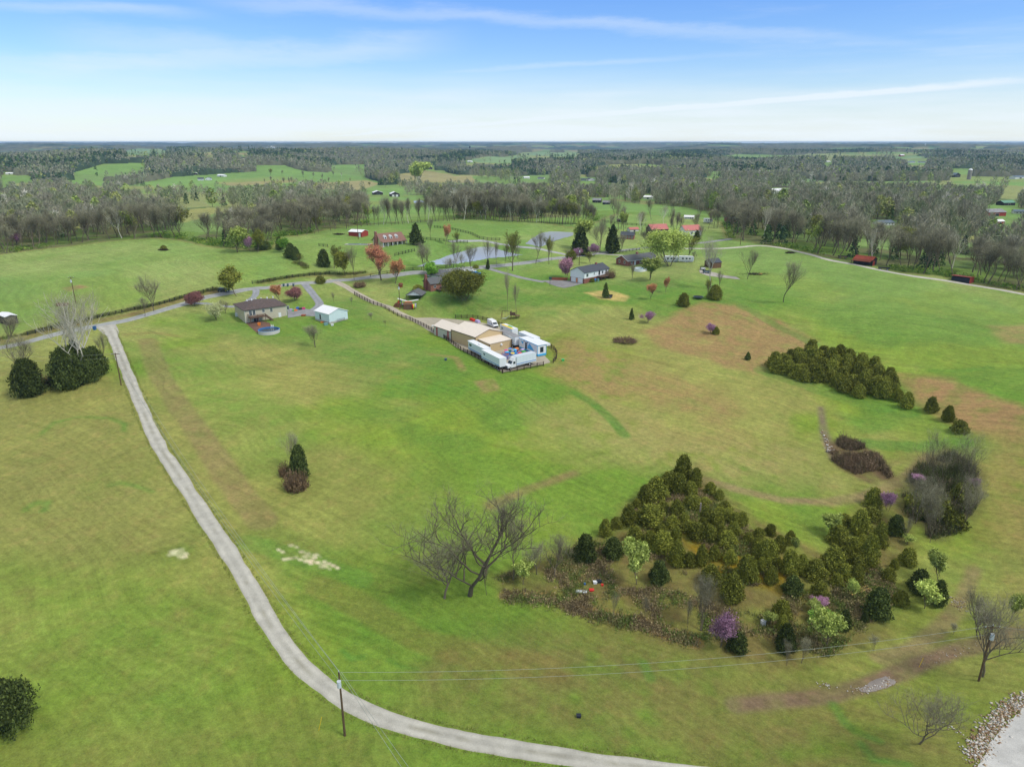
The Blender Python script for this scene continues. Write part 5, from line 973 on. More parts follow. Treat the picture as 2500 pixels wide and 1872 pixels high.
for x in (1.1,3.9,6.7): m.box(x-.09,x+.09,-2.95,-2.77,-1.2,3.3)
for z in (2.6,2.85,3.1,3.3): m.box(1.0,6.8,-3.03,-2.98,z,z+.1); m.box(.97,1.02,-3.,0,z,z+.1)
dk=m.build('deck',K['deck'],hr)
m=MB(); 
for i in range(9): m.box(6.9+i*.28,7.3+i*.28,-2.9,-1.8,2.1-i*.27,2.2-i*.27)
for s_ in (-2.95,-1.75): m.prism([(6.9,2.3),(9.6,-.3),(9.6,.6),(6.9,3.2)],.06,1,s_)
m.build('stairs',K['deck'],dk)
m=MB()
for x in (3.2,5.0,6.6,8.6,10.9,13.2): m.box(x,x+.35,W_/2+.6,W_/2+.95,6.7,7.35)
m.build('roof_vent',K['white'],hr); m=MB(); m.box(-.02,.1,-.06,.04,-1.2,4.9); m.box(L_-.1,L_+.03,-.06,.04,-1.2,4.9); m.build('downspout',K['frame'],hr)
hr,L_,W_=bld('garage','small white garage with white roof and block base by the driveway','garage',(712,700),(747.4,687.5),(681,686),3.7,1.5,'y','pale_siding','white_roof',[('W',5.2,.9,.9,1.9,'door','black')],W=9.0,L=8.3,ov=.3)
m=MB(); m.box(-.06,8.36,-.06,9.06,-1.6,.75); m.build('foundation',K['block'],hr)
m=MB(); 
for i in range(7): m.tube((3+i*.55,-.5,.1),(3.4+i*.55,-.15,1.4),.05,n=5)
tag(m.build('metal_rack',K['steel'],None,loc=None),'row of leaning steel frames against the white garage','rack'); o=bpy.context.scene.objects['metal_rack']; o.location=hr.location; o.rotation_euler=hr.rotation_euler
hr,L_,W_=bld('house','white house with dark roof and two garage doors below','house',(1261.8,613),(1306.6,602),(1229.8,608.5),4.9,2.0,'x','siding','dark_shingle',
 [('S',1.4,2.9,1.3,1.3),('S',6.6,3.2,.5,1.0),('S',10.0,2.6,1.1,2.0,'door','glass'),('S',12.4,3.0,.9,1.3),('S',15.0,3.0,.9,1.4),('W',.9,.0,2.6,2.1,'garage_door','white'),('W',4.9,.0,2.6,2.1,'garage_door','white'),('W',3.9,.0,.6,2.0,'door','orange')],L=17.5,W=8.2)
m=MB(); m.box(-.06,17.56,-.06,8.26,-1.6,2.25); 
m2=MB(); m2.box(-.045,0.02,.05,8.15,2.26,2.34); mo=m.build('brick_base',K['brick_dark'],hr)
for o_ in [c_ for c_ in hr.children if c_.name.startswith(('garage_door','door'))]: o_.location=(-.07,0,0)
m=MB(); m.box(12.3,13.3,3.6,4.3,5.,7.6); m.build('chimney',K['brick_dark'],hr)
m=MB(); m.box(8.6,14.2,-3.0,-.07,2.2,2.4); 
for x in (8.7,11.4,14.1): m.box(x-.07,x+.07,-2.95,-2.8,-1.2,3.3)
for z in (2.7,3.0,3.25): m.box(8.6,14.2,-3.04,-2.99,z,z+.09)
m.build('deck',K['deck'],hr)
hr,L_,W_=bld('house','red brick ranch house with dark roof and white gable trim','house',(1355.8,575),(1430,562),(1328,570.5),2.7,1.9,'x','brick_dark','grey_shingle',[('W',1.9,1.0,.9,1.3),('W',5.6,1.0,.9,1.3),('S',2.2,1.0,.9,1.3),('S',4.4,.2,.9,2.0,'door','white'),('S',8.0,.9,1.6,1.5),('S',13.0,.9,1.2,1.3)],W=8.4,L=20)
m=MB(); m.prism([(-.5,2.35),(4.2,4.62),(4.2,4.85),(-.5,2.55)][::-1],.08,0,-.5); m.prism([(4.2,4.62),(8.9,2.35),(8.9,2.55),(4.2,4.85)][::-1],.08,0,-.5); m.box(-.4,20.4,-.48,-.40,2.35,2.55); m.build('gable_trim',K['white'],hr); m=MB(); m.box(9.5,10.6,3.9,4.7,4,5.7); m.build('chimney',K['brick'],hr)
m=MB(); m.box(8.5,15,-4.6,-.1,.6,.75)
for i in range(14): m.box(8.5+i*.5,8.56+i*.5,-4.66,-4.6,-.6,1.7)
m.box(8.5,15,-4.66,-4.6,1.6,1.7); m.build('deck',K['deck'],hr)
hr,L_,W_=bld('house','small red brick house with tall chimney beside the large round olive tree','house',(931,630.3),(975,623.5),(913.5,622),3.4,1.9,'x','brick','grey_shingle',[('S',1.5,1.6,.9,1.0),('S',5.3,1.6,.8,1.0),('S',8.2,.8,1.6,2.0,'door','glass')],L=13,W=8.0)
m=MB(); m.box(-.95,-.02,3.2,4.9,-1.5,5.6); m.box(-.8,-.1,3.5,4.6,5.6,7.0); m.build('chimney',K['brick_dark'],hr)
m=MB(); m.box(2.4,8.4,-3.4,-.05,1.0,1.15)
for x in (2.5,5.4,8.3): m.box(x-.08,x+.08,-3.35,-3.2,-1.4,2.1)
for z in (1.4,1.7,2.0): m.box(2.4,8.4,-3.44,-3.4,z,z+.1)
dk=m.build('deck',K['deck'],hr); m=MB(); m.box(3.9,6.3,-2.8,-.8,1.17,1.95); m.build('hot_tub',K['dark_wood'],dk)
bld('outbuilding','pale outbuilding with grey hipped roof behind the small brick house','outbuilding',(955,609),(973,602),(939,604.5),2.8,2.0,'hipx','lightwall','grey_shingle',[('S',3,.1,2.4,2.1,'door','white')],L=9.5,W=9.0)
C=G(878,649); r=empty('picnic_shelter',(C[0],C[1],C[2]),R(-8)); tag(r,'open shelter with grey gable roof and white front between brick house and carnival trailer','shelter')
roofmesh(6.5,7.2,2.3,1.5,'y',.35).build('roof',K['grey_shingle'],r); m=MB(); m.prism([(0,2.3),(3.25,3.78),(6.5,2.3)][::-1],.06,1,-.05); m.build('gable',K['white'],r)
for x in (.1,6.3):
    for y in (.1,3.5,7.0): m=MB(); m.box(x-.08,x+.08,y-.08,y+.08,-.8,2.3); m.build('post',K['deck'],r)
bld('shed','brown wooden garden shed beside the fenced drive','shed',(872,669),(891,668.5),None,2.0,.7,'x','shed','shed',[('S',1.2,.0,1.3,1.7,'door','deck','deck')],W=3.0,ov=.1)
bld('shed','tiny dark red hutch on the lawn behind the power pole','hutch',(863,621),(870,620),None,1.3,.4,'x','rust','rust',W=1.6,ov=.1)
hr,L_,W_=bld('house','tan storey-and-a-half house with brown roof, three dormers and tall brick chimney','house',(824,533.5),(873,526),(809,530.5),2.8,3.5,'x','tan_siding','warm_shingle',[('S',1.2,.8,.9,1.3),('S',3.0,.8,.9,1.3),('S',5.6,.1,.9,2.0,'door','brown_trim'),('S',8.0,.8,.9,1.3),('S',10.5,.8,.9,1.3),('W',.9,.8,.8,1.3),('W',6.6,.8,.8,1.3)],L=14.5,W=9.5)
m=MB(); m.box(-1.2,-.03,3.5,5.9,-1.5,5.0); m.box(-1.0,-.1,3.9,5.5,5.0,7.6); m.build('chimney',K['brick'],hr)
for x in (2.6,6.0,9.4): m=MB(); m.prism([(x,3.6),(x+1.3,3.6),(x+1.3,5.0),(x+.65,5.7),(x,5.0)][::-1],2.2,1,1.1); d_=m.build('dormer',K['white'],hr); m=MB(); m.box(x+.35,x+.95,1.03,1.09,3.9,4.8); m.build('pane',K['glass'],d_)
m=MB(); m.prism([(-2.0,2.35),(-.0,2.9),(-.0,3.05),(-2.0,2.5)][::-1],14.7,0,-.1)
po=m.build('porch_roof',K['warm_shingle'],hr)
for i in range(6): m=MB(); m.box(.1+i*2.8,.34+i*2.8,-1.9,-1.66,-.6,2.4); m.build('porch_column',K['white'],hr)
m=MB(); m.box(-.1,14.6,-2.0,-.02,-.9,.12); m.build('porch_floor',K['block'],hr)
bld('shed','red metal shed with white roof beyond the tan house','shed',(781.5,512.5),(793,508.5),(755,509),2.7,1.0,'y','red_shed','white_roof',[('W',.8,.0,1.0,2.1,'door','white')],ov=.2)
bld('shed','brown barn-shaped shed with weathered roof behind the white sycamore','shed',(1537,580),(1558,578.5),(1521,575),2.6,1.6,'x','shed','dark_shingle',[('W',1,.2,1.4,1.9,'door','deck','deck')],ov=.15)
hr,L_,W_=bld('shed','open-fronted dark shed with rusty red roof beside the gravel track','shed',(1883,575),(1902,573.5),(1840,570),2.8,1.3,'y','dark_wood','old_red',ov=.2)
m=MB(); m.prism([(-3.0,2.2),(-.2,2.75),(-.2,2.87),(-3.0,2.32)],W_,1,0); m.build('awning',K['rust'],hr)
for i in range(4): m=MB(); m.box(-2.9,-2.75,.2+i*(W_-.4)/3,.35+i*(W_-.4)/3,-.6,2.2); m.build('post',K['dark_wood'],hr)
m=MB(); m.box(.8,3.2,-.08,-.02,-.1,2.3); m.build('door',K['red_shed'],hr)
hr,L_,W_=bld('shed','long red run-in shed with open black front below the woods','shed',(2093,613),(2106,610.5),(2053,605.5),2.3,.0,'f','black','red_roof',W=None,ov=.2)
m=MB(); m.prism([(-.3,2.75),(L_+.3,2.35),(L_+.3,2.47),(-.3,2.87)],W_+.6,1,-.3); m.build('roof_sheet',K['red_roof'],hr); m=MB(); m.box(-.0,L_+.04,-.06,-.01,-.8,2.4); m.build('end_wall',K['red_shed'],hr)
bld('shed','weathered dark open shed at the far left edge','shed',(22,690),(27,684),(-30,695),2.6,.5,'y','dark_wood','white_roof',ov=.15)
# distant farms: u0,u1,foot,height, wall, roof, ridge, name, label
FB=[(427,441,390,6,'white','dark_shingle','x','house','white farmhouse with dark roofs on the far left hillside'),(443,458,389.5,6,'white','dark_shingle','y','house','second white gabled house beside the far left farmhouse'),(466,486,382,5,'lightwall','white_roof','x','barn','long white barn on the far left hillside'),(417,427,378,5,'dark_wood','white_roof','y','barn','black barn with white gable on the far left hillside'),
(12,29,377,4,'lightwall','white_roof','x','barn','white low barn at the far left edge'),(284,297,349,3,'lightwall','white_roof','x','barn','tiny white-roofed barn far off at left'),(0,18,431,7,'lightwall','blue_grey','x','house','grey-roofed house among trees at the left edge'),(30,40,429,4,'tan_siding','warm_shingle','x','house','small tan house among trees at the left edge'),
(805,829,421,8,'dark_wood','white_roof','y','barn','left of two black barns with white roofs beyond the wood'),(843,865,425,10,'dark_wood','white_roof','y','barn','right of two black barns, showing two white doors'),(924,935,366,6,'dark_wood','blue_grey','y','barn','black barn beside the pale green grove'),(1008,1020,351,3.4,'lightwall','white_roof','x','barn','white-roofed barn on the far middle field'),
(1131,1146,386,4,'lightwall','white_roof','x','house','white house right of centre in the far woods'),(1160,1176,387,4,'white','grey_shingle','x','house','white cottage next to the far centre white house'),(1253,1268,391,5,'lightwall','dark_shingle','x','house','left white house of a pair in the far woods'),(1270,1287,391,6,'white','dark_shingle','y','house','right white house of a pair in the far woods'),
(1388,1411,430,7,'lightwall','white_roof','x','barn','bright white-roofed building behind yellow-green trees'),(1331,1353,480,6,'black','dark_wood','x','shed','long black shed with a red end by the far paddock'),(1358,1383,500,8,'lightwall','pink_roof','x','barn','small building with faded red roof, leftmost of the red roofs'),(1401,1448,508,22,'dark_wood','pink_roof','x','barn','large barn with faded red roof behind the bare trees'),(1473,1521,510,22,'lightwall','pink_roof','x','house','white farmhouse with faded red roof left of the woods'),(1338,1371,517,15,'brick','dark_shingle','x','house','brick house with grey roof beyond the dark conical evergreen'),
(1570,1603,480,12,'brick','blue_grey','x','house','brick house with blue-grey roof above the wooded corner'),(1476,1500,473,7,'lightwall','white_roof','x','house','white mobile home behind the red roofs'),(1278,1299,438,9,'dark_wood','grey_roof','x','barn','left weathered grey barn in the far pasture'),(1300,1318,442,8,'dark_wood','grey_roof','x','barn','right weathered grey barn in the far pasture'),
(1664,1706,418,10,'lightwall','white_roof','x','building','large white-roofed building in the woods right of centre'),(1736,1796,471,9,'lightwall','grey_roof','x','building','long pale grey-roofed building half hidden by trees'),(1895,1939,487,10,'lightwall','blue_grey','x','mobile home','grey mobile home in the green clearing at right'),(2059,2078,383,9,'dark_wood','blue_grey','y','barn','black barn beside the far silo'),(2162,2198,444,10,'dark_wood','green_roof','x','barn','green-roofed barn at the far right'),
(2126,2181,467,14,'red_shed','grey_roof','x','barn','red barn with grey roof at the far right'),(2148,2174,483,8,'red_shed','white_roof','x','shed','low red and white shed below the red barn'),(2190,2225,462,8,'lightwall','blue_grey','x','house','pale house at the right picture edge beside the red barn'),(1964,1980,352,3.6,'lightwall','blue_grey','x','house','left pale house of a pair on the far right ridge'),(1983,1999,352,3.4,'white','grey_shingle','x','house','right pale house of a pair on the far right ridge'),(1944,1956,338,4,'red_shed','white_roof','x','barn','tiny red barn on the far right skyline field'),
(1785,1796,351,3,'lightwall','white_roof','x','house','tiny white house in the hazy right woods'),(2019,2041,417,5,'lightwall','grey_shingle','x','house','small pinkish house deep in the right woods'),(2184,2225,386,6,'lightwall','blue_grey','x','barn','blue-roofed barn at the right edge of the silo field'),(574,583,323,5,'lightwall','white_roof','y','elevator','white mill building on the far left skyline'),(896,902,322,2.2,'lightwall','white_roof','x','barn','tiny white speck of a barn near the central skyline')]
for u0,u1,vb,hp,wl,rf,rd,nm,lb in FB:
    P=G((u0+u1)/2,vb); m_=(P[1]*cP+(CAMZ-P[2])*sP)/FPX; L_=(u1-u0)*m_*.86; H_=hp*m_; W_=min(L_*.62,12) if rd=='x' else L_*1.1; yw=R(14+RS.rand()*10)*(1 if RS.rand()>.4 else -1)
    wins=[('S',L_*(.15+.22*k),H_*.18,L_*.09,H_*.25) for k in range(4)] if nm in('house','mobile home') else ([('S',L_*.14,.0,L_*.26,H_*.42,'door','white','white'),('S',L_*.56,.0,L_*.26,H_*.42,'door','white','white')] if 'doors' in lb else [('S',L_*.4,.0,L_*.2,H_*.4,'door','black','white')])
    c0,s0=math.cos(yw),math.sin(yw); house(nm.replace(' ','_'),lb,nm,np.array([P[0]-c0*L_/2,P[1]-s0*L_/2,P[2]]),yw,L_,W_,H_*.58,H_*.42,rd,wl,rf,wins,ov=.3,base=-4)
def tower(u,vb,hp,rp,col,capc,name,label,cat):
    P=G(u,vb); m_=(P[1]*cP+(CAMZ-P[2])*sP)/FPX; r=empty(name,tuple(P)); tag(r,label,cat); m=MB(); m.tube((0,0,-3),(0,0,hp*m_*.86),rp*m_,n=16); m.build('shaft',K[col],r); m=MB(); m.tube((0,0,hp*m_*.86),(0,0,hp*m_*.95),rp*m_*1.04,rp*m_*.7,16); m.tube((0,0,hp*m_*.95),(0,0,hp*m_),rp*m_*.7,.1,16); m.build('cap',K[capc],r)
tower(2092.5,388,23,4.2,'concrete','white','silo','tall dark silo with domed cap in the far right field','silo'); tower(1015,326,10,1.8,'dark_wood','steel','silo','dark tower silo on the central skyline','silo'); tower(1998,319,8,.9,'white','white','water_tower','thin white water tower on the right skyline','tower'); tower(587,324,8,2.2,'white','white','silo','white grain silo, left of two on the far left skyline','silo'); tower(592,324,6.5,2,'white','white','silo','white grain silo, right of two on the far left skyline','silo')
# ------------------------------------------------------------------ vehicles and trailers
def at(u,v): p=G(u,v); return (p[0],p[1],p[2])
def wheel(parent,x,y,z,r,w_=.28):
    m=MB(); m.tube((x,y-w_/2,z),(x,y+w_/2,z),r,n=16); t=m.build('wheel',K['tyre'],parent); m=MB(); m.tube((x,y-w_/2-.012,z),(x,y+w_/2+.012,z),r*.52,n=12); m.build('rim',K['insul'],t)
def trailer(loc,rz,L,H,label,roof='white',stripe='blue',door=False,W=2.5,b0=1.15,group=None,decal=True):
    """box trailer, rear (end face) at x=L, length along +x"""
    r=empty('box_trailer',loc,rz); tag(r,label,'trailer',group)
    m=MB(); m.box(0,L,0,W,b0,b0+H); m.build('body',K['trailer'],r); m=MB(); m.box(-.03,L+.03,-.03,W+.03,b0+H,b0+H+.06); m.build('roof',K[roof],r)
    m=MB(); m.box(.1,L-.1,-.02,0,b0+.28,b0+.52); m.box(.1,L-.1,W,W+.02,b0+.28,b0+.52); m.build('stripe',K[stripe],r)
    m=MB(); m.box(L,L+.03,.1,W/2-.03,b0+.1,b0+H-.1); m.box(L,L+.03,W/2+.03,W-.1,b0+.1,b0+H-.1); m.build('rear_door',K['white'],r)
    m=MB(); 
    for a in (.0,W-.09): m.box(0,L,a,a+.07,b0-.12,b0)
    for x in (1.6,1.75): m.box(x,x+.1,.3,.45,.1,b0-.1); m.box(x,x+.1,W-.45,W-.3,.1,b0-.1)
    m.box(.2,L-.2,.5,W-.5,b0-.3,b0-.13); m.build('chassis',K['steel'],r)
    for x in (L-1.4,L-2.6):
        for y in (.16,W-.16): wheel(r,x,y,.5,.5)
    if decal: m=MB(); m.box(L*.12,L*.12+1.1,-.025,-.005,b0+H*.62,b0+H*.75); m.box(L*.12+.3,L*.12+.9,-.03,-.01,b0+H*.52,b0+H*.60); m.build('lettering',K['gbin'],r)
    return r
def face(u0,v0,u1,v1): a=G(u0,v0);b=G(u1,v1); return math.atan2(b[1]-a[1],b[0]-a[0])
yd=R(-59)
# y axis of these trailers points into the yard, x runs towards the near corner
def tr(u,v,L,H,label,**kw):
    p=G(u,v); x=p[0]-math.cos(yd)*L; y=p[1]-math.sin(yd)*L; z=min(p[2],float(hz(x,y)))+.02; return trailer((x,y,z),yd,L,H,label,**kw)
t2=tr(1079,801,11.6,2.75,'white box trailer with blue stripe in the near corner of the yard fence')
t1=tr(1046,778.5,11.0,2.7,'white office trailer with side windows parked along the board fence')
m=MB(); 
for i in range(3): m.box(.8+i*.5,1.15+i*.5,-.03,-.005,2.5,3.3)
m.build('window',K['glass'],t1); m=MB(); m.box(10.0,10.9,-.05,-.005,1.2,3.4); m.build('door',K['gbin'],t1); m=MB(); m.box(-.9,0,.1,2.4,3.75,3.9); m.build('overhang',K['insul'],t1); m=MB(); m.box(5.6,6.6,.8,1.7,3.92,4.2); m.build('air_unit',K['white'],t1)
t4=tr(1112,753,10.5,2.8,'white box trailer with weathered grey roof beside the warehouse',roof='grey_roof')
t3=tr(1106,735,8.6,2.8,'white box trailer with yellow and green boards on its roof')
m=MB(); m.box(.6,8.2,.15,1.0,4.03,4.12); m.build('roof_board',K['yellow'],t3); m=MB(); m.box(3.4,6.0,1.1,1.9,4.03,4.12); m.build('roof_board',K['green'],t3)
t5=tr(1153,756,10.0,3.0,'plain white trailer standing behind the blue and white carnival trailer',stripe='white',decal=False)
# blue and white show trailer
p=G(1161,771); L=11.5; x=p[0]-math.cos(yd)*L;y=p[1]-math.sin(yd)*L
r=empty('carnival_trailer',(x,y,min(p[2],float(hz(x,y)))),yd); tag(r,'white carnival show trailer with sky blue triangles and blue skirt','trailer')
m=MB(); m.box(0,L,0,3.4,.75,3.9); m.build('body',K['white'],r); m=MB(); m.box(-.1,L+.2,-.1,4.9,3.9,4.02); m.box(L*.55,L+.2,3.4,4.9,3.3,3.9); m.build('roof',K['white'],r)
m=MB(); m.box(-.12,L+.22,-.14,-.1,3.82,4.05); m.box(0,L,-.05,0,.55,.95); m.box(L,L+.06,0,3.4,.25,.95); m.box(L-.0,L+.05,-.04,.08,.9,3.9); m.box(L,L+.05,3.3,3.42,.9,3.9); m.box(L,L+.05,.08,3.3,3.65,3.9); m.build('blue_trim',K['skyblue'],r)
m=MB(); m.prism([(5.2,1.5),(9.6,1.5),(6.6,3.5)],.03,1,-.035); m.prism([(1.0,3.2),(2.9,3.2),(2.3,2.2)][::-1],.03,1,-.035); m.prism([(6.0,1.52),(5.2,1.5),(5.4,3.4)][::-1],.03,1,-.04); m.build('triangle_panel',K['skyblue'],r)
m=MB(); m.box(3.9,4.9,-.03,-.005,1.0,3.3); m.build('doorway',K['black'],r); m=MB(); m.box(L+.01,L+.05,1.0,2.3,1.4,3.2); m.build('window',K['glass'],r); m=MB(); m.tube((3.3,-.2,3.5),(3.3,-.01,3.5),.16,n=8); m.tube((5.4,-.2,3.5),(5.4,-.01,3.5),.16,n=8); m.build('lamp',K['steel'],r)
for xx in (L-3.2,L-2.2): wheel(r,xx,.2,.42,.42)
# box truck
p=G(1098,801); r=empty('box_truck',(p[0],p[1],p[2]),face(1098,801,1157,787)); tag(r,'white box truck with blue stripe facing the yard corner','truck')
m=MB(); m.box(3.3,11.2,0,2.45,1.1,3.8); m.build('cargo_box',K['trailer'],r); m=MB(); m.box(3.4,11.1,-.02,0,1.45,1.65); m.build('stripe',K['blue'],r); m=MB(); m.box(3.27,11.23,-.03,2.48,3.8,3.86); m.box(3.2,3.42,-.02,2.47,1.0,3.85); m.build('box_trim',K['insul'],r)
m=MB(); m.prism([(0,.75),(3.1,.75),(3.1,2.7),(2.0,2.7),(1.35,1.75),(.1,1.45)],2.2,1,.12); cb=m.build('cab',K['white'],r); m=MB(); m.prism([(2.1,2.75),(3.2,2.75),(3.2,3.7),(2.7,3.6)],1.9,1,.28); m.build('wind_deflector',K['white'],cb)
m=MB(); m.quad((1.40,.3,1.82),(1.96,.3,2.62),(1.96,2.14,2.62),(1.40,2.14,1.82)); m.v=[(x-.05,y,z+.03) for x,y,z in m.v]; m.build('windscreen',K['glass'],cb); m=MB(); m.box(2.05,2.85,.09,.12,1.8,2.55); m.build('side_window',K['glass'],cb); m=MB(); m.box(-.06,0,.5,1.95,.85,1.35); m.build('grille',K['steel'],cb); m=MB(); m.box(-.12,.1,.1,2.35,.5,.75); m.build('bumper',K['steel'],r)
for yy in (.3,1.95): m=MB(); m.box(-.05,.02,yy-.05,yy+.22,1.0,1.3); m.build('headlight',K['insul'],cb)
m=MB(); m.box(.5,11,.7,1.7,.75,1.08); m.build('chassis',K['steel'],r)
for xx in (.95,8.6):
    for yy in (.26,2.2): wheel(r,xx,yy,.5,.5)
# van
p=G(1067,709.5); rz=face(1067,709.5,1041,696)+math.pi
r=empty('van',(p[0],p[1],p[2]),rz); tag(r,'white high-roof van with blue side stripes behind the warehouse','van')
m=MB(); m.prism([(-6.0,.45),(0,.45),(0,.95),(-.9,1.25),(-1.6,2.0),(-2.2,2.5),(-5.95,2.55)],2.0,1,0); b_=m.build('body',K['white'],r); m=MB(); m.box(-5.9,-2.2,-.02,0,1.3,1.42); m.box(-5.9,-.6,-.02,0,1.0,1.08); m.build('stripe',K['blue'],b_)
m=MB(); m.quad((-.92,.15,1.27),(-.92,1.85,1.27),(-1.58,1.85,1.97),(-1.58,.15,1.97)); m.v=[(x+.03,y,z+.03) for x,y,z in m.v]; m.build('windscreen',K['glass'],b_); m=MB(); m.box(-2.1,-1.35,-.025,0,1.3,1.85); m.build('side_window',K['glass'],b_); m=MB(); m.box(0,.08,.1,1.9,.5,.9); m.build('bumper',K['steel'],b_)
for xx in (-.95,-4.7):
    for yy in (.12,1.88): wheel(r,xx,yy,.38,.38,.22)
# kiddie ride with arms and pods
p=G(1112,770); r=empty('carnival_ride',(p[0],p[1],p[2]+.03),R(20)); tag(r,'small blue carousel ride with coloured pods inside striped railings','carnival ride')
m=MB(); m.tube((0,0,.0),(0,0,.45),3.9,3.9,24); m.build('platform',K['ride'],r); m=MB(); m.tube((0,0,.45),(0,0,2.3),.55,.3,12); m.tube((0,0,2.3),(0,0,2.7),.8,.1,12); m.build('centre_post',K['skyblue'],r)
pc=['yellow','red','green','purple','orange','ride','magenta','skyblue']
for i in range(8):
    a=i*math.pi/4+.2; c0,s0=math.cos(a),math.sin(a); m=MB(); m.tube((.4*c0,.4*s0,1.3),(2.9*c0,2.9*s0,1.5),.11,n=6); am=m.build('arm',K['skyblue' if i%2 else 'ride'],r)
    m=MB(); m.tube((3.0*c0,3.0*s0,.9),(3.0*c0,3.0*s0,1.35),.35,.62,10); m.tube((3.0*c0,3.0*s0,1.35),(3.0*c0,3.0*s0,1.42),.62,.62,10); pd=m.build('pod',K[pc[i]],am)
    m=MB(); m.tube((3.0*c0,3.0*s0,2.0),(3.0*c0,3.0*s0,2.25),.75,.15,10); m.build('pod_canopy',K[pc[(i+3)%8]],am); 
m=MB()
for i in range(26):
    a=i*2*math.pi/26; b2=(i+1)*2*math.pi/26; m.tube((4.4*math.cos(a),4.4*math.sin(a),-.3),(4.4*math.cos(a),4.4*math.sin(a),1.0),.035,n=5); m.tube((4.4*math.cos(a),4.4*math.sin(a),1.0),(4.4*math.cos(b2),4.4*math.sin(b2),1.0),.035,n=5)
m.build('railing',K['magenta'],r)
for k in range(2):
    m=MB()
    for i in range(9): a=R(185+k*38+i*4.0); a2=a+R(2.6); m.quad((4.6*math.cos(a),4.6*math.sin(a),-.2),(4.6*math.cos(a2),4.6*math.sin(a2),-.2),(4.6*math.cos(a2),4.6*math.sin(a2),2.0-.3*k),(4.6*math.cos(a),4.6*math.sin(a),2.0-.3*k))
    m.build('side_panel',K['purple' if k==0 else 'white'],r)
# folded carnival trailer by the shed with rainbow cars
p=G(884,662); r=empty('ride_trailer',(p[0],p[1],p[2]),R(8)); tag(r,'folded white carnival ride trailer with raised wing boards beside the brown shed','ride trailer')
m=MB(); m.prism([(-4.6,3.3),(-.3,1.9),(-.3,2.05),(-4.6,3.45)][::-1],1.3,1,0); m.build('wing_board',K['white'],r); m=MB(); m.prism([(-.3,1.9),(3.9,2.5),(3.9,2.65),(-.3,2.05)][::-1],1.3,1,.3); m.build('wing_board',K['white'],r); m=MB(); m.box(-3,3,.2,1.6,.7,1.0); m.box(-.4,.3,.2,1.2,1,1.9); m.build('frame',K['insul'],r); m=MB(); m.box(-1.6,1.1,-.03,.0,1.75,2.25); m.build('flame_sign',K['orange'],r)
for xx in (-1.4,1.4): wheel(r,xx,.3,.36,.36); wheel(r,xx,1.5,.36,.36)
for (u,v,lb) in ((864,659,'rainbow-striped barrel ride car left of the folded carnival trailer'),(894,667,'rainbow-striped barrel ride car right of the folded carnival trailer')):
    p=G(u,v); r=empty('ride_car',(p[0],p[1],p[2]),R(25)); tag(r,lb,'ride car')
    for k,c0 in enumerate(('red','yellow','green','orange','skyblue')): 
        m=MB(); rr=(.85,1.05,1.15,1.05,.85)[k]; m.tube((-.75+k*.3,0,1.1),(-.46+k*.3,0,1.1),rr,rr,16); m.build('ring',K[c0],r)
p=G(857,664); r=empty('tarp_pile',(p[0],p[1],p[2]),0); tag(r,'brown tarpaulin-covered heap at the foot of the power pole','covered heap'); m=MB(); m.prism([(-1.8,-.2),(1.6,-.2),(1.3,1.0),(.3,1.9),(-.9,1.3)],2.4,1,0); m.build('cover',K['tarp'],r)
# behind the warehouse
for u,v,c0,lb,sz in ((1021,693,'red','red folded ride frame behind the warehouse',(3.2,1.2,.9)),(1032,697,'purple','lilac painted panel stack behind the warehouse',(2.4,1.2,1.1)),(1049,712,'orange','low orange and white trailer bed behind the warehouse',(5,1.6,.8)),(943,716,'boatblue','blue generator box under the white carport',(1.2,1.,1.1)),(1175,745,'steel','black power unit behind the carnival trailer',(1.2,.8,1.))):
    p=G(u,v); r=empty('equipment',(p[0],p[1],p[2]),yd); tag(r,lb,'equipment'); m=MB(); m.box(-sz[0]/2,sz[0]/2,-sz[1]/2,sz[1]/2,.12,sz[2]*.7); m.box(-sz[0]/2+.15,sz[0]/2-.15,-sz[1]/2+.1,sz[1]/2-.1,sz[2]*.7,sz[2]); m.build('body',K[c0],r); m=MB()
    for xx in (-sz[0]*.35,sz[0]*.35): m.box(xx-.08,xx+.08,-sz[1]/2-.05,sz[1]/2+.05,-.15,.13)
    m.build('skid',K['steel'],r)
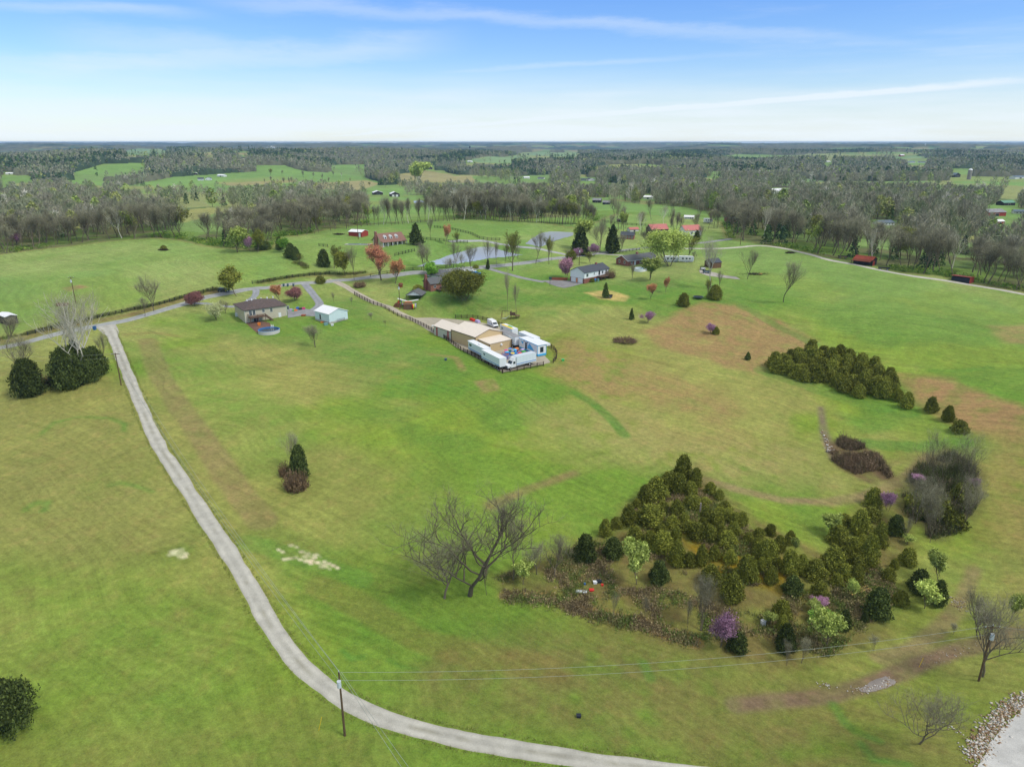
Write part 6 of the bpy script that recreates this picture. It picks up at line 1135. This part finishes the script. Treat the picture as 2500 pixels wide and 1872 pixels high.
# cars, boats, campers
def car(u,v,rz,mat,label,L=4.8):
    p=G(u,v); r=empty('parked_car',(p[0],p[1],p[2]),rz); tag(r,label,'car'); m=MB(); m.prism([(-L/2,.35),(L/2,.35),(L/2,.85),(L/2-.2,1.0),(L*.22,1.1),(L*.08,1.65),(-L*.38,1.7),(-L/2+.05,1.05)],1.8,1,-.9); b_=m.build('body',K[mat],r)
    m=MB(); m.prism([(-L*.36,1.12),(L*.18,1.12),(L*.07,1.56),(-L*.34,1.58)],1.84,1,-.92); m.build('window',K['glass'],b_)
    for xx in (-L*.31,L*.31):
        for yy in (-.8,.8): wheel(r,xx,yy,.36,.36,.24)
car(484,630,R(12),'car','dark blue estate car parked on the verge beside the road hedge')
def boat(u,v,rz,mat,label,L=6.5):
    p=G(u,v); r=empty('boat_on_trailer',(p[0],p[1],p[2]),rz); tag(r,label,'boat'); m=MB(); i=0
    secs=[(-L/2,.0,.9),(-L/2,1.1,.9),(L*.1,1.15,.9),(L*.38,.6,1.0),(L/2,.03,1.15)]; top=[(s[0],s[1],s[2]+.55) for s in secs[1:]]; topl=[(x,-y,z) for x,y,z in top[::-1]]
    ring=top+topl; keel=[(x*.94,y*.55,.5) for x,y,z in ring]; n=len(ring); m.v=ring+keel; m.f=[tuple(range(n))]+[(k,(k+1)%n,n+(k+1)%n,n+k) for k in range(n)]+[tuple(range(n,2*n))[::-1]]
    m.build('hull',K[mat],r); m=MB(); m.prism([(-L*.3,1.4),(L*.2,1.4),(L*.08,2.0),(-L*.25,2.0)],1.4,1,-.7); m.build('cabin_cover',K[mat],r); m=MB(); m.box(-L/2,L/2+.8,-.08,.08,.3,.42); m.build('trailer_frame',K['steel'],r)
    for yy in (-1.05,1.05): wheel(r,-L*.15,yy,.32,.32,.2)
boat(1024,596,R(186),'boatblue','boat under a bright blue cover on the lawn by the road'); boat(1014,591,R(184),'white','white boat just behind the blue-covered one')
def camper(u,v,rz,L,label,u2='glass'):
    p=G(u,v); r=empty('camper_trailer',(p[0],p[1],p[2]),rz); tag(r,label,'camper'); m=MB(); m.prism([(0,.55),(L-.4,.55),(L,1.3),(L,2.6),(L-.5,3.1),(0,3.1)],2.4,1,0); b_=m.build('body',K['white'],r)
    for xx in (L*.2,L*.45,L*.66): m=MB(); m.box(xx,xx+.9,-.03,0,1.7,2.4); m.build('window',K['glass'],b_)
    m=MB(); m.box(L*.85,L*.85+.65,-.03,0,.7,2.6); m.build('door',K['insul'],b_); m=MB(); m.box(.2,L-.2,-.025,0,.95,1.15); m.build('stripe',K['gbin'],b_); m=MB(); m.box(L*.3,L*.3+.8,.8,1.6,3.1,3.3); m.build('air_unit',K['insul'],b_)
    for xx in (L*.45,L*.56): wheel(r,xx,.12,.36,.36,.22)
camper(1434,567,R(-10),7,'white camper half hidden behind the yellow-green willow'); camper(1466,567,R(-12),7.2,'long white camper with dark windows right of the willow'); camper(1520,482,R(-8),6,'small white camper in the clearing above the woods')
def wagon(u,v,rz,L,label,mat='deck'):
    p=G(u,v); r=empty('wagon',(p[0],p[1],p[2]),rz); tag(r,label,'wagon'); m=MB(); m.box(-L/2,L/2,-1,1,.7,.85); m.build('bed',K[mat],r); m=MB(); m.box(-L/2,-L/2+.1,-1,1,.85,1.5); m.box(-L/2,L/2,.95,1.0,.85,1.2); m.build('rack',K['steel'],r)
    for xx in (-L*.3,L*.3):
        for yy in (-1,1): wheel(r,xx,yy,.38,.38,.2)
wagon(1820,558,R(-20),4.5,'dark hay wagon on the grass left of the rusty-roofed shed'); wagon(1909,583,R(-28),5,'flat wagon on the gravel track right of the rusty-roofed shed','dark_wood'); wagon(1316,643,R(-20),2.4,'little grey utility trailer beside the young pine','black'); wagon(1526,590,R(-5),3.4,'small flatbed trailer near the brown barn-shaped shed','gbin'); wagon(1518,580+3,R(-4),2.2,'low white cart beside the brown barn-shaped shed','white')
# pools, trampoline, playset
def roundpool(u,v,wp,H,label,wall,rim,water,name='swimming_pool',cat='pool'):
    p,_,W_=size_at(u,v,10,wp); r=empty(name,(p[0],p[1],p[2]-.1)); tag(r,label,cat); R_=W_/2; m=MB(); n=40
    for k in range(n):
        a,b2=2*math.pi*k/n,2*math.pi*(k+1)/n; P=lambda t,q,z:(q*math.cos(t),q*math.sin(t),z); m.quad(P(a,R_,-.3),P(b2,R_,-.3),P(b2,R_,H),P(a,R_,H))
    m.build('wall',K[wall],r); m=MB()
    for k in range(n): a,b2=2*math.pi*k/n,2*math.pi*(k+1)/n; m.quad(P(a,R_+.03,H),P(b2,R_+.03,H),P(b2,R_-.22,H+.03),P(a,R_-.22,H+.03)); m.quad(P(a,R_-.22,H+.02),P(b2,R_-.22,H+.02),P(b2,R_-.24,H-.9),P(a,R_-.24,H-.9))
    m.build('rim',K[rim],r); m=MB(); m.poly(*[P(2*math.pi*k/n,R_-.23,H-.45) for k in range(n)]); m.build('water',K[water],r); return r
pr=roundpool(581.5,718,45,1.3,'round above-ground pool with blue liner behind the beige house','pool_wall','liner','murk')
m=MB()
for y in (-.35,.35):
    m.tube((-.2,3.3+0,0),(-.2,3.3,2.2),.05) if False else None
    m.tube((y,4.6,.0),(y,3.9,2.1),.06); m.tube((y,3.2,.5),(y,3.9,2.1),.06)
for z in (.4,.8,1.2,1.6): m.box(-.4,.4,4.55-z*.33,4.75-z*.33,z,z+.06)
m.box(-.45,.45,3.7,4.1,1.35,1.42); m.build('ladder',K['white'],pr)
roundpool(1384,584,30,1.2,'round white above-ground pool behind the red brick house','white','white','teal')
p,_,W_=size_at(1508,645,8,22); r=empty('trampoline',tuple(p)); tag(r,'dark round trampoline between the two dense cedars','trampoline'); m=MB(); m.tube((0,0,.86),(0,0,.9),W_/2*.9,W_/2*.9,24); m.build('mat',K['black'],r); m=MB(); m.tube((0,0,.84),(0,0,.88),W_/2,W_/2,24); m.build('padding',K['gbin'],r)
for k in range(6): a=k*math.pi/3; m=MB(); m.tube((W_*.46*math.cos(a),W_*.46*math.sin(a),-.1),(W_*.46*math.cos(a),W_*.46*math.sin(a),.85),.05,n=6); m.build('leg',K['steel'],r)
p=G(1104,688); r=empty('playset',tuple(p),R(-15)); tag(r,'wooden playset with swing beam, tower and slide below the dead-looking tree','playset'); m=MB(); m.box(-.2,2.0,-.9,.9,1.5,1.62); m.box(-.2,2.,-.95,-.88,1.6,2.8); m.box(-.25,-.18,-.9,.9,1.6,2.8); m.box(2.0,3.4,-.9,.9,1.4,1.5); m.build('tower',K['deck'],r)
for x in (-.1,1.9,3.3):
    for y in (-.85,.85): m=MB(); m.box(x-.07,x+.07,y-.07,y+.07,-.3,3.1 if x<3 else 1.4); m.build('leg',K['deck'],r)
m=MB(); m.tube((-.1,0,2.9),(-3.6,0,2.9),.09); m.tube((-3.6,0,2.9),(-3.9,-.9,-.2),.08); m.tube((-3.6,0,2.9),(-3.9,.9,-.2),.08); m.build('swing_beam',K['deck'],r)
for x in (-1.2,-2.4): m=MB(); m.tube((x-.2,0,2.85),(x-.2,0,.7),.02,n=4); m.tube((x+.2,0,2.85),(x+.2,0,.7),.02,n=4); m.box(x-.25,x+.25,-.1,.1,.62,.68); m.build('swing',K['gbin'],r)
m=MB(); m.prism([(-3.3,.1),(-1.6,.3),(-.2,1.5),(-.2,1.6),(-1.7,.42),(-3.3,.2)][::-1],.5,1,-1.5); m.build('slide',K['insul'],r)
# small things round the houses
def small(name,u,v,size,mat,label,cat,rz=0.,dz=0,lid=None):
    p=G(u,v); r=empty(name,(p[0],p[1],p[2]+dz),rz); tag(r,label,cat); x,y,z=size; m=MB(); m.prism([(-x/2*.85,-.05),(x/2*.85,-.05),(x/2,z),(-x/2,z)],y,1,-y/2); m.build('body',K[mat],r)
    m=MB(); m.box(-x/2-.03,x/2+.03,-y/2-.03,y/2+.03,z,z+.07); m.build('lid',K[lid or mat],r); return r
small('wheelie_bin',205,712,(.9,.9,1.2),'bin','blue wheelie bin at the mouth of the gravel lane','bin'); 
for u,l in ((613,'leftmost of three roadside bins above the beige house'),(622,'middle of three roadside bins above the beige house'),(634,'rightmost of three roadside bins above the beige house')): small('wheelie_bin',u,618.5,(.7,.7,1.1),'gbin',l,'bin')
small('wheelie_bin',1286,608,(.8,.8,1.2),'boatblue','left blue bin beside the white house deck','bin'); small('wheelie_bin',1292,607.5,(.8,.8,1.2),'teal','right teal bin beside the white house deck','bin')
small('air_conditioner',512,683,(1.1,1.0,1.2),'insul','grey air-conditioning unit at the left wall of the beige house','air conditioner'); small('storage_tote',704,702,(1.5,1.0,.7),'teal','teal covered barrow at the corner of the white garage','garden cart',R(30)); small('storage_tote',718,703,(.9,.7,.5),'white','white tub in front of the white garage','tub'); small('storage_tote',696,697,(1.,.6,.35),'orange','orange board by the white garage door','board')
for u,v,s_,c0,l in ((629,671,(.9,.6,.7),'purple','lilac toy beside the beige house'),(634,672,(1.0,.8,.4),'green','green toy boat beside the beige house'),(639,671.5,(1.3,.9,.5),'orange','orange toy slide base beside the beige house'),(643,668,(1.2,.9,.8),'ride','blue toy playhouse beside the beige house'),(649,669,(1.3,.8,.7),'steel','dark ride-on toy beside the beige house'),(656,668,(1.2,.8,.7),'magenta','pink toy car beside the beige house')): small('toy',u,v,s_,c0,l,'toy',R(20))
small('fire_pit',656,682,(1.6,1.6,.4),'brownwall','round stone fire pit on the lawn left of the white garage','fire pit'); small('planter_box',1208,605,(8,.5,1.1),'brownwall','low brick retaining wall by the white house parking pad','wall',R(-10))
small('grill',560,703,(.9,.7,1.),'orange','orange patio item under the beige house deck','patio item'); small('well_cover',963,778,(.8,.8,.6),'gbin','small round well cover on the bare patch below the board fence','well cover'); small('well_cover',1216,779,(.9,.9,.5),'green','green box on the grass right of the fenced yard','utility box'); small('feed_trough',136,660,(4.2,1.6,.9),'rust','rusty round hay feeder in the left pasture','hay feeder',R(8)); small('stump',1250,1548,(.6,.5,.35),'black','small black object lying on the foreground grass','debris')
small('white_box',1648,1350,(.8,.5,1.0),'white','white discarded box standing in the lower scrub','box',R(20)); small('litter_sack',1285.5,1259,(.7,.5,.35),'white','white sack among the litter in the scrub','litter'); small('litter_sack',1294,1257,(.9,.6,.35),'black','black sack among the litter in the scrub','litter'); small('litter_sack',1278,1275,(.8,.6,.2),'red','red sheet among the litter in the scrub','litter'); small('litter_sack',1256,1279,(1.9,.7,.2),'insul','pale blue tarp among the litter in the scrub','litter',R(-10)); small('litter_sack',1301,1264,(.4,.4,.2),'red','small red scrap right of the black sack','litter'); small('litter_sack',1263,1262,(.3,.3,.25),'ride','small blue scrap among the litter in the scrub','litter')
p=G(1512,1106); m=MB(); m.tube((0,0,-.2),(0,0,2.2),.22,.16,7); o=m.build('tree_stump',K['concrete'],None); o.location=p; tag(o,'grey dead trunk standing in the middle of the cedar thicket','stump')
p=G(1856,1277); r=empty('lumber_pile',tuple(p),R(25)); tag(r,'two long pale boards lying by the big brownish cedar','lumber'); 
for k in range(2): m=MB(); m.box(-2.4+k*.5,2.4+k*.2,-.5+k*.7,-.2+k*.75,.1,.3); m.build('board',K['gold'],r)
p=G(688,1577); m=MB(); m.tube((0,0,-.1),(.55,.25,2.1),.04,n=6); o=m.build('guy_marker',K['mailbox'],None); o.location=p; tag(o,'thin yellow guy-wire marker left of the foreground power pole','marker')
p=G(1950,1432-10); m=MB(); m.tube((0,0,-.1),(.5,.2,1.6),.035,n=6); o=m.build('guy_marker',K['mailbox'],None); o.location=G(1985,1440); tag(o,'small yellow marker beside the dirt track left of the right power pole','marker')
p=G(1794,976); m=MB(); m.tube((-1,0,.2),(1,.3,.3),.35,n=10); o=m.build('culvert_pipe',K['concrete'],None); o.location=p; tag(o,'pale culvert pipe at the head of the bramble thicket','pipe')
p=G(1188,617); r=empty('basketball_hoop',tuple(p),R(60)); tag(r,'green basketball hoop at the left end of the parking pad','basketball hoop'); m=MB(); m.tube((0,0,-.2),(0,0,3.3),.08); m.build('post',K['steel'],r); m=MB(); m.box(.3,.36,-.7,.7,2.8,3.8); m.box(0,.3,-.05,.05,3.0,3.1); m.build('backboard',K['gbin'],r)
p=G(1631,593); r=empty('brush_pile',tuple(p)); tag(r,'burn pile of branches and boards right of the upright bare tree','brush pile'); t=TM(); A=RS.normal(size=(260,3))*np.array([2.6,1.2,.15])+np.array([0,0,.25]); B=A+RS.normal(size=(260,3))*np.array([1.2,.8,.4]); t.slivers(A,np.c_[B[:,:2],np.abs(B[:,2])+.1],.08,RS); link('branches',t.mesh('branches',M['dark_bark']),r); m=MB(); m.box(1.8,3.2,-.4,.3,.2,.6); m.build('board',K['gold'],r)
for u,v,l in ((814,520,'dark brush heap beyond the tan house shed'),(732,507,'round dark brush pile left of the red metal shed'),(354,541,'grey stone pile under the lone shrub in the left pasture'),(1707,547,'grey brush pile beside the gravel track')):
    p,_,W_=size_at(u,v,4,18); t=TM(); n=300; A=RS.normal(size=(n,3))*np.array([W_*.25,W_*.12,.1])+np.array([0,0,.2]); t.slivers(A,A+RS.normal(size=(n,3))*np.array([.6,.5,.35])+np.array([0,0,.4]),.07,RS); t.cards(A+np.array([0,0,.2]),.4,RS); o=link('brush_pile',t.mesh('brush_pile',M['dark_bark'])); o.location=p; tag(o,l,'brush pile')
o=roundpool(748,519.5,0.1,.1,'x','white','white','teal') if False else None
p=G(778,527.5); r=empty('ground_pool',tuple(p),R(-6)); tag(r,'in-ground pool with pale paving left of the tan house','pool'); m=MB(); m.box(-8,6,-2.4,2.4,-.5,.10); m.build('paving',K['block'],r); m=MB(); m.box(-6.5,4,-1.6,1.6,.0,.13); m.build('water',K['teal'],r)
# ------------------------------------------------------------------ fences
def fence(name,label,pts,step=2.4,h=1.35,rails=4,mat='fence',world=None):
    P=resample(Wp(pts),step); n=len(P); c=P[0]; z0=float(hz(*c)); r=empty(name,(c[0],c[1],z0)); tag(r,label,'fence'); Z=hz(P[:,0],P[:,1])-z0; Q=P-c; m=MB()
    for k in range(n-1):
        a=np.r_[Q[k],Z[k]];b=np.r_[Q[k+1],Z[k+1]]; d=b[:2]-a[:2]; nn_=np.array([-d[1],d[0]])/np.hypot(*d)*.03
        for i in range(rails):
            z=h*(.22+.72*i/(rails-1 if rails>1 else 1)); w2=.055 if mat=='fence' else .07
            pa=[(a[0]+s*nn_[0],a[1]+s*nn_[1],a[2]+z+t) for s,t in ((-1,-w2),(1,-w2),(1,w2),(-1,w2))]; pb=[(b[0]+s*nn_[0],b[1]+s*nn_[1],b[2]+z+t) for s,t in ((-1,-w2),(1,-w2),(1,w2),(-1,w2))]
            j=len(m.v); m.v+=pa+pb; m.f+=[(j,j+1,j+5,j+4),(j+1,j+2,j+6,j+5),(j+2,j+3,j+7,j+6),(j+3,j,j+4,j+7)]
    m.build('rails',K[mat],r); m=MB(); m.box(-.11,.11,-.11,.11,-.5,h+.12); pm=None
    if n<=100:
        for k in range(n):
            if pm is None: o=m.build('post',K[mat],r); pm=o.data
            else: o=link('post',pm,r)
            o.location=(Q[k][0],Q[k][1],Z[k])
fence('board_fence','long dark brown board fence between the gravel drive and the meadow',[(766,637),(800,655),(840,672),(885,691),(917,706),(949,724),(975,741),(997,758),(1022,769),(1050,785),(1077,800),(1085,806)])
fence('board_fence','board fence along the near end of the trailer yard',[(1086,806),(1100,804),(1135,798),(1174,790)])
fence('board_fence','board fence curving round the back of the trailer yard',[(984,687),(1021,687),(1045,691),(1062,696),(1077,701),(1100,711),(1125,723),(1155,733),(1179,745),(1195,754),(1203,764),(1202,776),(1195,784)])
fence('roadside_fence','old dark rail fence along the far side of the road at left',[(60,724),(120,711),(180,697),(227,683),(297,668),(340,660),(400,643),(440,632),(460,626)],h=1.3,rails=3,mat='dark_fence')
fence('roadside_fence','dark rail fence in the hedge right of the leafing road tree',[(545,613),(600,604),(660,597),(700,594),(712,592)],h=1.3,rails=3,mat='dark_fence')
fence('roadside_fence','dark rail fence across the lawn in front of the tan house',[(853,553),(870,549),(896,543)],h=1.4,rails=3,mat='dark_fence'); fence('roadside_fence','dark paddock fence right of the tan house',[(873,514),(928,519),(978,524),(1010,525)],h=1.4,rails=3,mat='dark_fence'); fence('roadside_fence','dark paddock fence curving below the wood beyond the ponds',[(938,492),(978,497),(1015,505.5),(1036,516),(1080,519)],h=1.4,rails=3,mat='dark_fence')
fence('roadside_fence','short dark rail fence left of the tan house pool',[(689,532),(708,533.5)],h=1.4,rails=3,mat='dark_fence'); fence('roadside_fence','low dark fence along the road past the conical evergreen',[(1338,547),(1360,543),(1382,540)],h=1.2,rails=3,mat='dark_fence'); fence('roadside_fence','dark wire fence beyond the road below the ponds',[(800,598),(860,588),(912,583),(980,577)],step=4,h=1.2,rails=2,mat='dark_fence')
fence('roadside_fence','far paddock fence beside the black shed',[(1300,478),(1330,484),(1395,488)],step=3,h=1.3,rails=3,mat='dark_fence')
# ------------------------------------------------------------------ power poles and wires
def pole(u,v,h,label,arm=1,drum=True,rz=0.):
    p=G(u,v); r=empty('utility_pole',tuple(p),rz); tag(r,label,'utility pole'); m=MB(); m.tube((0,0,-.6),(0,0,h),.17,.11,10); m.build('shaft',K['pole'],r)
    if arm: m=MB(); m.box(-1.1,1.1,-.06,.06,h-.45,h-.3); m.build('crossarm',K['pole'],r)
    xs=(-1,0,1) if arm else (0,)
    for x in xs: m=MB(); m.tube((x,0,h-.3 if x else h),(x,0,h-.08 if x else h+.22),.07,.04,8); m.build('insulator',K['insul'],r)
    if drum: m=MB(); m.tube((.0,-.35,h-2.2),(.0,-.35,h-1.2),.28,.28,12); m.build('transformer',K['insul'],r)
    return np.array([p[0],p[1],p[2]+h])
PA=pole(745,1588,10.6,'foreground power pole with grey transformer beside the gravel lane',0); PB=pole(262,832,9.6,'power pole with crossarm beside the upper gravel lane',1,False,R(15)); PC=pole(164,655,10.5,'power pole with transformer standing in the left pasture',1); PD_=pole(864,668,10.5,'power pole beside the brown shed and carnival trailer',1); PE=pole(2114,1470,9.9,'power pole entwined with the tall bare tree at lower right',1); PF=pole(1251,573,8.6,'power pole among the lilac redbuds behind the white house',1)
PG=pole(1599,529,9.5,'slim power pole at the corner of the right woods',0,False); PH=pole(774,517,10,'thin dark mast beside the red metal shed',0,False)
def wire(a,b,sag,label,r_=.022):
    t=np.linspace(0,1,26)[:,None]; P=a*(1-t)+b*t; P[:,2]-=(4*t*(1-t))[:,0]*sag; tm=TM(); c=P[0].copy(); tm.limb(P-c,np.full(26,r_),4); o=link('power_line',tm.mesh('power_line',K['wire'])); o.location=c; tag(o,label,'power line')
up=lambda p,z,x=0:p+np.array([x,0,z])
wire(up(PA,-.1),up(PE,0),2.2,'upper wire from the foreground pole to the right-hand pole'); wire(up(PA,-1.4),up(PE,-1.5),2.2,'lower wire from the foreground pole to the right-hand pole'); wire(up(PA,.1),up(PB,0,-.9),3.0,'left wire from the foreground pole up the lane'); wire(up(PA,0,.1),up(PB,0,.9),3.0,'right wire from the foreground pole up the lane'); wire(up(PA,-1.5),up(PB,-1.6),3.2,'low wire from the foreground pole up the lane')
off=np.array([26.,-36.,0]); wire(up(PA,.1),up(PA,.3)+off,1,'left wire running from the foreground pole out of the bottom'); wire(up(PA,0,.3),up(PA,.3,1.6)+off,1,'right wire running from the foreground pole out of the bottom')
wl=G(-300,800)+np.array([0,0,9]); wire(up(PB,-.2),wl,2.5,'upper wire from the lane pole over the white sycamore'); wire(up(PB,-1.4),wl-np.array([0,0,1.3]),2.5,'lower wire from the lane pole over the white sycamore'); wire(up(PE,0),up(PE,0)+np.array([40,-6,0]),1.,'wire leaving the right-hand pole out of the picture')
# rubble along the gravel road end and in the dirt track
def rubble(line,wd,n,label,smin=.15,smax=.5,seed=3,name='rubble'):
    rs=np.random.RandomState(seed); L=resample(Wp(line),.1); q=L[rs.randint(len(L),size=n)]+rs.normal(size=(n,2))*wd; s=smin+(smax-smin)*rs.rand(n)**2
    base=np.array([(1,0,0),(-.8,.5,0),(-.7,-.6,0),(.1,.9,.1),(.1,.1,.8),(.2,-.9,.2),(0,0,-.5)]); T_=np.array([(0,3,4),(3,1,4),(1,2,4),(2,5,4),(5,0,4),(0,6,3),(3,6,1),(1,6,2),(2,6,5),(5,6,0)]); a=rs.rand(n)*6.28; ca,sa=np.cos(a),np.sin(a)
    V=base[None]*(1+.3*rs.normal(size=(n,7,3)))*s[:,None,None]; X=V[...,0]*ca[:,None]-V[...,1]*sa[:,None]; Y=V[...,0]*sa[:,None]+V[...,1]*ca[:,None]; Z=V[...,2]*.7; X+=q[:,0:1];Y+=q[:,1:2]; Z+=hz(q[:,0],q[:,1])[:,None]+.05
    Vv=np.stack([X,Y,Z],-1).reshape(-1,3); F=(T_[None]+7*np.arange(n)[:,None,None]).reshape(-1,3); cc=np.array([s2l(c) for c in ((186,178,160),(160,138,108),(138,112,84),(200,196,186))])[rs.randint(4,size=n)]*(.8+.4*rs.rand(n,1)); cc=np.repeat(cc,7,0)
    tag(link(name,mkmesh(name,Vv,Ft=F,mat=wood_mat,cols=cc)),label,'rocks',None,'stuff')
rubble([(2225,1505),(2180,1530),(2150,1560),(2125,1600),(2105,1640)],.75,1800,'broken pale rubble along the edge of the bottom right gravel road',.07,.26)
rubble([(1840,1490),(1880,1488),(1915,1478),(1925,1468)],.4,150,'loose limestone beside the wet rock of the dirt track',.06,.18,4); rubble([(1765,1475),(1800,1482)],.3,40,'few stones in the gully left of the dirt track',.06,.16,5); rubble([(1985,1435),(2010,1428),(2090,1400),(2120,1396)],.8,80,'scattered stones on the upper dirt track',.04,.13,6); rubble([(2055,1290),(2070,1300),(2085,1320)],.6,90,'pale stones on the bend of the grassy path',.06,.2,7); rubble([(1776,930),(1783,950),(1792,972)],.35,70,'pale stones in the narrow gully above the brambles',.1,.4,8); rubble([(2020,1550),(2060,1575),(2110,1610)],.25,70,'thin line of stones in the ditch below the wide-spreading bare tree',.06,.2,9)
# ------------------------------------------------------------------ haze: one closed box of pale air
hb=MB(); hb.box(-15500,15500,-300,17500,float(GZ.min())-6,73.)
hm=bpy.data.materials.new('haze_air'); hm.use_nodes=True; nt=hm.node_tree; nt.nodes.clear()
o_=nt.nodes.new('ShaderNodeOutputMaterial'); pv=nt.nodes.new('ShaderNodeVolumePrincipled'); nt.links.new(pv.outputs[0],o_.inputs['Volume'])
pv.inputs['Color'].default_value=(.46,.72,1,1); pv.inputs['Density'].default_value=HAZE; pv.inputs['Anisotropy'].default_value=.3
if HAZE>0: tag(hb.build('haze',hm),'pale blue air haze over the whole countryside','haze',None,'stuff')
scene.cycles.volume_bounces=0; scene.cycles.max_bounces=6; scene.cycles.diffuse_bounces=2; scene.cycles.transparent_max_bounces=8
